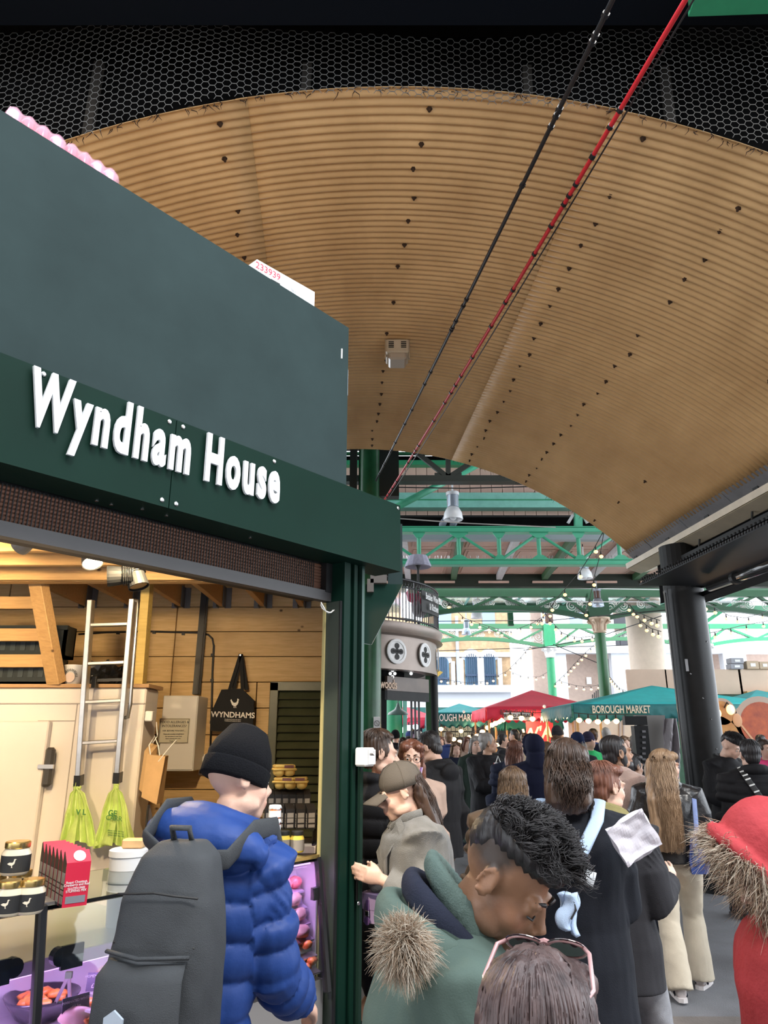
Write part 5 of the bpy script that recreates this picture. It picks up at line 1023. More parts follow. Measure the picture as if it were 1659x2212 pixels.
for c in (957, 1020, 1059, 895):
    w = (1045 - 1009) / 2 * .9; xa, xb = FX(c - 14), FX(c + 14); xc = (xa + xb) / 2; r = (xb - xa) / 2; zs_, zb0 = FZ(1425 if c != 957 else 1432), FZ(1486)
    arc = [(xc + r * math.cos(math.pi * k / 12), zs_ + r * math.sin(math.pi * k / 12)) for k in range(13)]
    mb = MB(); mb.prism([(xa, zb0)] + [(xb, zb0)] + arc, (0, YB + .30, 0), (1, 0, 0), (0, 0, 1), -.02); wnd = mb.build('window', M_winb, fb)
    for k in range(1, 6): x = xa + (xb - xa) * k / 6; mb = MB(); mb.bb((x - .025, YB + .2, zb0), (x + .025, YB + .25, zs_ + math.sqrt(max(0, r * r - (x - xc) ** 2)))); mb.build('bar', mat('bar_blue', (.03, .06, .12), .5), wnd)
    mb = MB(); mb.bb((xa, YB + .18, zs_ - .9), (xb, YB + .24, zs_ - .8)); mb.build('transom', MATS['bar_blue'], wnd)
    R2 = r * 1.5; arc2 = [(xc + R2 * math.cos(math.pi * k / 12), zs_ + .1 + R2 * math.sin(math.pi * k / 12)) for k in range(13)]
    mb = MB(); mb.prism(arc2 + [((xc - r), zs_)] + arc[::-1][1:], (0, YB + .30, 0), (1, 0, 0), (0, 0, 1), -.25); mb.build('stone_arch', M_farw, fb)
    for x in (xa - .22, xb + .22): mb = MB(); mb.bb((x - .11, YB + .05 + .01 * (c % 7), zb0), (x + .11, YB + .36, zs_ + .1)); mb.build('pilaster', M_farw, fb)
for c in (965, 1062): xa, xb = FX(c - 14), FX(c + 14); mb = MB(); mb.bb((xa, YB + .28, FZ(1355)), (xb, YB + .36, FZ(1318))); mb.build('window', mat('upper_pane', (.25, .38, .60), .2), fb)
for y0, y1 in ((1362, 1350), (1418, 1408)): mb = MB(); mb.bb((x0 - 8, YB + .2, FZ(y0)), (x1, YB + .4, FZ(y1))); mb.build('string_course', M_farw, fb)
dpx = FX(990); mb = MB(); mb.tube([(dpx, YB + .1, 0), (dpx, YB + .1, FZ(1330))], .09, 8); mb.build('downpipe', mat('pipe_blue', (.35, .4, .5), .5), fb)
gb = thing('white_gable', 'brilliant white rendered gable wall beside the brick building', 'building', (9, 40, 0)); GX = lambda px, y: at(px, y, 40)
pts = [GX(1106, 1700), GX(1192, 1700), GX(1192, 1372), GX(1150, 1392), GX(1106, 1436)]; mb = MB(); mb.prism([(p.x, max(p.z, 0)) for p in pts], (0, 40, 0), (1, 0, 0), (0, 0, 1), -.3); mb.build('wall', mat('brilliant_white', (.92, .94, .95), .7), gb)
ib = thing('office_block', 'pale building with rooms and white pilasters behind the string lights', 'building', (12, 37, 0)); IX = lambda px, y: at(px, y, 37); M_room = mat('room_beige', (.50, .38, .32), .8, var=.1)
def ibox(nm, px0, y0, px1, y1, dy, t, m): a, b = IX(px0, y1), IX(px1, y0); mb = MB(); mb.bb((a.x, 37 + dy, max(0, a.z)), (b.x, 37 + dy + t, b.z)); return mb.build(nm, m, ib)
ibox('wall', 1180, 1200, 1900, 1660, 1.5, .3, M_room); ibox('fascia', 1180, 1396, 1900, 1412, -.3, .6, M_farw); ibox('upper_wall', 1180, 1230, 1320, 1396, .4, .4, mat('soft_white', (.8, .8, .84), .8)); ibox('upper_wall', 1378, 1230, 1900, 1396, .4, .4, MATS['soft_white'])
for px in (1212, 1348, 1470, 1600): ibox('pilaster', px - 7, 1412, px + 9, 1660, -.1, .5, M_farw)
for a, b in ((1326, 1345), (1347, 1376)): ibox('window', a, 1325, b, 1345, .5, .1, mat('dark_pane', (.03, .03, .04), .15)); ibox('window', a, 1366, b, 1396, .5, .1, MATS['dark_pane'])
for a, b in ((1236, 1260), (1180, 1195)): ibox('window', a, 1320, b, 1350, .3, .05, mat('upper_pane', (.25, .38, .6), .2))
ibox('doorway', 1330, 1418, 1352, 1500, 1.3, .1, mat('dark_door', (.06, .045, .04), .7)); ibox('notice', 1284, 1458, 1293, 1474, 1.35, .06, M_white)
for k in range(7): px = 1280 + k * 4; a, b = IX(px, 1508), IX(px, 1488 + max(0, 12 - k * 4)); mb = MB(); mb.tube([a, b], .03, 4); mb.build('stair_baluster', M_ink, ib)
for k in range(9): ibox('upper_detail', 1470 + 24 * k, 1380, 1488 + 24 * k, 1392, -.35, .1, MATS['soft_white'])
wb2 = thing('white_fascia_panel', 'cream drum clad pillar rising behind the hoarding', 'pillar', at(1400, 1450, 26)); p = at(1402, 1450, 26); mb = MB(); mb.lathe([(.62, 0), (.62, at(1402, 1292, 26).z), (.58, at(1402, 1288, 26).z)], (p.x, 26, 0), 36); mb.build('drum', mat('buff_clad', (.62, .50, .40), .55, var=.06), wb2, auto=40); wb2.name = 'clad_pillar'
hb = thing('hoarding', 'long beige plywood hoarding above the turquoise canopy', 'hoarding', at(1500, 1500, 21)); M_ply = mat('beige_ply', (.62, .47, .36), .7, var=.06, vscale=2)
for a, b in ((1357, 1440), (1440, 1520), (1520, 1600), (1600, 1690)): p, q = at(a, 1500, 20.5), at(b, 1446, 20.5); mb = MB(); mb.bb((p.x + .01, 20.5, p.z), (q.x - .01, 20.6, q.z), .01); mb.build('panel', M_ply, hb)
p, q = at(1340, 1560, 20.7), at(1700, 1499, 20.7); mb = MB(); mb.bb((p.x, 20.6, .0), (q.x, 20.75, q.z)); mb.build('green_base', M_green2, hb); mb = MB(); a, b = at(1520, 1501, 20.3), at(1700, 1490, 20.3); mb.bb((a.x + 1.2, 20.3, a.z), (b.x, 20.5, a.z + .1)); mb.build('shelf', M_joist, hb)
zt_ = at(1500, 1446, 20.55).z; M_crateg = mat('crate_grey', (.30, .30, .33), .6)
for k, (px, py, w, h) in enumerate(((1586, 1433, .36, .14), (1586, 1418, .36, .15), (1620, 1431, .34, .22), (1646, 1433, .30, .2))):
    z = zt_ + (0 if k != 1 else .15) + h / 2; q = at(px, py, 20.55); t = thing('storage_box', ('lower grey crate with a white label on the hoarding', 'upper grey crate stacked on the other above the hoarding', 'brown cardboard box beside the grey crates', 'pale cardboard box at the right end of the hoarding')[k], 'box', (q.x, 20.55, z - h / 2), 0, 'boxes on the hoarding'); mb = MB(); mb.box((q.x, 20.55, z), (w, .3, h), bev=.01); mb.build('box', M_crateg if k < 2 else mat('cardboard', (.5, .38, .27), .8), t); mb = MB(); mb.box((q.x, 20.395, z), (w * .4, .01, h * .4)); mb.build('label', M_white, t)

# --- canopies
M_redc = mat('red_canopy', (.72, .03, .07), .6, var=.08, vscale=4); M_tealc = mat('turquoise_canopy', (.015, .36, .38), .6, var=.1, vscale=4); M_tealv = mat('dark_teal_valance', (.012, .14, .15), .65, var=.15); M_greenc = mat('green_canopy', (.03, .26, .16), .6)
def canopy(label, x0, x1, y0, y1, ze, zr, m, mv, words=None, wm=None, vh=.24, wx=.5, posts=True, wsz=.2):
    t = thing('market_canopy', label, 'canopy', ((x0 + x1) / 2, (y0 + y1) / 2, ze)); cx, cy = (x0 + x1) / 2, (y0 + y1) / 2; n = 24
    mb = MB()
    def sag(a, b, c, u, v): return a.lerp(b, u).lerp(c, v) - Vector((0, 0, .10 * v * (1 - v) * (1 if 0 < u < 1 else .3)))
    cs_ = [Vector((x0, y0, ze)), Vector((x1, y0, ze)), Vector((x1, y1, ze)), Vector((x0, y1, ze))]; top = Vector((cx, cy, zr))
    for k in range(4):
        a, b = cs_[k], cs_[(k + 1) % 4]; mb.grid(lambda u, v: sag(a, b, top, u, v), 13, 9)
    mb.build('roof_cloth', m, t, smooth=True, thick=.01)
    for k in range(4):
        a, b = cs_[k], cs_[(k + 1) % 4]; L = (b - a).length; nn = Vector((b.y - a.y, a.x - b.x, 0)).normalized(); ns = max(8, int(L / .022))
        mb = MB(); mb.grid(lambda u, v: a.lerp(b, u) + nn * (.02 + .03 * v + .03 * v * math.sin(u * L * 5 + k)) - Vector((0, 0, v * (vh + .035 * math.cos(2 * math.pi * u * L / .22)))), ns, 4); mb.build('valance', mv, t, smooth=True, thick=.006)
    if words:
        for i in range(1): text('lettering', words, (x0 + (x1 - x0) * wx, y0 - .075, ze - vh * .40), (1, 0, 0), (0, 0, 1), wm, wsz, t, sx=.62, bold=.003)
    if posts:
        for a in cs_: mb = MB(); q = a.lerp(top, .04); mb.bb((q.x - .022, q.y - .022, 0), (q.x + .022, q.y + .022, ze)); mb.build('pole', M_joist, t)
    for px in ((x0 + x1) / 2,): mb = MB(); mb.ell((px, y0 - .02, ze + .03), (.04, .03, .04), n=8, m=6); mb.build('finial', M_white, t)
    return t
def cx_(px, Y): return (px - CX) / 1612 * Y
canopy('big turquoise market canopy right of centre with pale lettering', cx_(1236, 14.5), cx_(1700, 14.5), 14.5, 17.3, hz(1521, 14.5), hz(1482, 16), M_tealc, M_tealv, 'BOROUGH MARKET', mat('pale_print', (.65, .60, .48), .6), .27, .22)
canopy('red market canopy with dark lettering over the bakery stall', cx_(1050, 17.5), cx_(1300, 17.5), 17.5, 20.2, hz(1529, 17.5), hz(1492, 19), M_redc, M_redc, 'BOROUGH MARKET', mat('dark_print', (.06, .03, .04), .6), .26, .27, wsz=.15)
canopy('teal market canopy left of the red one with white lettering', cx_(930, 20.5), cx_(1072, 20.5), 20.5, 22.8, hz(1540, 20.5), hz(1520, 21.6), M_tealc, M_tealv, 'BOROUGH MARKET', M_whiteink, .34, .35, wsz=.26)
canopy('crimson canopy seen through the round bar opening', cx_(800, 23), cx_(955, 23), 23, 26, hz(1552, 23), hz(1526, 24.5), M_redc, M_redc)
canopy('green lined canopy under the red one', cx_(1090, 21), cx_(1210, 21), 21, 23, hz(1556, 21), hz(1530, 22), M_greenc, M_greenc)
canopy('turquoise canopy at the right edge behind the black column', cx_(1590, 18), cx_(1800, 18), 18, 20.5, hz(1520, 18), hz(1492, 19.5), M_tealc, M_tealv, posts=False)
gs = thing('green_shed', 'teal painted shed front seen left below the buildings', 'shed', at(880, 1545, 30)); a, b = at(760, 1590, 30), at(1060, 1528, 30); mb = MB(); mb.bb((a.x, 30, 0), (b.x, 30.5, b.z)); mb.build('front', mat('shed_teal', (.03, .14, .13), .6), gs)
q = at(848, 1520, 22); gq = column('iron_column', 'bright green column standing behind the bar opening', q.x, 22, .30, 3.3, M_green); mb = MB(); mb.bb((q.x + .3, 21.9, 0), (q.x + .42, 22.1, 3.3)); mb.build('flange', M_teal, gq)
pl = thing('pendant_lamp', 'dark enamel pendant lamp inside the bar opening', 'lamp', at(860, 1540, 20)); p = at(860, 1544, 20); mb = MB(); mb.lathe([(.28, 0), (.26, .05), (.10, .14), (.05, .22), (.03, .3)], p, 20, cap=False); mb.build('shade', mat('enamel', (.06, .10, .09), .3), pl, smooth=True); mb = MB(); mb.tube([p + Vector((0, 0, .3)), p + Vector((0, 0, .9))], .012, 5); mb.build('flex', M_ink, pl)
# --- stall backs, banners, signs
def panel(name, label, cat, px0, y0, px1, y1, Y, m, t=.04, to_ground=False):
    a, b = at(px0, y1, Y), at(px1, y0, Y); o = thing(name, label, cat, ((a.x + b.x) / 2, Y, 0 if to_ground else a.z)); mb = MB(); mb.bb((a.x, Y, 0 if to_ground else a.z), (b.x, Y + t, b.z)); mb.build('board', m, o); return o, Vector(((a.x + b.x) / 2, Y - .012, (a.z + b.z) / 2)), b.x - a.x, b.z - a.z
o, c, w, h = panel('bakery_banner', 'crimson bakery banner with white script under the red canopy', 'banner', 1139, 1558, 1194, 1617, 18.2, mat('banner_red', (.52, .02, .04), .5), .02)
text('lettering', "W'Ao", c + Vector((0, 0, .03)), (1, 0, .15), (-.15, 0, 1), M_cream, .40, o, bold=.008, shear=.3); text('lettering', 'BAKERY', c + Vector((.08, 0, -h * .38)), (1, 0, 0), (0, 0, 1), MATS['pale_print'], .07, o)
o, c, w, h = panel('bread_sign', 'white bread sign with black capitals below the red canopy edge', 'sign', 1089, 1539, 1146, 1556, 17.2, M_white, .02); text('lettering', 'BREAD AHEAD', c + Vector((0, 0, .015)), (1, 0, 0), (0, 0, 1), M_ink, .105, o, bold=.001); mb = MB(); mb.box(c + Vector((0, 0, -h * .28)), (w * .45, .004, .02)); mb.build('rule', M_ink, o)
o, c, w, h = panel('dark_stall_front', 'dark stall front with menu rows behind the walking crowd', 'stall', 942, 1552, 1140, 1640, 24, mat('stall_dark', (.05, .045, .04), .7), .1, True); text('lettering', 'the Mousetrap', at(1030, 1558, 23.95), (1, 0, 0), (0, 0, 1), M_cream, .22, o, sx=.8)
for j in range(2):
    for i in range(8): p = at(952 + i * 9, 1574 + j * 13, 23.9); mb = MB(); mb.box(p, (.11, .02, .14)); mb.build('menu_card', mat('menu_cream', (.65, .60, .42), .6), o); mb = MB(); mb.bar(p + Vector((-.035, -.014, -.04)), p + Vector((.035, -.014, .04)), .004, .015, up=(0, 1, 0)); mb.build('menu_mark', M_ink, o)
o, c, w, h = panel('purple_booth', 'dark purple booth glimpsed through the bar opening', 'stall', 855, 1562, 912, 1640, 25, mat('booth_purple', (.03, .015, .06), .6), .1, True); mb = MB(); a = at(885, 1575, 24.9); mb.prism([(-.13, -.1), (.09, -.1), (.16, .1), (-.13, .1)], a, (1, 0, 0), (0, 0, 1), .02); mb.build('yellow_flash', mat('flash_yellow', (.7, .5, .06), .5), o); mb = MB(); a, b = at(866, 1600, 24.85), at(906, 1586, 24.85); mb.bb((a.x, 24.8, a.z), (b.x, 24.9, b.z)); mb.build('counter_front', mat('mauve', (.45, .28, .42), .6), o)
o, c, w, h = panel('food_van', 'cream serving van side under the turquoise canopy', 'van', 1232, 1520, 1452, 1607, 20.3, mat('van_cream', (.78, .66, .52), .5, var=.05), .1)
for px in (1246, 1339, 1347): a, b = at(px, 1605, 20.27), at(px, 1530, 20.27); mb = MB(); mb.bar(a, b, .03, .02); mb.build('panel_joint', MATS['joint_grey'], o)
o, c, w, h = panel('counter_front', 'pale counter front with equipment below the cream van', 'counter', 1290, 1607, 1460, 1700, 19.6, mat('counter_pale', (.6, .5, .4), .6), .1, True)
o, c, w, h = panel('speaker_panel', 'slim grey upright panel with a dark ribbed edge left of the black column', 'panel', 1395, 1545, 1436, 1760, 11.2, mat('panel_grey', (.20, .19, .18), .55), .12, True); a, b = at(1386, 1760, 11.15), at(1397, 1568, 11.15); mb = MB(); mb.bb((a.x, 11.1, 0), (b.x, 11.25, b.z)); mb.build('ribbed_edge', M_black, o); a, b = at(1350, 1566, 11.1), at(1396, 1547, 11.1); mb = MB(); mb.bb((a.x, 11.08, a.z), (b.x, 11.2, b.z)); mb.build('top_box', M_black, o)
for i in range(14): p = at(1391, 1580 + i * 12, 11.08); mb = MB(); mb.box(p, (.05, .01, .03)); mb.build('rib', M_grey, o)
a = at(1440, 1556, 11.0); sw = thing('tarpaulin_roll', 'rumpled grey tarpaulin strip hung between panel and black column', 'tarpaulin', a); mb = MB(); mb.grid(lambda u, v: at(1434 + 28 * u + 6 * v, 1552 + 130 * v, 11.0) + Vector((0, .06 * math.sin(u * 9 + v * 4) + .03 * noise.noise(Vector((u * 4, v * 9, 1))), 0)), 14, 16); mb.build('sheet', mat('tarp', (.30, .28, .30), .4), sw, thick=.01)
# pasta poster right of the black column
o, c, w, h = panel('pasta_poster', 'large pasta photograph banner right of the black column', 'banner', 1515, 1535, 1700, 1690, 13.5, mat('poster_brown', (.20, .15, .13), .4, col2=(.10, .07, .07), vscale=1.2), .03)
PP = lambda px, py, d=.02: at(px, py, 13.5 - d)
text('lettering', 'LA PASTA', PP(1563, 1567), (1, 0, .03), (0, 0, 1), M_whiteink, .23, o, bold=.002); text('lettering', 'FAST FOOD', PP(1560, 1586), (1, 0, .03), (0, 0, 1), M_whiteink, .08, o)
M_pl = [mat('plate_pasta', (.36, .19, .05), .5, col2=(.25, .10, .02), vscale=9), mat('plate_tomato', (.34, .07, .015), .5, col2=(.20, .03, .01), vscale=8), mat('plate_rim', (.30, .24, .20), .5), mat('spoon_brown', (.42, .24, .13), .5), mat('cloth_stripe', (.32, .29, .27), .7)]
for px, py, rr, k in ((1548, 1600, .55, 0), (1647, 1566, .50, 1), (1560, 1540, .26, 0)):
    q = PP(px, py); mb = MB(); mb.lathe([(rr * .8, 0), (rr * .8, .006)], q, 30, axis=(0, -1, 0)); mb.build('pasta_print', M_pl[k], o); mb = MB(); mb.lathe([(rr * .8, .004), (rr, .004), (rr, .0), (rr * .8, .0)], q, 30, axis=(0, -1, 0), cap=False); mb.build('plate_print', M_pl[2], o)
for s in range(5): a, b = PP(1556 + s * 9, 1530), PP(1632 + s * 9, 1622); mb = MB(); mb.bar(a, b, .05, .006, up=(0, 1, 0)); mb.build('stripe_print', M_pl[4], o)
q = PP(1593, 1556, .03); mb = MB(); mb.ell(q, (.085, .01, .12), n=14, m=8); mb.build('spoon_print', M_pl[3], o); mb = MB(); mb.bar(q, PP(1660, 1640, .03), .004, .035, up=(1, 0, 0)); mb.build('spoon_handle', M_pl[3], o)
for k, px in enumerate((1549, 1578)): q = PP(px, 1541 - 8 * (k), .25); t = thing('stall_lamp', ('left', 'right')[k] + ' warm lamp lighting the pasta banner', 'lamp', q, 0, 'banner lamps'); mb = MB(); mb.ell(q, (.07, .07, .09), n=12, m=8); mb.build('bulb', M_bulb, t, smooth=True); mb = MB(); mb.tube([q + Vector((0, 0, .06)), q + Vector((0, .10, .13)), q + Vector((0, .26, .02))], .012, 5); mb.build('flex', M_ink, t)
# --- festoon lights
bulb_me = None
def string(label, pts, n, m=None, s=.055, drop=.09, wire=.008):
    """wire through photograph-derived world points, n bulbs hung at even steps"""
    global bulb_me
    P = [at(*p) for p in pts]; t = thing('string_light', label, 'string lights', P[0]); mb = MB(); mb.tube(P, wire, 5); mb.build('wire', M_ink, t); L = [0]
    for a, b in zip(P[:-1], P[1:]): L.append(L[-1] + (b - a).length)
    for i in range(n):
        d = L[-1] * (i + .5) / n; k = max(j for j in range(len(P) - 1) if L[j] <= d); q = P[k].lerp(P[k + 1], (d - L[k]) / max(1e-6, L[k + 1] - L[k]))
        mb = MB(); mb.tube([q, q - Vector((0, 0, drop * .5)), q - Vector((0, 0, drop))], [wire, s * .35, s * .35], 5); mb.build('socket', M_ink, t)
        key = (m or M_bulb).name
        if bulb_me is None: bulb_me = {}
        if key not in bulb_me:
            mb = MB(); mb.lathe([(.001, -1.5), (.6, -1.25), (1, -.7), (.85, -.2), (.4, .1)], (0, 0, 0), 10, cap=False); bulb_me[key] = mb.mesh('bulb', m or M_bulb, True)
        o = bpy.data.objects.new('bulb', bulb_me[key]); link(o, t); o.matrix_basis = Matrix.Translation(q - Vector((0, 0, drop))) @ Matrix.Scale(s, 4)
string('string light falling from the vault corner past the upper bell lamp', [(1302, 1150, 13.5), (1278, 1195, 14), (1252, 1236, 14.5), (1205, 1290, 15.5), (1160, 1350, 17)], 5, s=.042)
string('second string light falling from the vault corner to the tall column', [(1304, 1152, 13.5), (1296, 1200, 14), (1284, 1245, 14.6), (1275, 1290, 15.5), (1262, 1330, 17)], 4, s=.042)
string('string light swinging from the clad pillar towards the black column', [(1350, 1300, 17), (1372, 1320, 16), (1402, 1333, 14.5), (1425, 1340, 13)], 5, s=.040)
string('lower string light sagging before the clad pillar', [(1360, 1305, 17), (1382, 1340, 16), (1405, 1357, 14.8), (1428, 1364, 13.4)], 5, s=.040)
string('string light climbing right of the black column', [(1512, 1300, 14), (1540, 1310, 15), (1575, 1330, 16), (1610, 1335, 17), (1660, 1320, 18)], 6, s=.042)
string('lower string light right of the black column', [(1505, 1372, 14), (1545, 1365, 15.5), (1600, 1352, 17), (1665, 1340, 18.5)], 5, s=.042)
string('string light crossing under the first arch at left', [(955, 1290, 22), (985, 1318, 22), (1002, 1335, 22), (1040, 1348, 23), (1085, 1362, 24)], 6, s=.052)
string('string light sagging between the arches at centre', [(1040, 1352, 26), (1075, 1366, 26), (1110, 1362, 25), (1150, 1346, 24), (1195, 1318, 22)], 8, s=.052)
string('string light running right from the centre crossing', [(1165, 1310, 20), (1185, 1335, 20.5), (1215, 1368, 21.5), (1250, 1378, 22.5), (1290, 1372, 23)], 8, s=.052)
string('string light dropping along the arched windows', [(1150, 1390, 30), (1125, 1420, 30), (1095, 1450, 30), (1070, 1462, 30)], 7, s=.055)
string('low string light sagging before the arched windows', [(946, 1464, 30), (975, 1470, 30), (1010, 1475, 30), (1045, 1472, 30), (1072, 1462, 30)], 9, s=.052)
string('string light sloping across the office rooms', [(1292, 1385, 26), (1262, 1412, 27), (1240, 1435, 28), (1222, 1455, 29), (1195, 1480, 30)], 11, s=.052)
string('low string light across the office rooms', [(1205, 1470, 30), (1240, 1480, 30), (1270, 1484, 30), (1300, 1478, 30)], 6, s=.055)
string('string light between the tall column and the hoarding', [(1312, 1455, 24), (1325, 1472, 24.5), (1340, 1488, 25), (1352, 1492, 25)], 7, s=.052)
string('string light in front of the white gable', [(1100, 1450, 34), (1130, 1462, 34), (1165, 1462, 34), (1195, 1445, 34)], 6, s=.058)
string('row of bright bulbs under the turquoise canopy edge', [(1240, 1540, 14.2), (1290, 1544, 14.2), (1330, 1543, 14.2), (1380, 1545, 14.2), (1400, 1545, 14.2)], 8, M_bulbw, .06)
string('row of bright bulbs under the red canopy edge', [(1090, 1536, 17.2), (1150, 1540, 17.2), (1190, 1538, 17.2), (1232, 1534, 17.2)], 6, M_bulbw, .07)
string('swag of bulbs before the dark stall at left', [(945, 1556, 20), (968, 1580, 20), (1000, 1594, 19.5), (1030, 1578, 19), (1058, 1556, 18.5), (1090, 1540, 17.5)], 13, M_bulbw, .07)
string('lower swag of bulbs behind the walkers', [(985, 1560, 21), (1010, 1580, 21), (1045, 1592, 20), (1085, 1600, 19), (1120, 1606, 18.5), (1160, 1590, 18)], 11, M_bulbw, .07)
string('cool bulbs under the crimson canopy through the opening', [(832, 1566, 22.6), (860, 1568, 22.6), (885, 1560, 22.6), (905, 1558, 22.6)], 5, mat('cool_bulb', (.8, .9, 1), .3, emit=7, ecol=(.6, .8, 1)), .10)
for k, pts in enumerate((((945, 1262, 21.5), (1200, 1270, 21.5), (1430, 1274, 21.5)), ((945, 1342, 23), (1190, 1340, 23), (1440, 1318, 20)), ((945, 1406, 27), (1200, 1398, 27), (1430, 1392, 27)), ((860, 1120, 12.3), (1000, 1130, 13), (1200, 1139, 14)), ((810, 1052, 12), (1000, 1055, 12.3), (1190, 1050, 12.4)), ((1205, 1300, 19), (1430, 1300, 19), (1659, 1300, 19)), ((1195, 1392, 25), (1310, 1440, 25)), ((1130, 1405, 27), (1280, 1380, 25), (1430, 1330, 22)))):
    P = [at(*p) for p in pts]; t = thing('stay_wire', ('pale stay wire below the soffit beam', 'dark stay wire below the first arch', 'dark stay wire across the farther arch', 'dusty cable drooping past the white bell lamp', 'thin dark cable just under the dark truss', 'white stay wire through the scrollwork', 'dark wire sloping beside the tall column', 'dark wire rising to the black column')[k], 'wire', P[0]); mb = MB(); mb.tube(P, .012 if k in (3, 4) else .014, 5); mb.build('wire', M_white if k in (0, 5) else (mat('dusty_wire', (.35, .33, .31), .8) if k == 3 else M_ink), t)
sp = thing('wall_speaker', 'small dark box hung where the string lights cross', 'box', at(1188, 1335, 23)); mb = MB(); mb.box(at(1186, 1336, 23), (.22, .2, .3), bev=.02); mb.build('casing', mat('box_brown', (.14, .09, .08), .5), sp)
# warm pools of the stall lights on the crowd behind
for (px, py, Y, e) in ((1030, 1570, 20.5, 60), (1150, 1560, 17.5, 60), (1330, 1550, 15.5, 90), (1600, 1530, 12.6, 10)):
    l = bpy.data.lights.new('stall_glow', 'POINT'); l.energy = e; l.color = (1, .68, .36); l.shadow_soft_size = .25; o = bpy.data.objects.new('stall_glow', l); COL.objects.link(o); o.location = at(px, py, Y)
# ================================================================== people
def V3(*a): return Vector(a)
def remesh(mb, name, voxel, smooth=2, mats=None, dec=0):
    me = mb.mesh(name, mats or [])
    bm = bmesh.new(); bm.from_mesh(me); bmesh.ops.recalc_face_normals(bm, faces=bm.faces); bm.to_mesh(me); bm.free()
    o = bpy.data.objects.new(name, me); md = o.modifiers.new('r', 'REMESH'); md.mode = 'VOXEL'; md.voxel_size = voxel; md.use_smooth_shade = True
    if smooth: m2 = o.modifiers.new('s', 'SMOOTH'); m2.iterations = smooth; m2.factor = .5
    if dec: m3 = o.modifiers.new('d', 'DECIMATE'); m3.ratio = dec
    r = bake(o); bpy.data.objects.remove(o); r.name = name
    r.materials.clear()
    for m in (mats if isinstance(mats, (list, tuple)) else [mats]):
        if m: r.materials.append(m)
    r.polygons.foreach_set('use_smooth', [True] * len(r.polygons)); return r
def getco(me):
    n = len(me.vertices); a = np.empty(n * 3, np.float32); me.vertices.foreach_get('co', a); b = np.empty(n * 3, np.float32); me.vertices.foreach_get('normal', b); return a.reshape(-1, 3), b.reshape(-1, 3)
def setco(me, a): me.vertices.foreach_set('co', a.astype(np.float32).ravel()); me.update()
def vnoise(P, sc, seed=0):
    """cheap smooth pseudo-noise on many points"""
    rs = np.random.RandomState(seed); out = np.zeros(len(P))
    for k in range(6):
        d = rs.normal(size=3); d /= np.linalg.norm(d); f = sc * (0.6 + .25 * k); out += np.sin(P @ d * f + rs.rand() * 6.28 + 1.7 * np.sin(P @ np.roll(d, 1) * f * .7 + rs.rand() * 6)) / (1 + .3 * k)
    return out / 3.2
def strand_mesh(S, r, name, m, taper=.25):
    """S: array strands x points x 3; r: radius (scalar or per strand)"""
    S = np.asarray(S, np.float64); n, k, _ = S.shape; T = np.gradient(S, axis=1); T /= np.linalg.norm(T, axis=2, keepdims=True) + 1e-9
    ref = np.array([.31, .22, .92]); A = np.cross(T, ref); A /= np.linalg.norm(A, axis=2, keepdims=True) + 1e-9; B = np.cross(T, A)
    rr = np.broadcast_to(np.asarray(r, float).reshape(-1, 1), (n, k)) * (np.concatenate([np.linspace(.7, 1, max(1, k // 3)), np.linspace(1, taper, k - max(1, k // 3))]))[None, :]
    V = np.stack([S + rr[..., None] * (A * math.cos(t) + B * math.sin(t)) for t in (0, 2.094, 4.189)], axis=2).reshape(-1, 3)
    base = (np.arange(n)[:, None] * k + np.arange(k - 1)[None, :]) * 3; F = []
    for j in range(3): F.append(np.stack([base + j, base + (j + 1) % 3, base + 3 + (j + 1) % 3, base + 3 + j], axis=2).reshape(-1, 4))
    F = np.concatenate(F); me = bpy.data.meshes.new(name); me.vertices.add(len(V)); me.vertices.foreach_set('co', V.astype(np.float32).ravel()); me.loops.add(F.size); me.loops.foreach_set('vertex_index', F.astype(np.int32).ravel())
    me.polygons.add(len(F)); me.polygons.foreach_set('loop_start', np.arange(0, F.size, 4, dtype=np.int32)); me.polygons.foreach_set('use_smooth', np.ones(len(F), bool)); me.materials.append(m); me.update(calc_edges=True); return me
def addobj(name, me, parent): o = bpy.data.objects.new(name, me); COL.objects.link(o); o.parent = parent; return o
def ik(a, b, l1, l2, hint):
    d = b - a; L = d.length
    if L > (l1 + l2) * .995: b = a + d.normalized() * (l1 + l2) * .995; d = b - a; L = d.length
    x = (l1 * l1 - l2 * l2 + L * L) / (2 * L); hgt = math.sqrt(max(0, l1 * l1 - x * x)); u = d.normalized(); h = Vector(hint); h = (h - u * h.dot(u)).normalized()
    return a + u * x + h * hgt, b
def hair_mat(name, c, c2):
    return mat('hair_' + name, c, .42, col2=c2, vscale=38, stretch=(1, 1, .14), spec=.5, bump=.25, bscale=90)
H_BLACK = hair_mat('black', (.012, .011, .012), (.03, .026, .028)); H_DBROWN = hair_mat('dark_brown', (.028, .016, .011), (.07, .038, .024)); H_BROWN = hair_mat('brown', (.11, .06, .03), (.22, .13, .07)); H_BLOND = hair_mat('dark_blond', (.20, .12, .065), (.42, .28, .17)); H_GREY = hair_mat('grey', (.25, .23, .21), (.42, .40, .38)); H_AUB = hair_mat('auburn', (.10, .035, .022), (.22, .09, .055)); H_PLUM = hair_mat('highlighted', (.035, .020, .021), (.155, .105, .10))
M_skin = mat('skin', (.6, .4, .3), .48, attr='Col', var=.06, vscale=40, bump=.05, bscale=160, spec=.4)
SK = {'fair': (.66, .42, .32), 'mid': (.50, .30, .20), 'tan': (.40, .22, .135), 'brown': (.30, .155, .09)}
M_eye = mat('eye_white', (.7, .68, .66), .1); M_iris = mat('iris', (.03, .018, .01), .1)
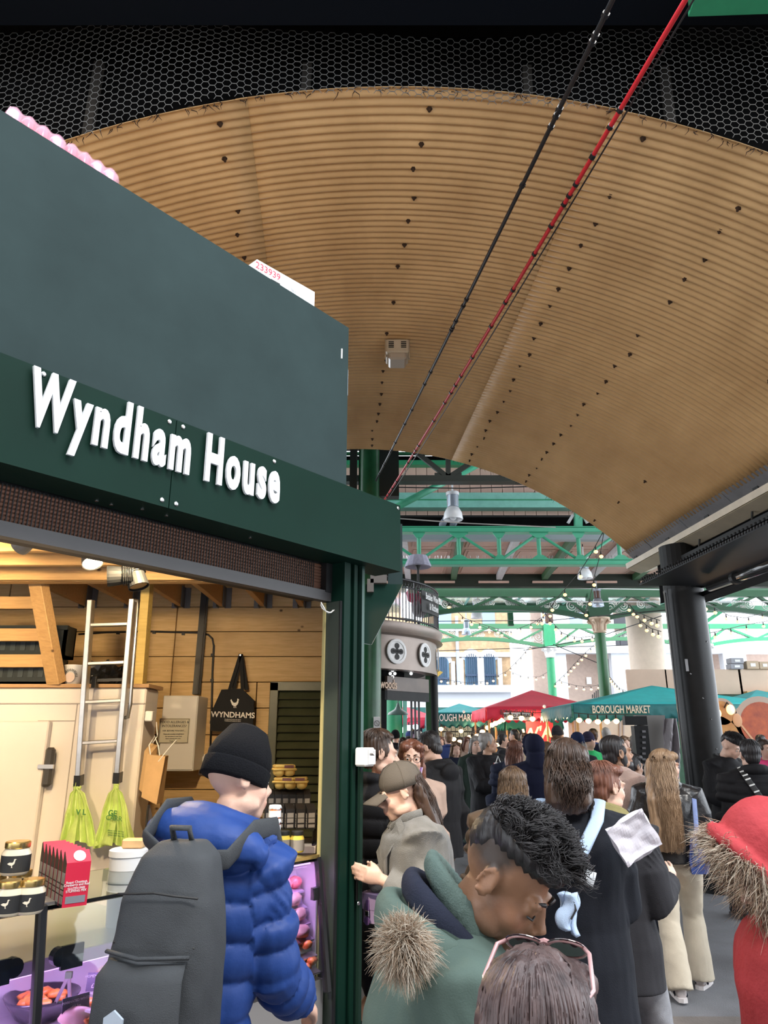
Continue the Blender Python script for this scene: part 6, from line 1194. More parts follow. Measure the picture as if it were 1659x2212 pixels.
def cloth(name, c, rough=.85, bump=.25, bscale=300, var=.12, sheen=0, **k): return mat('cloth_' + name, c, rough, var=var, vscale=7, bump=bump, bscale=bscale, sheen=sheen, spec=.2, **k)
C_BLACK = cloth('black', (.012, .012, .014), .7); C_NAVY = cloth('navy', (.012, .016, .035), .8); C_CHAR = cloth('charcoal', (.03, .03, .035), .85); C_JEAN = cloth('dark_jean', (.02, .025, .04), .8)
def torso_rings(z0, hem, fit, TR, pel, wide=1.0, n=28, top=1.50, flare=0, bust=0):
    """elliptical rings of a garment from hem to neck"""
    prof = [(.0, .205, .17), (.35, .20, .165), (.62, .19, .155), (.80, .178, .138), (.93, .178, .132), (1.05, .160, .118), (1.18, .172, .128), (1.30, .190, .138), (1.38, .190, .128), (1.43, .165, .108), (1.465, .115, .090), (1.50, .078, .078)]
    zs = [hem] + [p[0] for p in prof if p[0] > hem + .02 and p[0] <= top]; R_ = []
    for z in zs:
        rx = np.interp(z, [p[0] for p in prof], [p[1] for p in prof]) * wide + (fit if z < 1.44 else fit * .6); ry = np.interp(z, [p[0] for p in prof], [p[2] for p in prof]) + (fit if z < 1.44 else fit * .6)
        if z < .95: rx += flare * (.95 - z); ry += flare * (.95 - z)
        ring = []
        for j in range(n):
            t = 2 * math.pi * j / n; p = V3(rx * math.cos(t), ry * math.sin(t) + (.02 * bust if 1.15 < z < 1.36 and math.sin(t) > 0 else 0), z); ring.append(pel + (TR @ (p - pel) if z > .9 else p - pel))
        R_.append(ring)
    return R_
PEOPLE = []
def person(label, px, py, Y, face, pose=None, **k):
    """px, py: photograph pixel of the head centre; Y: distance along the ground; face: 0 away, 90 right, 180 towards the viewer, -90 left"""
    g = lambda a, d=None: k.get(a, d)
    lean, side, twist = R(g('lean', 0)), R(g('side', 0)), R(g('twist', 0)); hy, hp, hr = R(g('hyaw', 0)), R(g('hpitch', 0)), R(g('hroll', 0)); hs = g('hs', 1.0); vox = g('vox', .012); W = g('wide', 1.0)
    pel = V3(0, 0, .96); TR = (Matrix.Rotation(-twist, 3, 'Z') @ Matrix.Rotation(-lean, 3, 'X') @ Matrix.Rotation(side, 3, 'Y'))
    T = lambda *p: pel + TR @ (V3(*p) - pel)
    HR = Matrix.Rotation(-hy, 3, 'Z') @ Matrix.Rotation(-hp, 3, 'X') @ Matrix.Rotation(hr, 3, 'Y')
    N = T(0, -.012, 1.475); HC = N + TR @ V3(0, .008, .03) + HR @ V3(0, .02, .128)
    w = at(px, py, Y); s = w.z / HC.z; rz = -R(face); RZ = Matrix.Rotation(rz, 3, 'Z'); off = RZ @ V3(HC.x, HC.y, 0) * s
    loc = V3(w.x - off.x, w.y - off.y, 0)
    root = thing('person', label, 'person', loc, rz, g('group')); root.scale = (s, s, s)
    HM = Matrix.Translation(HC) @ HR.to_4x4() @ Matrix.Scale(hs, 4); h = lambda *p: HM @ V3(*p)
    def hell(mb, c, r, rot=(0, 0, 0)): mb.ell(h(*c), [x * hs for x in r], HR @ Euler(rot).to_matrix(), 16, 12)
    skin = SK[g('skin', 'fair')]
    # ---- limbs
    sh = {q: T(q * .175 * W, 0, 1.405) for q in (-1, 1)}; J = {}
    for q, nm in ((-1, 'L'), (1, 'R')):
        hd = g('hand' + nm, (.07, .03, -.53)); tgt = sh[q] + V3(q * hd[0], hd[1], hd[2]); el, wr = ik(sh[q], tgt, .29, .255, g('el' + nm, (q * .5, -1, -.2))); J[q] = (sh[q], el, wr)
    LG = {}
    for q, nm in ((-1, 'L'), (1, 'R')):
        ft = g('foot' + nm, (.10, 0, 0)); hip = V3(q * .092, 0, .93); an = V3(q * ft[0], ft[1] - .02, .095 + ft[2]); kn, an = ik(hip, an, .44, .42, (q * .1, 1, 0)); LG[q] = (hip, kn, an)
    fy = {q: R(g('foot' + nm + 'yaw', q * 8)) for q, nm in ((-1, 'L'), (1, 'R'))}
    # ---- body: one continuous surface
    mb = MB(); F = 1 if Y < 7 else 0
    hell(mb, (0, -.015, .035), (.074, .094, .085)); hell(mb, (0, .028, -.03), (.061, .064, .078)); hell(mb, (0, .062, -.093), (.027, .026, .021))
    for q in (-1, 1):
        hell(mb, (q * .036, .055, -.032), (.027, .027, .030)); hell(mb, (q * .045, .015, -.07), (.024, .045, .028)); hell(mb, (q * .030, .079, .023), (.026, .014, .011))
        mb.ell(h(q * .076, -.008, -.006), [.007 * hs, .019 * hs, .031 * hs], HR @ Euler((R(-12), 0, q * R(-22))).to_matrix(), 12, 8)
        mb.tube([h(q * (.081 + .006 * (1 - math.cos(a)) * .5), -.010 - .019 * math.sin(a) - .008 * math.cos(a) * 0, .0 + .029 * math.cos(a)) for a in np.linspace(-.9, 2.7, 12)], [.0042 * hs] * 11 + [.0065 * hs], 7)
        hell(mb, (q * .011, .098, -.032), (.0095, .011, .009)); hell(mb, (q * .031, .076, .003), (.016, .012, .012))
    mb.tube([h(0, .082, .02), h(0, .098, -.008), h(0, .113, -.029)], [.009 * hs, .0105 * hs, .0135 * hs], 10)
    hell(mb, (0, .091, -.0575), (.024, .0115, .0068)); hell(mb, (0, .089, -.069), (.021, .0115, .0078)); hell(mb, (0, .081, -.045), (.028, .013, .016)); hell(mb, (0, .076, -.08), (.026, .013, .013))
    mb.tube([T(0, -.01, 1.38), N, N + TR @ V3(0, .008, .03), h(0, -.012, -.06), h(0, -.012, .0)], [.075, .062, .055, .056, .05], 16)
    rg = torso_rings(0, .86, -.022, TR, pel, W * .98); mb.loft(rg)
    for q in (-1, 1):
        a, e, wr = J[q]; mb.tube([a - (TR @ V3(q * .06, 0, -.01)), a, a.lerp(e, .5), e, e.lerp(wr, .35), wr], [.058, .057, .050, .041, .041, .027], 14)
        d = (wr - e).normalized(); nm = 'L' if q < 0 else 'R'; hdv = g('hdir' + nm); d = Vector(hdv).normalized() if hdv else d; n_ = Vector(g('palm' + nm, (-q, 0, 0))); n_ = (n_ - d * n_.dot(d)).normalized(); th = d.cross(n_) * q; curl = g('curl' + nm, .35)
        mb.tube([wr - d * .02, wr + d * .02, wr + d * .05, wr + d * .088], [.026, .031, .040, .037], 12, flat=(.55, 1), up=th)
        for i, ln in enumerate((.076, .084, .078, .060)):
            b = wr + d * (.085 - .004 * abs(i - 1)) + th * (.030 - .0205 * i); P = [b - d * .02, b]; c = curl * (.7 + .12 * i)
            dd = d.copy()
            for j, f in enumerate((.45, .32, .23)): c2 = c * (1 + .5 * (j > 0)); dd = (dd * math.cos(c2) + n_ * math.sin(c2)); n2 = (n_ * math.cos(c2) - d * math.sin(c2)); P.append(P[-1] + dd * ln * f)
            mb.tube(P, [.0100, .0100, .0092, .0085, .0070], 8)
        tb_ = wr + d * .022 + th * .026; mb.tube([tb_ - th * .012, tb_, tb_ + (th * .55 + d * .75 + n_ * .25) * .036, tb_ + (th * .48 + d * .95 + n_ * .4) * .066], [.014, .0135, .0110, .0080], 8)
        hp_, kn, an = LG[q]; mb.tube([hp_ + V3(0, 0, .03), hp_, hp_.lerp(kn, .5), kn, kn.lerp(an, .35), an], [.09, .085, .072, .052, .052, .034], 14)
        fd = V3(math.sin(fy[q]), math.cos(fy[q]), 0); mb.tube([an - fd * .05 - V3(0, 0, .05), an - V3(0, 0, .04), an + fd * .10 - V3(0, 0, .06), an + fd * .17 - V3(0, 0, .068)], [.032, .040, .036, .022], 10)
    me = remesh(mb, 'body', vox, 2 if vox > .007 else 3, M_skin, .4); P, _ = getco(me); n = len(P)
    HI = np.array(HM.inverted()); Q = P @ HI[:3, :3].T + HI[:3, 3]; c = np.tile(np.array(skin), (n, 1))
    def blend(mask, col): c[:] = c * (1 - mask[:, None]) + np.array(col) * mask[:, None]
    sm = lambda x, a, b: np.clip((x - a) / (b - a), 0, 1)
    lips = np.exp(-((Q[:, 0] / .024) ** 2 + ((Q[:, 2] + .063) / .0105) ** 4)) * (Q[:, 1] > .084); blend(lips * g('lips', .6), (.50, .12, .10) if g('skin', 'fair') != 'brown' else (.28, .09, .07))
    chk = np.exp(-(((np.abs(Q[:, 0]) - .045) / .022) ** 2 + ((Q[:, 2] + .03) / .022) ** 2)) * (Q[:, 1] > .02); blend(chk * .3, (min(.75, skin[0] * 1.2), skin[1] * .78, skin[2] * .75))
    if g('stubble'): blend(np.clip(sm(-Q[:, 2], .03, .06) * sm(Q[:, 1], -.03, .01) * (np.abs(Q[:, 2]) < .125) * g('stubble'), 0, 1) * (1 - lips), (.05, .035, .03))
    hc = g('scalp')
    if hc: blend(np.clip(sm(Q[:, 2], -.02, .03) * sm(-Q[:, 1] + Q[:, 2] * .55, .005, .03), 0, 1) * .93 * (np.abs(Q[:, 0]) < .079), hc)
    at_ = me.color_attributes.new('Col', 'FLOAT_COLOR', 'POINT'); at_.data.foreach_set('color', np.concatenate([c, np.ones((n, 1))], 1).astype(np.float32).ravel())
    addobj('body', me, root)
    if Y < 12.5 and not g('noface'):
        for q in (-1, 1):
            if not g('eyes_closed'):
                mb = MB(); mb.ell(h(q * .031, .0795, .0035), [.0108 * hs] * 3, HR, 14, 10); e = mb.build('eye', M_eye, root, local=True, smooth=True)
                mb = MB(); mb.lathe([(.0062 * hs, 0), (.001, .0014 * hs)], h(q * .031, .0892, .002), 12, axis=HR @ V3(0, 1, 0)); mb.build('iris', M_iris, e, local=True)
            else:
                mb = MB(); mb.tube([h(q * .017, .0865, -.003), h(q * .031, .0890, -.007), h(q * .046, .080, -.003)], .0022 * hs, 5); mb.build('eyelash', M_ink, root, local=True)
            mb = MB(); mb.tube([h(q * .012, .0915, .026), h(q * .028, .0915, .032), h(q * .047, .078, .0275)], [.0036 * hs, .0046 * hs, .0022 * hs], 6); mb.build('eyebrow', g('browm', H_DBROWN), root, local=True, smooth=True)
    # ---- garments
    def finish(me, name, m, bands=None, amp=.0, fold=.006, fs=16, seed=0):
        P, Nn = getco(me); D = np.zeros(len(P)); best = np.full(len(P), 9.); tt = np.zeros(len(P)); sp = np.ones(len(P)) * .09; lower = np.zeros(len(P))
        segs = [(T(0, 0, .5) if g('hem', .8) < .6 else V3(0, 0, .55), T(0, 0, 1.44), .16 * W, .095)]
        for q in (-1, 1): a, e, wr = J[q]; segs += [(a, e, .07, .075), (e, wr, .06, .075)]
        for i, (a, b, rad, spc) in enumerate(segs):
            A_, B_ = np.array(a), np.array(b); d = B_ - A_; L2 = d @ d; t = np.clip((P - A_) @ d / L2, 0, 1); dist = np.linalg.norm(P - A_ - t[:, None] * d, axis=1) - rad; msk = dist < best; best[msk] = dist[msk]; tt[msk] = t[msk] * math.sqrt(L2) + (.05 if i else 0); sp[msk] = spc; lower[msk] = i > 0
        if bands: D += amp * (np.abs(np.sin(math.pi * tt / (sp * bands) + .25 * vnoise(P, 9, seed))) ** .55 - .62)
        D += fold * vnoise(P, fs, seed + 1) * (1 + .6 * lower) + fold * .45 * vnoise(P * np.array([1, 1, .35]), fs * 3.2, seed + 2)
        setco(me, P + Nn * D[:, None]); return addobj(name, me, root)
    fit = g('fit', .02); hem = g('hem', .80); mb = MB(); mb.loft(torso_rings(0, hem, fit, TR, pel, W, flare=g('flare', 0), bust=g('bust', 0)))
    for q in (-1, 1):
        a, e, wr = J[q]; sf = g('sleeve', fit); e2 = e.lerp(wr, .93)
        mb.tube([a - TR @ V3(q * .07, 0, -.005), a + TR @ V3(q * .0, 0, .005), a.lerp(e, .5), e, e.lerp(wr, .5), e2], [.066 + sf, .070 + sf, .058 + sf, .053 + sf, .047 + sf, .040 + sf * .7], 16)
    if g('collar', 1): mb.tube([N + TR @ V3((.068 + fit * .5) * math.cos(t * math.pi / 8), -.004 + (.070 + fit * .5) * math.sin(t * math.pi / 8), .005 + .012 * g('collar', 1) - .022 * math.sin(t * math.pi / 8)) for t in range(17)], .016 + .012 * g('collar', 1), 8, cap=False)
    if g('hood') == 'down':
        hk = g('hoodk', 1.0); mb.ell(T(0, -.105 - fit, 1.42 + g('hoodz', 0)), (.130 * hk, .055 * hk, .085), TR @ Euler((R(18), 0, 0)).to_matrix(), 18, 10); mb.tube([T(.115 * math.cos(t), -.035 + .105 * -math.sin(t) * .9, 1.462 + g('hoodz', 0) * .6 + .025 * math.sin(t)) for t in np.linspace(-.25, math.pi + .25, 15)], .036 * hk, 10)
    if g('hood') == 'up':
        hell(mb, (0, -.035, .035), (.112, .125, .128)); mb.tube([h(.10 * math.cos(t), .035 + .02 * math.sin(t), .02 + .125 * math.sin(t)) for t in np.linspace(-.9, math.pi + .9, 17)], .022, 8); mb.tube([N - V3(0, .03, .03), h(0, -.06, -.05)], [.12, .10], 14)
    if g('hood') == 'shawl':
        for zz, rr, tr in ((1.44, .125, .036), (1.475, .105, .034), (1.51, .088, .030)): mb.tube([T(rr * math.cos(t), -.01 + rr * math.sin(t), zz - .035 * math.sin(t)) for t in np.linspace(0, 2 * math.pi, 21)], tr, 9, cap=False)
    gv = g('gvox', max(.009, vox)); me = remesh(mb, 'jacket', gv, 2, g('top', C_BLACK)); finish(me, g('gname', 'jacket'), g('top'), g('bands'), g('amp', .014), g('fold', .006), g('fs', 16), int(px))
    if g('legs', True):
        mb = MB(); lw, aw = g('lw', .012), g('aw', .052); mb.ell(V3(0, -.01, .93), (.172 * (W * .5 + .5), .125, .13), None, 20, 12)
        for q in (-1, 1): hp_, kn, an = LG[q]; mb.tube([hp_ + V3(-q * .01, -.012, .04), hp_ + V3(0, -.01, -.06), hp_.lerp(kn, .55), kn, kn.lerp(an, .5), an + V3(0, 0, g('ank', -.03))], [.095 + lw, .094 + lw, .076 + lw, .058 + lw, (.056 + aw) / 2 + lw * .6, aw], 18)
        me = remesh(mb, 'trousers', max(.013, vox * 1.3), 2, g('pants', C_JEAN), .55); Pp, Nn = getco(me); setco(me, Pp + Nn * (.005 * vnoise(Pp, 17, 3) + .004 * vnoise(Pp * np.array([1, 1, 1.5]), 42, 5))[:, None]); addobj('trousers', me, root)
    for q in (-1, 1):
        if not g('legs', True): break
        an = LG[q][2]; fd = V3(math.sin(fy[q]), math.cos(fy[q]), 0); sd_ = V3(fd.y, -fd.x, 0); pit = R(g('heel' + ('L' if q < 0 else 'R'), 0)); z0 = an.z - .095
        def fp(f, s2, z): return V3(an.x, an.y, 0) + fd * f + sd_ * s2 + V3(0, 0, z0 + z + max(0, (.10 - f)) * math.tan(pit))
        mb = MB(); mb.tube([fp(-.055, 0, .05), fp(-.02, 0, .06), fp(.07, 0, .052), fp(.15, 0, .042), fp(.185, 0, .036)], [.036, .047, .046, .040, .022], 14, flat=(.92, 1)); mb.tube([fp(-.01, 0, .05), fp(-.012, 0, .105 + g('boot', 0))], [.045, .042], 12)
        me = remesh(mb, 'shoe', max(.010, vox), 1, g('shoem', C_BLACK)); so_ = addobj('shoe', me, root)
        mb = MB(); ol = [(-.078, 0), (-.065, -.032), (0, -.040), (.08, -.046), (.15, -.042), (.198, -.018), (.203, .012), (.17, .040), (.08, .044), (0, .038), (-.065, .032)]; mb.loft([[fp(f, s2, .0) for f, s2 in ol], [fp(f, s2, .028) for f, s2 in ol]]); mb.build('sole', g('solem', M_ink), so_, local=True)
    # ---- hair and head wear
    hm = g('hairm', H_DBROWN); st_ = g('hair', 'short'); dens = g('dens', 1.0 if Y < 4 else (.45 if Y < 7.5 else .12)); rs = np.random.RandomState(int(px))
    EC, ER = np.array([0, -.020, .042]), np.array([.084, .103, .090])
    def surf(th, az, k_=1.0): return EC + ER * k_ * np.array([math.sin(th) * math.sin(az), math.sin(th) * math.cos(az), math.cos(th)])
    if st_ in ('short', 'crop', 'curly', 'long', 'bun', 'bob', 'wet'):
        mb = MB(); b = .003 if st_ == 'crop' else .0
        if st_ == 'curly': hell(mb, (0, -.004, .090), (.080, .100, .054)); hell(mb, (0, -.070, .055), (.064, .046, .062)); hell(mb, (0, .055, .085), (.055, .042, .034))
        elif not (g('hat') and st_ == 'long'): hell(mb, (0, -.030, .052), (.079 + (.003 if st_ != 'crop' else 0), .096 + b * .3, .083 + (.006 if st_ != 'crop' else -.002)))
        if st_ == 'short': hell(mb, (0, .030, .098), (.056, .045, .026)); hell(mb, (0, -.01, .105), (.066, .075, .036))
        if st_ in ('short', 'crop', 'bun', 'bob'): hell(mb, (0, -.062, -.01), (.067, .05, .07))
        for q in (-1, 1):
            if st_ != 'curly' and not g('hat'): hell(mb, (q * .068, -.012, .022), (.013, .05, .042))
        if st_ == 'bun': hell(mb, (0, -.135, .05), (.040, .036, .040)); [hell(mb, (q * .05, .02, .09), (.035, .05, .03)) for q in (-1, 1)]
        if st_ in ('long', 'bob'):
            ln = g('hlen', .30); wv = g('hwide', 1.0); hb = g('hback', .035)
            for q in (-1, 1):
                if not g('hat'): hell(mb, (q * .045, .028, .082), (.045, .055, .036))
                if g('locks', True): mb.tube([h(q * .070, .02, .04), h(q * .080 * wv, -.01, -.05), h(q * .080 * wv, -.035, -.05) - V3(0, 0, ln * .55)], [.022, .024, .016], 10)
            b0 = h(0, -.085, .0); mb.tube([h(0, -.07, .02 if g('hat') else .05), b0, b0 + V3(0, -.025 - hb, -ln * .4), b0 + V3(0, -.045 - hb, -ln * .75), b0 + V3(0, -.045 - hb, -ln)], [.082, .086 * wv, .098 * wv, .092 * wv, .05 * wv], 16, flat=(1, .48), up=(0, 1, 0)) if not hr else mb.tube([h(0, -.07, .02 if g('hat') else .05), b0, b0 + V3(0, -.03, -ln)], [.08, .08, .05], 14, flat=(1, .5), up=(0, 1, 0))
        me = remesh(mb, 'hair', max(.0085, vox * .85), 2, hm); Pp, Nn = getco(me); ang = np.arctan2(Pp[:, 0] - HC.x, Pp[:, 1] - HC.y); setco(me, Pp + Nn * (.0030 * np.sin(ang * 34 + 5 * vnoise(Pp, 14, 2)) + .004 * vnoise(Pp, 40, 4))[:, None]); ho = addobj('hair', me, root)
        S = []; rad = []
        if g('hat') and st_ == 'long': pass
        if st_ in ('long', 'bob') and dens > .05:
            ln = g('hlen', .30); wv = g('wave', .008)
            for i in range(int(560 * dens)):
                az = rs.choice((-1, 1)) * rs.uniform(R(g('hfront', 62)), R(180)); pts = []; th1 = R(rs.uniform(86, 104)); kk = rs.uniform(.99, 1.08); x0_ = rs.normal(0, .004)
                for j in range(6): t = j / 5; ts_ = R(82 if g('hat') else 6); th_ = ts_ + (th1 - ts_) * t; a_ = az * (.35 + .65 * min(1, t * 1.6)) if abs(az) < R(120) else az; q_ = surf(th_, a_, kk + .015); pts.append(np.array(HM @ Vector(q_)))
                e = pts[-1]; L_ = ln * rs.uniform(.72, 1.04) + (e[2] - (HM @ V3(0, 0, -.0)).z) * .5; fr = rs.rand() * 6.28; ctr = np.array([HC.x, HC.y - .02])
                for j in range(1, 8): t = j / 7; sw = wv * math.sin(fr + t * L_ * g('wfreq', 30)); back = -(.05 + g('hback', .035)) * math.sin(min(1.57, t * 2.4)) * (1 if math.cos(az) < .3 else .25); pts.append(np.array([e[0] * 1 + (ctr[0] - e[0]) * .15 * t + sw, e[1] + back + wv * .6 * math.cos(fr * 1.7 + t * L_ * 24), e[2] - L_ * t]))
                S.append(pts); rad.append(rs.uniform(.0016, .0040))
        elif st_ == 'curly':
            for i in range(int(2300 * dens)):
                th_ = R(rs.uniform(2, 64)); az = rs.uniform(-math.pi, math.pi)
                if abs(az) > R(75): th_ = min(th_, R(rs.uniform(40, 62)))
                nrm = surf(th_, az) - EC; nrm /= np.linalg.norm(nrm); p0_ = surf(th_, az, 1.0) + np.array([0, .008, .008]); cl = int(az * 3.4 + 20) * 1.7 + int(th_ * 5.5) * 31; r2 = np.random.RandomState(int(abs(cl) * 7) % 9999 + 50)
                fw_ = np.array([.5 * r2.normal(), .75 + .3 * r2.normal(), .05]) + .09 * rs.normal(size=3); L_ = rs.uniform(.036, .062); cr_v = np.cross(nrm, fw_); cr_v /= np.linalg.norm(cr_v); ph = r2.rand() * 6.28 + .22 * rs.normal(); pts = []
                for j in range(8): t = j / 7; pts.append(np.array(HM @ Vector(p0_ + nrm * (.022 * math.sin(t * 2.5) + .003) + fw_ * L_ * .8 * t + cr_v * .015 * math.sin(ph + t * 6) * t + nrm * .012 * math.cos(ph + t * 6) * t)))
                S.append(pts); rad.append(rs.uniform(.0007, .0017))
        elif dens > .05 and st_ != 'crop':
            for i in range(int(600 * dens)):
                az = rs.uniform(-math.pi, math.pi); f0 = rs.uniform(4, 40); f1 = f0 + rs.uniform(25, 52); lim = 60 if abs(az) < R(65) else (84 if abs(az) < R(120) else 118); f1 = min(f1, lim); pts = []; kk = rs.uniform(1.0, 1.05)
                if f1 - f0 < 12: continue
                for j in range(6): t = j / 5; pts.append(np.array(HM @ Vector(surf(R(f0 + (f1 - f0) * t), az + .25 * t * math.sin(i), kk + .02 * math.sin(t * 3.0)) + np.array([0, -.008, .006]))))
                S.append(pts); rad.append(rs.uniform(.0014, .0030))
        if S: addobj('hair_strands', strand_mesh(np.array(S), np.array(rad) * hs, 'hair_strands', g('strandm', hm)), root)
    if g('beard'):
        mb = MB(); hell(mb, (0, .045, -.085), (.052, .058, .040)); hell(mb, (0, .075, -.092), (.030, .026, .026)); hell(mb, (0, .088, -.046), (.026, .012, .006))
        for q in (-1, 1): hell(mb, (q * .060, .012, -.045), (.011, .028, .05))
        me = remesh(mb, 'beard', .006, 2, hm); addobj('beard', me, root)
    hat = g('hat')
    if hat:
        col_, kind = hat; n_ = 48; mb = MB(); tl = Matrix.Rotation(R(g('hattilt', 8)), 3, 'X')
        def hring(z, rx, ry, rib=0, y0=-.022): return [h(*(tl @ V3(rx * (1 + rib * (j % 2)) * math.cos(2 * math.pi * j / n_), y0 + ry * (1 + rib * (j % 2)) * math.sin(2 * math.pi * j / n_), z))) for j in range(n_)]
        if kind == 'beanie':
            tp = g('hattop', .165); mb.loft([hring(.028, .086, .107, .012), hring(.07, .090, .111, .012), hring(.11, .081, .098, .015), hring(tp - .018, .055, .066, .02), hring(tp - .004, .028, .032, .03), hring(tp, .004, .004)]); ho = mb.build('beanie', col_, root, local=True, smooth=True)
            mb = MB(); mb.loft([hring(-.006, .088, .109, .014), hring(.0, .093, .114, .014), hring(.045, .094, .115, .014), hring(.052, .089, .110, .014)]); mb.build('cuff', col_, ho, local=True, smooth=True)
        if kind == 'pom': pass
        if kind == 'cap':
            mb.loft([hring(.022, .088, .106), hring(.06, .090, .108), hring(.098, .081, .096), hring(.125, .058, .068), hring(.139, .025, .028), hring(.142, .003, .003)]); ho = mb.build('cap', col_, root, local=True, smooth=True)
            mb = MB(); mb.grid(lambda u, v: h(*(tl @ V3((u - .5) * .165 * math.cos((v) * .55), .070 + (.105 * v) * math.cos((u - .5) * 1.9) + .012 * math.cos((u - .5) * 3), .030 - .16 * (u - .5) ** 2 * .55 - .026 * v))), 17, 8); mb.build('peak', col_, ho, local=True, smooth=True, thick=.004)
            mb = MB(); mb.ell(h(*(tl @ V3(0, -.022, .143))), (.009, .009, .005), n=10, m=6); mb.build('button', col_, ho, local=True)
            for q in range(6): a = q * math.pi / 3; mb = MB(); mb.tube([h(*(tl @ V3(r_ * math.cos(a), -.022 + r_ * 1.19 * math.sin(a), z_))) for r_, z_ in ((.0895, .028), (.091, .06), (.082, .098), (.059, .126), (.026, .140))], .0014, 4); mb.build('seam', col_, ho, local=True)
    PEOPLE.append((label, round(s, 2))); root_M = Matrix.Translation(loc) @ RZ.to_4x4() @ Matrix.Scale(s, 4)
    return dict(root=root, M=root_M, T=T, J=J, LG=LG, h=h, HM=HM, TR=TR, N=N, s=s, HC=HC)
def wtube(mb, M, pts, r, n=8, **k): mb.tube([M @ Vector(p) for p in pts], r, n, **k)
def fur(pts, dirs, ln, n, r, name, mats_, parent, seed=1, droop=.3):
    rs = np.random.RandomState(seed); S = []; pts = np.array(pts); dirs = np.array(dirs); K = rs.randint(len(pts), size=n); cl = rs.normal(size=(60, 3)) * .5
    for i in range(n):
        k = K[i]; d = dirs[k] + cl[k % 60] * .6 + rs.normal(size=3) * .22; d /= np.linalg.norm(d); L_ = ln * rs.uniform(.5, 1.1); p = pts[k] + rs.normal(size=3) * .006; b = cl[(k * 7) % 60] * .7 + rs.normal(size=3) * .25
        S.append([p + d * L_ * t + b * L_ * t * t * .6 + np.array([0, 0, -droop * L_ * t * t]) for t in (0, .35, .7, 1)])
    S = np.array(S); out = []
    for q, m in enumerate(mats_): out.append(addobj(name, strand_mesh(S[q::len(mats_)], r, name, m, .2), parent))
    return out
# ------------------------------------------------------------------ foreground
C_PARKA = cloth('sage_parka', (.10, .145, .125), .75, var=.12, bump=.15); C_BLUE = mat('cloth_blue_nylon', (.014, .050, .22), .55, var=.12, vscale=4, bump=.2, bscale=30, spec=.35); C_PACK = cloth('slate_pack', (.055, .06, .066), .7, bump=.3, bscale=400)
C_HERR = cloth('grey_wool', (.17, .165, .155), .95, bump=.4, bscale=240, var=.25, sheen=.3); C_FLEECE = cloth('beige_fleece', (.48, .34, .29), .95, bump=.5, bscale=180, sheen=.3); C_LEATH = mat('cloth_black_leather', (.012, .012, .014), .32, spec=.6, bump=.3, bscale=40); C_CREAM = cloth('cream_denim', (.60, .53, .42), .85, var=.08); C_REDP = cloth('red_parka', (.46, .055, .065), .7, var=.15, bump=.3, bscale=60); C_BROWNP = mat('cloth_brown_puffer', (.10, .07, .05), .35, var=.2, vscale=5, spec=.5); C_LIGHTJ = cloth('light_jean', (.30, .31, .34), .85, var=.3); C_OLIVE = cloth('olive_fleece', (.24, .21, .09), .95, bump=.5, bscale=180); C_BEIGE = cloth('beige_coat', (.42, .30, .24), .9); C_BEANIE = cloth('black_knit', (.0035, .004, .006), .95, bump=.6, bscale=220); C_CAP = cloth('taupe_cap', (.13, .11, .09), .9, bump=.3); C_GREEN = cloth('green_jersey', (.03, .38, .12), .9); C_DKGREEN = cloth('bottle_coat', (.025, .04, .032), .9); C_MAROON = cloth('dark_maroon', (.035, .012, .015), .9); C_CREAMJ = cloth('cream_jacket', (.62, .52, .42), .9); C_NAVYKNIT = cloth('navy_knit', (.015, .025, .07), .95); C_BLUEJ = cloth('blue_jacket', (.03, .05, .16), .7); C_TANP = cloth('tan_trouser', (.22, .15, .10), .9)

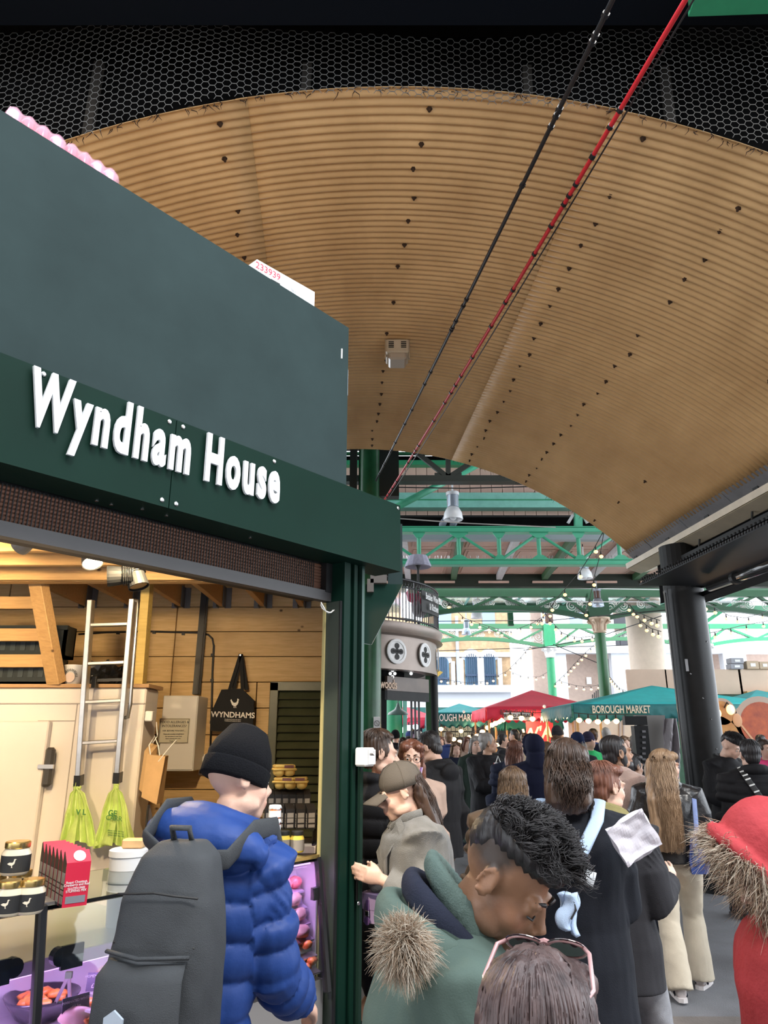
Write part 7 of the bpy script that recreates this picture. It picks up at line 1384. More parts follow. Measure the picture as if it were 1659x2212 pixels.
blue = person('man in blue puffer jacket, black beanie and slate backpack facing the butcher counter', 517, 1690, 2.5, 15, side=10, hyaw=42, hroll=-9, hpitch=6, lean=4, vox=.009, gvox=.008, hair=None, hat=(C_BEANIE, 'beanie'), hattop=.185, hattilt=-14, top=C_BLUE, fit=.042, sleeve=.030, wide=.90, bands=1.15, amp=.020, fold=.007, hood='down', hoodk=1.55, hoodz=.05, hem=.74, pants=C_BLACK, gname='puffer_jacket', handR=(.02, .27, -.42), handL=(.04, .12, -.48), elR=(.0, -1, -.4), hdirR=(.1, .75, -.5), palmR=(-.5, -.2, -.7), curlR=.5, skin='fair')
def pack_thing(P):
    M = P['M']; T = P['T']; t = thing('backpack', 'slate grey backpack with a pale hexagonal patch worn over the blue puffer', 'backpack', M @ T(0, -.3, .85), -R(15)); T0 = T; T = lambda x, y, z: V3(x * .88 + .125, y * 1.08 - .015, z + .095)
    W_ = lambda x, y, z: M @ T(x, y, z)
    mb = MB(); rings = []
    for z, rx, ry, y in ((.78, .125, .055, -.30), (.80, .150, .080, -.30), (.95, .160, .098, -.305), (1.12, .158, .095, -.30), (1.26, .145, .082, -.29), (1.36, .115, .06, -.275), (1.395, .07, .035, -.265)):
        rings.append([W_(rx * (abs(math.cos(a)) ** .6) * (1 if math.cos(a) > 0 else -1), y + ry * (abs(math.sin(a)) ** .6) * (1 if math.sin(a) > 0 else -1), z) for a in [2 * math.pi * j / 32 for j in range(32)]])
    mb.loft(rings); me = remesh(mb, 'main_bag', .009, 2, C_PACK); Pp, Nn = getco(me); setco(me, Pp + Nn * (.006 * vnoise(Pp, 15, 1) + .003 * vnoise(Pp, 40, 2))[:, None]); o = bpy.data.objects.new('main_bag', me); link(o, t)
    mb = MB(); rings = []
    for z, rx, y in ((.79, .115, -.385), (.81, .128, -.415), (.98, .135, -.428), (1.11, .132, -.42), (1.14, .12, -.39)): rings.append([W_(rx * math.cos(a), y + .03 * math.sin(a), z) for a in [2 * math.pi * j / 24 for j in range(24)]])
    mb.loft(rings); mb.build('front_pocket', C_PACK, t, smooth=True)
    mb = MB(); wtube(mb, M, [T(x, -.43 + .1 * abs(x) * 3, 1.155) for x in (-.13, -.07, 0, .07, .13)], .007, 8, flat=(1, .7)); mb.build('pocket_flap', C_PACK, t, smooth=True)
    for z in (1.18, 1.29): mb = MB(); wtube(mb, M, [T(x, -.405 + .12 * x * x * 8 + (.02 if z > 1.1 else -.02), z - .02 * abs(x) * 4) for x in (-.13, -.06, 0, .06, .13)], .003, 5); mb.build('zip', M_ink, t)
    hx = [(.026 * math.cos(a), .030 * math.sin(a)) for a in [math.pi / 6 + k * math.pi / 3 for k in range(6)]]; mb = MB(); c = W_(-.02, -.474, 1.03); ax = (W_(.1, -.462, .885) - W_(0, -.462, .885)).normalized(); mb.prism([(x * 1.1, y * 1.1) for x, y in hx], c, ax, (0, 0, 1), .006); mb.build('hexagon_patch', mat('pale_patch', (.45, .52, .62), .5), t)
    for q in (-1, 1): mb = MB(); wtube(mb, M, [T(q * .07, -.235, 1.34), T0(q * .135, -.25, 1.45), T0(q * .150, -.15, 1.525), T0(q * .155, .0, 1.53), T0(q * .14, .13, 1.44), T0(q * .15, .20, 1.30)], .030, 10, flat=(1, .3), up=(1, 0, 0)); mb.build('strap', C_PACK, t, smooth=True)
    mb = MB(); wtube(mb, M, [T(-.03, -.265, 1.385), T(-.03, -.285, 1.43), T(.03, -.285, 1.43), T(.03, -.265, 1.385)], .009, 7); mb.build('grab_loop', C_PACK, t, smooth=True)
pack_thing(blue)

hero = person('young man with curly black hair and sage parka bowing his face to the right', 1092, 1900, 1.55, 94, lean=12, hpitch=40, hroll=0, hyaw=26, vox=.006, gvox=.008, hair='curly', hairm=H_BLACK, scalp=(.03, .024, .022), skin='brown', stubble=.35, eyes_closed=True, browm=H_BLACK, top=C_PARKA, fit=.03, sleeve=.025, wide=.90, hem=.70, fold=.010, fs=13, gname='parka', collar=0, dens=1.25, handL=(-.05, .30, -.32), handR=(-.02, .30, -.34), elL=(-.5, -1, -.5), elR=(.5, -1, -.5))
def parka_extras(P):
    T, root, N = P['T'], P['root'], P['N']
    def ringtube(nm, m, rr, zz, tr, yo, tilt, a0=0, a1=2 * math.pi, n=30, ribs=0, vox=.007):
        mb = MB(); mb.tube([T(rr * math.cos(a), yo + rr * 1.05 * math.sin(a), zz - tilt * math.sin(a)) for a in np.linspace(a0, a1, n)], tr, 10, up=(0, 0, 1), flat=(.75, 1.25)); me = remesh(mb, nm, vox, 1, m); Pp, Nn = getco(me)
        if ribs: ang = np.arctan2(Pp[:, 1] - N.y, Pp[:, 0] - N.x); setco(me, Pp + Nn * (.0012 * np.sin(ang * ribs))[:, None])
        else: setco(me, Pp + Nn * (.006 * vnoise(Pp, 22, int(zz * 100)))[:, None])
        return addobj(nm, me, root)
    ringtube('collar', cloth('sage_rib', (.11, .16, .145), .9, bump=.3), .074, 1.525, .024, -.010, .070, R(-150) - .7, R(90) + .55, ribs=60, vox=.006)
    ringtube('hood_lining', cloth('navy_lining', (.022, .026, .045), .9), .100, 1.48, .028, -.018, .065, R(110), R(400)); ringtube('scarf', cloth('dark_green_scarf', (.05, .075, .062), .9), .108, 1.44, .036, .0, .06)
    ringtube('hood', C_PARKA, .128, 1.44, .042, -.025, .04, R(150), R(380))
    c = P['M'].inverted() @ at(874, 2040, 1.38); mb = MB(); mb.ell(c, (.030, .030, .034), n=14, m=10); mb.build('fur_core', mat('fur_brown', (.20, .13, .085), .9), root, local=True, smooth=True)
    pts, ds = [], []
    for i in range(400):
        d = np.random.normal(size=3); d /= np.linalg.norm(d); pts.append(np.array(c) + d * .028); ds.append(d)
    fur(pts, ds, .034, 3200, .0008, 'fur_pompom', (mat('fur_pale', (.60, .52, .42), .8), mat('fur_mid', (.36, .26, .18), .8)), root, 3)
parka_extras(hero)
lady = person('woman with highlighted dark hair and sunglasses on her head, nearest the viewer', 1168, 2258, 1.12, 24, hpitch=6, vox=.009, hair='long', hlen=.34, hairm=H_PLUM, dens=2.4, wave=.004, wfreq=12, hfront=20, top=C_CHAR, fit=.02, noface=True)
def glasses(P):
    M, h = P['M'], P['h']; t = thing('sunglasses', 'pink clear framed sunglasses pushed up on the dark highlighted hair', 'sunglasses', M @ h(0, .08, .13), -R(18)); W_ = lambda *p: M @ h(*p); m = mat('rose_frame', (.62, .36, .36), .15, spec=.8, coat=.5)
    for q in (-1, 1):
        mb = MB(); mb.tube([W_(q * .036 + .032 * math.cos(a), .066 - .024 * math.sin(a), .128 + .015 * math.sin(a)) for a in np.linspace(0, 2 * math.pi, 25)], .0027, 8, cap=False); mb.build('rim', m, t, smooth=True)
        mb = MB(); mb.prism([(.030 * math.cos(a), .030 * math.sin(a)) for a in np.linspace(0, 2 * math.pi, 20)[:-1]], W_(q * .036, .066, .128), (M.to_3x3() @ P['HM'].to_3x3() @ V3(1, 0, 0)).normalized(), (M.to_3x3() @ P['HM'].to_3x3() @ V3(0, -.85, .53)).normalized(), .001); mb.build('lens', mat('dark_lens', (.05, .03, .035), .05, spec=.8), t)
        mb = MB(); mb.tube([W_(q * .066, .055, .133), W_(q * .078, .035, .128), W_(q * .089, -.01, .085), W_(q * .070, -.06, .06)], [.0032, .0032, .0030, .0026], 8); mb.build('temple', m, t, smooth=True)
    mb = MB(); mb.tube([W_(-.008, .055, .135), W_(0, .052, .138), W_(.008, .055, .135)], .004, 7); mb.build('bridge', m, t)
glasses(lady)
redp = person('person in a red hooded parka with long fur trim, bowed at the right edge', 1664, 1872, 2.0, -78, lean=-4, hpitch=36, vox=.009, gvox=.009, hair=None, hood='up', top=C_REDP, fit=.06, sleeve=.05, wide=1.1, hem=.5, fold=.014, fs=14, gname='parka', pants=C_BLACK, noface=True, hs=1.05, collar=0)
def red_fur(P):
    h, root = P['h'], P['root']; pts, ds = [], []
    for t in np.linspace(-1.15, math.pi + 1.15, 90):
        c = np.array(h(.090 * math.cos(t), .055, .005 + .112 * math.sin(t))); o = np.array(P['HM'].to_3x3() @ V3(math.cos(t), .55, math.sin(t))); 
        for k in range(5): pts.append(c + np.random.normal(size=3) * .014); ds.append(o + np.random.normal(size=3) * .3)
    fur(pts, ds, .070, 5200, .0010, 'fur_trim', (mat('fur_pale', (.6, .5, .4), .8), mat('fur_mid', (.36, .26, .18), .8), mat('fur_dark', (.16, .10, .07), .9)), root, 5, .5)
    mb = MB(); mb.tube([h(.125 * math.cos(t), -.03 - .06 * math.sin(t), -.08) for t in np.linspace(0, math.pi * 2, 20)], .008, 6); mb.build('hood_cord', M_ink, root, local=True)
red_fur(redp)

# ------------------------------------------------------------------ people at the stall corner
capw = person('woman in a grey wool coat and taupe baseball cap looking down at her hands', 862, 1712, 3.75, -104, lean=10, locks=False, hs=1.08, hpitch=20, hyaw=4, vox=.0075, gvox=.009, skin='fair', hair='long', hlen=.46, hback=.06, hairm=H_DBROWN, hfront=128, dens=.9, wave=.01, hat=(C_CAP, 'cap'), hattilt=3, top=C_HERR, fit=.045, sleeve=.032, hem=.36, flare=.06, wide=.96, fold=.009, gname='wool_coat', collar=0, pants=C_TANP, shoem=cloth('brown_shoe', (.10, .05, .02), .5), handR=(-.13, .19, -.19), handL=(-.07, .19, -.18), elR=(.6, -.8, -.9), elL=(-.5, -1, -.6), hdirR=(-.2, .8, .25), hdirL=(.2, .8, .25), palmR=(-1, 0, .1), palmL=(1, 0, .1), curlR=.22, curlL=.22, eyes_closed=True)
def coat_bits(P):
    T, root = P['T'], P['root']
    for q in (-1, 1):
        mb = MB(); y = .165; mb.loft([[T(q * .075, .07, 1.52), T(q * .12, .07, 1.475), T(q * .11, .10, 1.455), T(q * .07, .10, 1.50)], [T(q * .02, y, 1.33), T(q * .10, y + .012, 1.36), T(q * .10, y + .022, 1.355), T(q * .02, y + .018, 1.325)], [T(q * .005, y + .02, 1.14), T(q * .02, y + .025, 1.15), T(q * .02, y + .032, 1.15), T(q * .005, y + .03, 1.14)]]); mb.build('lapel', C_HERR, root, local=True)
        mb = MB(); mb.tube([T(q * .02, .12, 1.47), T(q * .078, .05, 1.51), T(q * .075, -.04, 1.515), T(0, -.07, 1.515)], [.010, .016, .018, .016], 8, flat=(.5, 1.4)); mb.build('collar', C_HERR, root, local=True, smooth=True)
    mb = MB(); mb.ell(P['h'](.079, -.004, -.044), (.004, .004, .006), n=8, m=6); mb.build('earring', M_gold, root, local=True)
coat_bits(capw)
def satchel(P):
    M, T = P['M'], P['T']; c = T(.05, .22, 1.10); t = thing('satchel', 'small lilac leather satchel hung in front of the grey coat', 'bag', M @ c, 0); a = R(62) - R(55); m = mat('lilac_leather', (.40, .30, .52), .3, spec=.6); m2 = mat('cream_leather', (.62, .52, .36), .35)
    RM = Matrix.Translation(M @ c) @ Matrix.Rotation(R(-40), 4, 'Z'); t.matrix_basis = RM
    def B(nm, cc, sz, mm, bev=.004, rot=None): mb = MB(); mb.box(cc, sz, rot, bev); return mb.build(nm, mm, t, local=True)
    B('case', (0, 0, 0), (.17, .055, .125), m2, .01); B('front', (0, -.028, -.005), (.165, .006, .115), m, .003); B('flap', (0, -.034, .03), (.172, .008, .075), m, .01, (R(6), 0, 0)); B('flap_top', (0, 0, .066), (.172, .06, .008), m)
    for q in (-1, 1):
        B('buckle_strap', (q * .045, -.041, -.01), (.018, .004, .10), mat('purple_leather', (.13, .07, .20), .35)); B('buckle', (q * .045, -.045, -.018), (.024, .004, .022), M_chrome, .002)
        mb = MB(); mb.lathe([(.017, 0), (.017, .004)], (q * .045, -.042, -.05), 14, axis=(0, -1, 0)); mb.build('strap_tip', MATS['purple_leather'], t, local=True)
    mb = MB(); mb.tube([(.085, 0, .05), (.10, .02, .16), (.13, .10, .45), (.10, .20, .62)], .008, 6, flat=(1, .4)); mb.build('shoulder_strap', MATS['purple_leather'], t, local=True); B('key_tag', (.10, -.02, -.03), (.02, .004, .12), M_ink, 0, (0, R(20), 0))
satchel(capw)
person('man with short dark brown hair and black puffer behind the corner post', 820, 1630, 4.35, 40, hyaw=35, hpitch=4, vox=.008, hair='short', hairm=H_DBROWN, dens=1, top=C_BLACK, fit=.05, sleeve=.035, bands=1, amp=.016, hem=.74, wide=1.08, pants=C_JEAN, gname='puffer_jacket', skin='fair')
glw = person('woman with glasses and auburn hair in a beige coat behind the cap', 889, 1640, 5.3, 150, hyaw=30, vox=.008, hair='long', hlen=.36, hairm=H_AUB, hfront=62, dens=.6, top=C_BEIGE, fit=.04, hem=.55, gname='coat', skin='fair', wide=.95)
def spectacles(P, label):
    M, h = P['M'], P['h']; t = thing('spectacles', label, 'glasses', M @ h(0, .1, 0)); W_ = lambda *p: M @ h(*p)
    for q in (-1, 1):
        mb = MB(); mb.tube([W_(q * .033 + .025 * math.cos(a), .108 - abs(.25 * math.cos(a) * q) * .02, .0 + .021 * math.sin(a)) for a in np.linspace(0, 2 * math.pi, 19)], .0018, 6, cap=False); mb.build('rim', M_ink, t); mb = MB(); mb.tube([W_(q * .058, .104, .005), W_(q * .080, .03, .01), W_(q * .081, -.01, .0)], .0016, 5); mb.build('temple', M_ink, t)
    mb = MB(); mb.tube([W_(-.008, .109, .003), W_(0, .111, .006), W_(.008, .109, .003)], .0016, 5); mb.build('bridge', M_ink, t)
spectacles(glw, 'thin round black glasses on the auburn-haired woman')
person('boy with straight black hair in a black hooded jacket looking down to the left', 927, 1618, 6.6, -42, hpitch=26, hyaw=-18, vox=.009, hair='short', hairm=H_BLACK, dens=.5, top=C_BLACK, fit=.045, sleeve=.035, hood='down', hoodk=.85, hem=.78, fold=.008, gname='hooded_jacket', skin='fair', pants=C_TANP, shoem=cloth('trainer_navy', (.03, .035, .05), .7), solem=M_white, footR=(.12, .22, 0), browm=H_BLACK)

# ------------------------------------------------------------------ walkers in the middle distance
person('woman in a navy jacket, dark jeans and boots walking towards the viewer', 985, 1619, 12.6, 172, vox=.012, hair='long', hlen=.30, hairm=H_BROWN, hfront=48, dens=.35, top=C_NAVY, fit=.025, hem=.66, pants=C_JEAN, aw=.045, lw=0, shoem=C_BLACK, boot=.22, footL=(.07, .20, 0), footR=(.08, -.16, .03), heelR=18, handL=(.10, .06, -.52), handR=(.12, .02, -.52), gname='jacket')
cupm = person('older grey-haired man in a black coat holding a drink with a straw', 1055, 1606, 9.6, 150, hyaw=-62, vox=.010, hair='crop', hairm=H_GREY, dens=.3, top=C_BLACK, fit=.06, sleeve=.04, wide=1.12, hem=.55, fold=.012, gname='coat', skin='mid', pants=C_CHAR, browm=H_GREY, handL=(-.04, .30, -.26), handR=(-.14, .32, -.24), elL=(-.9, -.5, -.6), elR=(.9, -.5, -.6), palmR=(-1, .2, 0), hdirR=(-.5, .7, .15), curlR=.55)
def held(P, q, name, label, cat):
    return P['M'] @ P['J'][q][2], thing(name, label, cat, P['M'] @ P['J'][q][2])
w, t = held(cupm, 1, 'iced_cup', 'clear iced drink cup with domed lid and straw in the grey-haired man\'s hand', 'cup'); w = w + V3(-.05, -.10, .0); mb = MB(); mb.lathe([(.028, -.06), (.040, .07)], w, 16); mb.build('cup', mat('cup_clear', (.75, .72, .7), .1, alpha=.7), t); mb = MB(); mb.lathe([(.042, .07), (.042, .08), (.03, .11), (.01, .12)], w, 16); mb.build('dome_lid', mat('lid_clear', (.8, .8, .8), .1, alpha=.6), t, smooth=True); mb = MB(); mb.tube([w + V3(0, 0, .05), w + V3(.01, 0, .20)], .005, 6); mb.build('straw', M_white, t); mb = MB(); mb.lathe([(.036, .0), (.037, .035)], w, 16, cap=False); mb.build('label', M_ink, t)
w = cupm['M'] @ cupm['J'][-1][2]; w = w + V3(.16, -.12, -.05); t = thing('carrier_bag', 'red and white paper carrier bag beside the grey-haired man', 'bag', w); mb = MB(); a = at(1072, 1675, 9.2); mb.prism([(-.02, -.08), (.0, -.09), (.10, .02), (.10, .10), (-.02, .14)], a, (1, 0, 0), (0, 0, 1), -.05); mb.build('red_side', mat('bag_red', (.62, .03, .05), .5), t); mb = MB(); mb.prism([(.0, .0), (.14, .06), (.12, .14), (-.02, .145)], a + V3(0, -.02, .0), (1, 0, 0), (0, 0, 1), -.03); mb.build('white_side', M_paper, t); mb = MB(); mb.tube([a + V3(.0, 0, .14), a + V3(.03, 0, .22), a + V3(.06, 0, .14)], .006, 5); mb.build('handle', M_paper, t)
person('brown-haired woman in a dark puffer between the cup man and hooded walker', 1112, 1625, 8.6, 20, vox=.011, hair='bob', hlen=.20, hairm=H_AUB, dens=.4, top=C_NAVY, fit=.06, bands=1, amp=.02, hood='down', hem=.7, gname='puffer_jacket', noface=True)
person('walker in a navy overcoat with the dark hood up, seen from behind', 1152, 1617, 8.0, -15, vox=.010, hair=None, hood='up', top=cloth('deep_navy', (.008, .010, .028), .9), fit=.035, hem=.45, gname='hooded_coat', noface=True, pants=C_BLACK, wide=1.05, hs=.95)
person('woman in a brown puffer with long dark blond-streaked hair, seen from behind', 1108, 1705, 4.4, 12, hpitch=5, vox=.009, hair='long', hlen=.36, hback=.10, hairm=H_DBROWN, strandm=hair_mat('streaked', (.06, .035, .02), (.18, .11, .06)), dens=.9, hfront=60, top=C_BROWNP, fit=.06, sleeve=.05, bands=1.1, amp=.026, hood='down', hem=.72, gname='puffer_jacket', noface=True, wide=1.05)
bk = person('person in long black coat with pale blue backpack straps, back to the viewer', 1226, 1668, 3.25, 10, hyaw=8, hpitch=4, vox=.008, gvox=.008, hair='bob', hlen=.16, hairm=H_DBROWN, dens=1.0, wave=.014, wfreq=40, top=cloth('black_coat', (.012, .014, .020), .85), fit=.035, sleeve=.03, wide=.98, hem=.42, fold=.010, gname='overcoat', noface=True, skin='fair', handR=(-.02, .30, -.34), elR=(.1, -1, -.5), handL=(.05, .10, -.45), collar=1.2, pants=C_BLACK)
def bluestraps(P):
    M, T = P['M'], P['T']; t = thing('backpack_harness', 'pale blue webbing harness of a bag worn over the long black coat', 'backpack', M @ T(0, -.2, 1.3)); m = cloth('pale_blue', (.45, .58, .78), .7)
    for nm, pts in (('strap', [T(.10, .17, 1.40), T(.125, .08, 1.50), T(.12, -.04, 1.525), T(.095, -.145, 1.46), T(.03, -.205, 1.36), T(-.02, -.215, 1.29)]), ('strap', [T(-.10, .17, 1.40), T(-.12, .08, 1.50), T(-.115, -.04, 1.525), T(-.09, -.14, 1.46), T(-.03, -.20, 1.37), T(.02, -.212, 1.29)])):
        mb = MB(); wtube(mb, M, pts, .026, 8, flat=(1, .22), up=(0, -.6, 1)); mb.build(nm, m, t, smooth=True)
    mb = MB(); wtube(mb, M, [T(.01, -.222, 1.32), T(.0, -.235, 1.28), T(.06, -.235, 1.255)], .028, 8, flat=(1, .3), up=(0, -1, .2)); mb.build('joining_patch', cloth('pale_patch_cloth', (.62, .66, .70), .7), t, smooth=True)
    p = at(1228, 1962, 2.95); mb = MB()
    mb.grid(lambda u, v: p + V3(-.03 + .06 * u + .012 * math.sin(v * 6), .02 * math.sin(u * 7 + v * 3), .05 - .11 * v - .03 * u * v), 12, 14); mb.build('hanging_pouch', m, t, smooth=True, thick=.02)
    mb = MB(); mb.tube([p + V3(.01, -.02, .05), p + V3(.02, -.03, .0), p + V3(.0, -.03, -.03)], .004, 5); mb.build('drawcord', M_ink, t)
bluestraps(bk)
pw = person('woman with a low auburn bun and olive fleece collar holding a white paper bag', 1310, 1703, 3.75, 40, hyaw=24, vox=.008, gvox=.008, hair='bun', hairm=H_AUB, dens=.8, top=C_CHAR, fit=.04, sleeve=.035, hem=.74, gname='jacket', pants=C_LIGHTJ, aw=.085, lw=.02, skin='fair', handR=(.02, .26, -.22), elR=(.15, -1, -.8), footR=(.13, .10, 0), footL=(.08, -.25, .02), shoem=C_BLACK, ank=-.05)
def olive(P):
    T, root = P['T'], P['root']; mb = MB()
    for zz, rr, tr in ((1.45, .13, .036), (1.485, .115, .034), (1.515, .10, .028)): mb.tube([T(rr * math.cos(t), -.015 + rr * math.sin(t), zz - .04 * math.sin(t)) for t in np.linspace(0, 2 * math.pi, 25)], tr, 9, cap=False)
    addobj('fleece_collar', remesh(mb, 'fleece_collar', .009, 1, C_OLIVE), root)
olive(pw)
q = at(1364, 1806, 3.0); t = thing('paper_bag', 'crumpled white paper bag held beside the olive fleece collar', 'paper bag', q); mb = MB()
def bagfn(u, v):
    x = (u - .5) * .17; z = (v - .5) * .15; a = .6; return q + V3(x * math.cos(a) - z * math.sin(a) * .8, .018 * math.sin(u * math.pi) * math.sin(v * math.pi) + .012 * noise.noise(V3(u * 4, v * 4, 2)), x * math.sin(a) * .8 + z * math.cos(a)) - V3(0, .03, 0)
mb.grid(bagfn, 18, 18); mb.build('paper', mat('white_bag', (.62, .60, .66), .7, bump=.3, bscale=25), t, thick=.02)
beard = person('bearded man with black hair in a beige fleece turning to the right', 1334, 1628, 6.4, 66, hs=1.18, hyaw=14, hpitch=-6, vox=.007, hair='crop', hairm=H_BLACK, scalp=(.02, .017, .016), dens=1.2, beard=True, top=C_FLEECE, fit=.045, sleeve=.035, wide=1.08, hem=.75, collar=1.6, gname='fleece_jacket', skin='mid', browm=H_BLACK)
person('person with a black bun and dark maroon coat behind the bearded man', 1368, 1657, 6.9, 62, vox=.010, hair='bun', hairm=H_BLACK, dens=.5, top=C_MAROON, fit=.045, hem=.6, gname='coat', skin='mid', collar=1.3)
girl = person('girl with very long wavy blond hair, leather jacket and wide cream jeans', 1438, 1658, 5.95, 14, hs=1.1, hyaw=58, hpitch=-2, vox=.007, hair='long', hlen=.62, hback=.09, hwide=1.15, hairm=H_BLOND, dens=2.6, wave=.012, wfreq=55, hfront=66, top=C_LEATH, fit=.05, sleeve=.045, wide=1.05, hem=.92, fold=.010, gname='leather_jacket', pants=C_CREAM, lw=.022, aw=.105, ank=-.035, skin='fair', browm=H_BROWN, footL=(.085, -.24, .0), footR=(.12, .16, 0), footRyaw=24, shoem=cloth('white_trainer', (.62, .58, .58), .6), solem=mat('sole_white', (.7, .66, .66), .6), handR=(.05, .20, -.44), handL=(.05, .18, -.42))
def trainers(P):
    for q in (-1, 1):
        an = P['LG'][q][2]; sh_ = [c for c in P['root'].children if c.name.startswith('shoe')][0 if q < 0 else 1]; mb = MB()
        for k in range(5): x = -.03 + k * .045; mb.bar(an + V3(q * .044, x, -.06), an + V3(q * .036, x + .03, -.03), .006, .022); mb.bar(an + V3(-q * .044, x, -.06), an + V3(-q * .036, x + .03, -.03), .006, .022)
        mb.build('dark_overlay', C_NAVY, sh_, local=True)
trainers(girl)
M = girl['M']; T = girl['T']; t = thing('shoulder_bag', 'blue shoulder bag with a long pale strap on the leather jacket', 'bag', M @ T(.2, -.15, 1.0)); m = cloth('cobalt', (.045, .075, .24), .6); m2 = cloth('strap_blue', (.20, .26, .48), .6)
mb = MB(); wtube(mb, M, [T(.16, .05, 1.47), T(.19, -.12, 1.40), T(.17, -.20, 1.2), T(.135, -.21, 1.0), T(.13, -.20, .92)], .018, 8, flat=(1, .25), up=(0, 1, 0)); mb.build('strap', m2, t, smooth=True)
mb = MB(); mb.loft([[M @ T(*p) for p in r_] for r_ in ([(.10, -.20, .86), (.22, -.17, .86), (.22, -.10, .86), (.10, -.13, .86)], [(.09, -.21, .95), (.25, -.17, .95), (.25, -.10, .95), (.09, -.13, .95)], [(.12, -.19, 1.12), (.21, -.16, 1.12), (.21, -.13, 1.12), (.12, -.15, 1.12)])]); mb.build('body', m, t, smooth=False); mb = MB(); mb.box(M @ T(.142, -.225, 1.02), (.03, .012, .045), bev=.003); mb.build('buckle', M_grey, t)
person('young man with curly dark hair looking down, right of the black column', 1578, 1614, 8.2, 165, hyaw=-25, hpitch=28, vox=.010, hair='curly', hairm=H_BLACK, dens=.35, top=C_BLACK, fit=.04, hem=.6, collar=1.3, gname='coat', skin='fair', pants=C_BLACK, handL=(-.05, .25, -.3), handR=(-.05, .25, -.3))
zb = person('person in a black puffer with a zebra striped bag strap, back to the viewer', 1620, 1632, 6.6, 10, vox=.010, hair='short', hairm=H_BLACK, dens=.4, top=C_BLACK, fit=.065, sleeve=.05, bands=1, amp=.018, hem=.72, wide=1.12, gname='puffer_jacket', noface=True, collar=1.8, pants=C_CHAR)
M = zb['M']; T = zb['T']; t = thing('zebra_strap', 'black and white striped bag strap across the black puffer', 'strap', M @ T(0, -.25, 1.2)); pts = [T(-.12, -.05, 1.535), T(-.10, -.185, 1.44), T(-.02, -.235, 1.28), T(.08, -.24, 1.10), T(.17, -.20, .95), T(.20, -.16, .88)]; mb = MB(); wtube(mb, M, pts, .026, 8, flat=(1, .25), up=(0, 1, 0)); mb.build('strap', M_ink, t)
for i in range(16):
    k = i / 16 * (len(pts) - 1); a = pts[int(k)].lerp(pts[min(len(pts) - 1, int(k) + 1)], k % 1); mb = MB(); mb.box(M @ (a + V3(0, -.012, 0)), (.045, .012, .010), (0, R(-18), 0)); mb.build('stripe', M_paper, t)
mb = MB(); mb.loft([[M @ T(*p) for p in r_] for r_ in ([(.16, -.22, .70), (.30, -.20, .70), (.30, -.12, .70), (.16, -.14, .70)], [(.15, -.22, .90), (.28, -.20, .90), (.28, -.12, .90), (.15, -.14, .90)])]); mb.build('bag', cloth('olive_bag', (.10, .08, .05), .8), t)

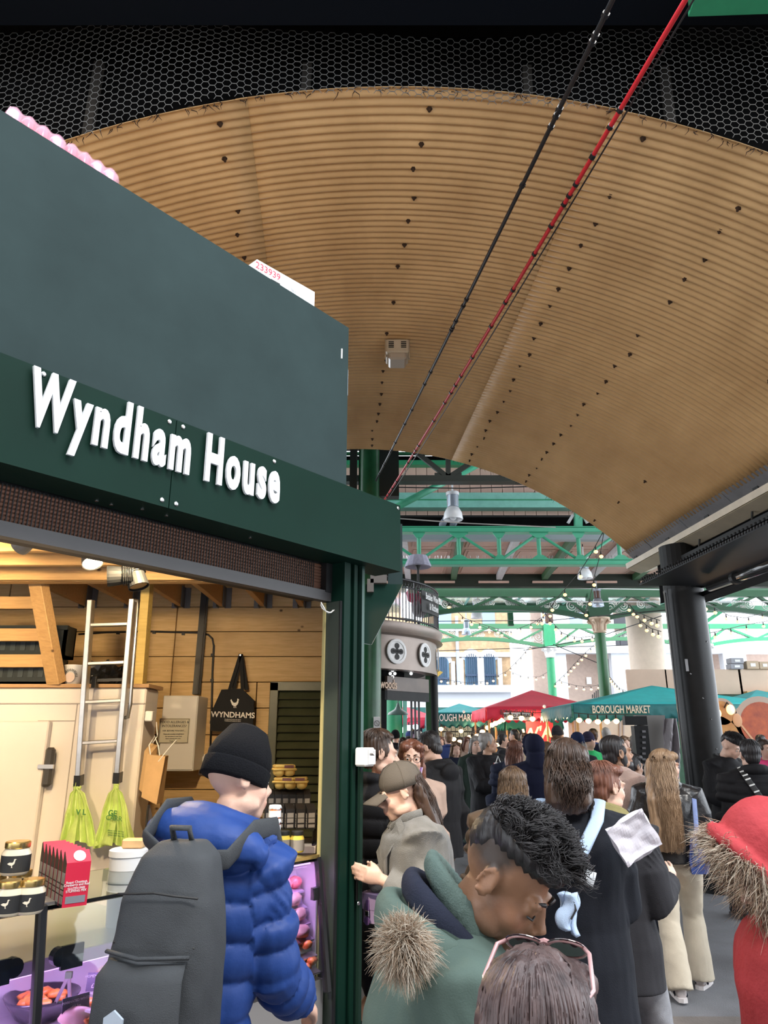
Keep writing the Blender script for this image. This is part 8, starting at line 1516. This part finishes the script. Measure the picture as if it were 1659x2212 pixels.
# ------------------------------------------------------------------ crowd further back
BACK = [
 ('vendor in a cream jacket and dark beanie under the red canopy', 1207, 1587, 14.5, 60, dict(hat=(C_CHAR, 'beanie'), hair=None, top=C_CREAMJ, skin='mid')),
 ('woman in a navy knitted hat with long pale hair, back to the viewer', 1246, 1607, 10.5, -10, dict(hat=(C_NAVYKNIT, 'beanie'), hair='long', hairm=H_GREY, top=C_CHAR, noface=True)),
 ('woman in a purple beanie and bright green jumper', 1274, 1602, 12.5, 150, dict(hat=(cloth('purple_knit', (.035, .03, .06), .95), 'beanie'), hair=None, top=C_GREEN, fit=.02)),
 ('man with cropped grey hair beside the cream van', 1310, 1588, 14.0, 20, dict(hair='crop', hairm=H_GREY, top=C_NAVY, noface=True)),
 ('man with short dark hair in a blue coat left of the cropped man', 1282, 1591, 14.5, 10, dict(hair='short', hairm=H_DBROWN, top=C_BLUEJ, noface=True)),
 ('woman in pink with brown hair at the serving counter', 1350, 1607, 13.2, 165, dict(hair='bob', hlen=.16, hairm=H_BROWN, top=cloth('rose', (.5, .3, .32), .9))),
 ('person with curly brown hair in front of the bakery banner', 1203, 1617, 10.0, 0, dict(hair='curly', hairm=H_BROWN, top=C_CHAR, noface=True)),
 ('man in a bright blue coat walking away near the bulbs', 968, 1596, 15.5, -10, dict(hair='short', hairm=H_BROWN, top=C_BLUEJ, noface=True)),
 ('woman with orange scarf facing the bulbs at left', 950, 1604, 16.0, 150, dict(hair='long', hairm=H_AUB, top=cloth('orange', (.6, .22, .05), .9))),
 ('woman with auburn hair left of the cup man', 1010, 1608, 13.8, 160, dict(hair='long', hairm=H_AUB, top=C_BEIGE)),
 ('person in a bottle green coat just behind the cup man', 1028, 1610, 11.2, 175, dict(hair='long', hairm=H_GREY, top=C_DKGREEN, hem=.3)),
 ('dark-haired shopper under the red canopy poles', 1088, 1601, 15.0, 100, dict(hair='short', hairm=H_BLACK, top=C_CHAR)),
 ('woman in white top under the bread sign', 1134, 1598, 16.0, 170, dict(hair='bun', hairm=H_BROWN, top=C_CREAMJ)),
 ('shopper in a dark coat seen beyond the bread stall', 1110, 1590, 17.0, -60, dict(hair='short', hairm=H_BLACK, top=C_MAROON)),
 ('woman with long dark hair facing the bar opening', 871, 1608, 14.6, 175, dict(hair='long', hairm=H_DBROWN, top=C_CREAMJ)),
 ('woman smiling with dark hair tied back in the bar opening', 883, 1605, 15.6, 170, dict(hair='bun', hairm=H_BLACK, top=cloth('pale_pink', (.6, .42, .40), .9))),
 ('woman in profile with a bun at the right of the bar opening', 900, 1611, 13.6, 80, dict(hair='bun', hairm=H_DBROWN, top=C_CREAMJ)),
 ('person in a blue cap at the back of the bar opening', 884, 1592, 19.0, 0, dict(hat=(C_BLUEJ, 'cap'), hair=None, top=C_NAVY, noface=True)),
 ('person in a black hat beside the bright green column', 855, 1593, 17.0, 20, dict(hat=(C_BEANIE, 'beanie'), hair=None, top=C_BLACK, noface=True)),
 ('person in a white and black cap at the bar shutter', 906, 1596, 16.6, 30, dict(hat=(cloth('white_cap', (.6, .6, .58), .9), 'beanie'), hair=None, top=C_CHAR, noface=True)),
 ('child in a pink coat beneath the pasta banner', 1655, 1620, 10.0, 170, dict(hair='short', hairm=H_DBROWN, top=cloth('hot_pink', (.62, .05, .16), .8))),
 ('person in a blue coat below the pasta banner', 1644, 1606, 12.4, 20, dict(hair='short', hairm=H_BLACK, top=C_BLUEJ, noface=True)),
 ('person with a grey hood behind the serving counter woman', 1372, 1607, 14.0, 30, dict(hood='up', hair=None, top=cloth('mid_grey', (.25, .25, .25), .9), noface=True)),
 ('person in a dark coat between the cup man and the hooded walker', 1180, 1622, 11.0, -20, dict(hair='bob', hlen=.15, hairm=H_BROWN, top=C_MAROON, noface=True)),
 ('shopper in black at the far left swag of bulbs', 1040, 1597, 17.5, 190, dict(hair='short', hairm=H_BLACK, top=C_BLACK)),
]
for lab, px, py, Y, face, kw in BACK:
    kw.setdefault('fit', .035); kw.setdefault('hem', .7); person(lab, px, py, Y, face, vox=.02, gvox=.018, **kw)
print('SCALES', PEOPLE)
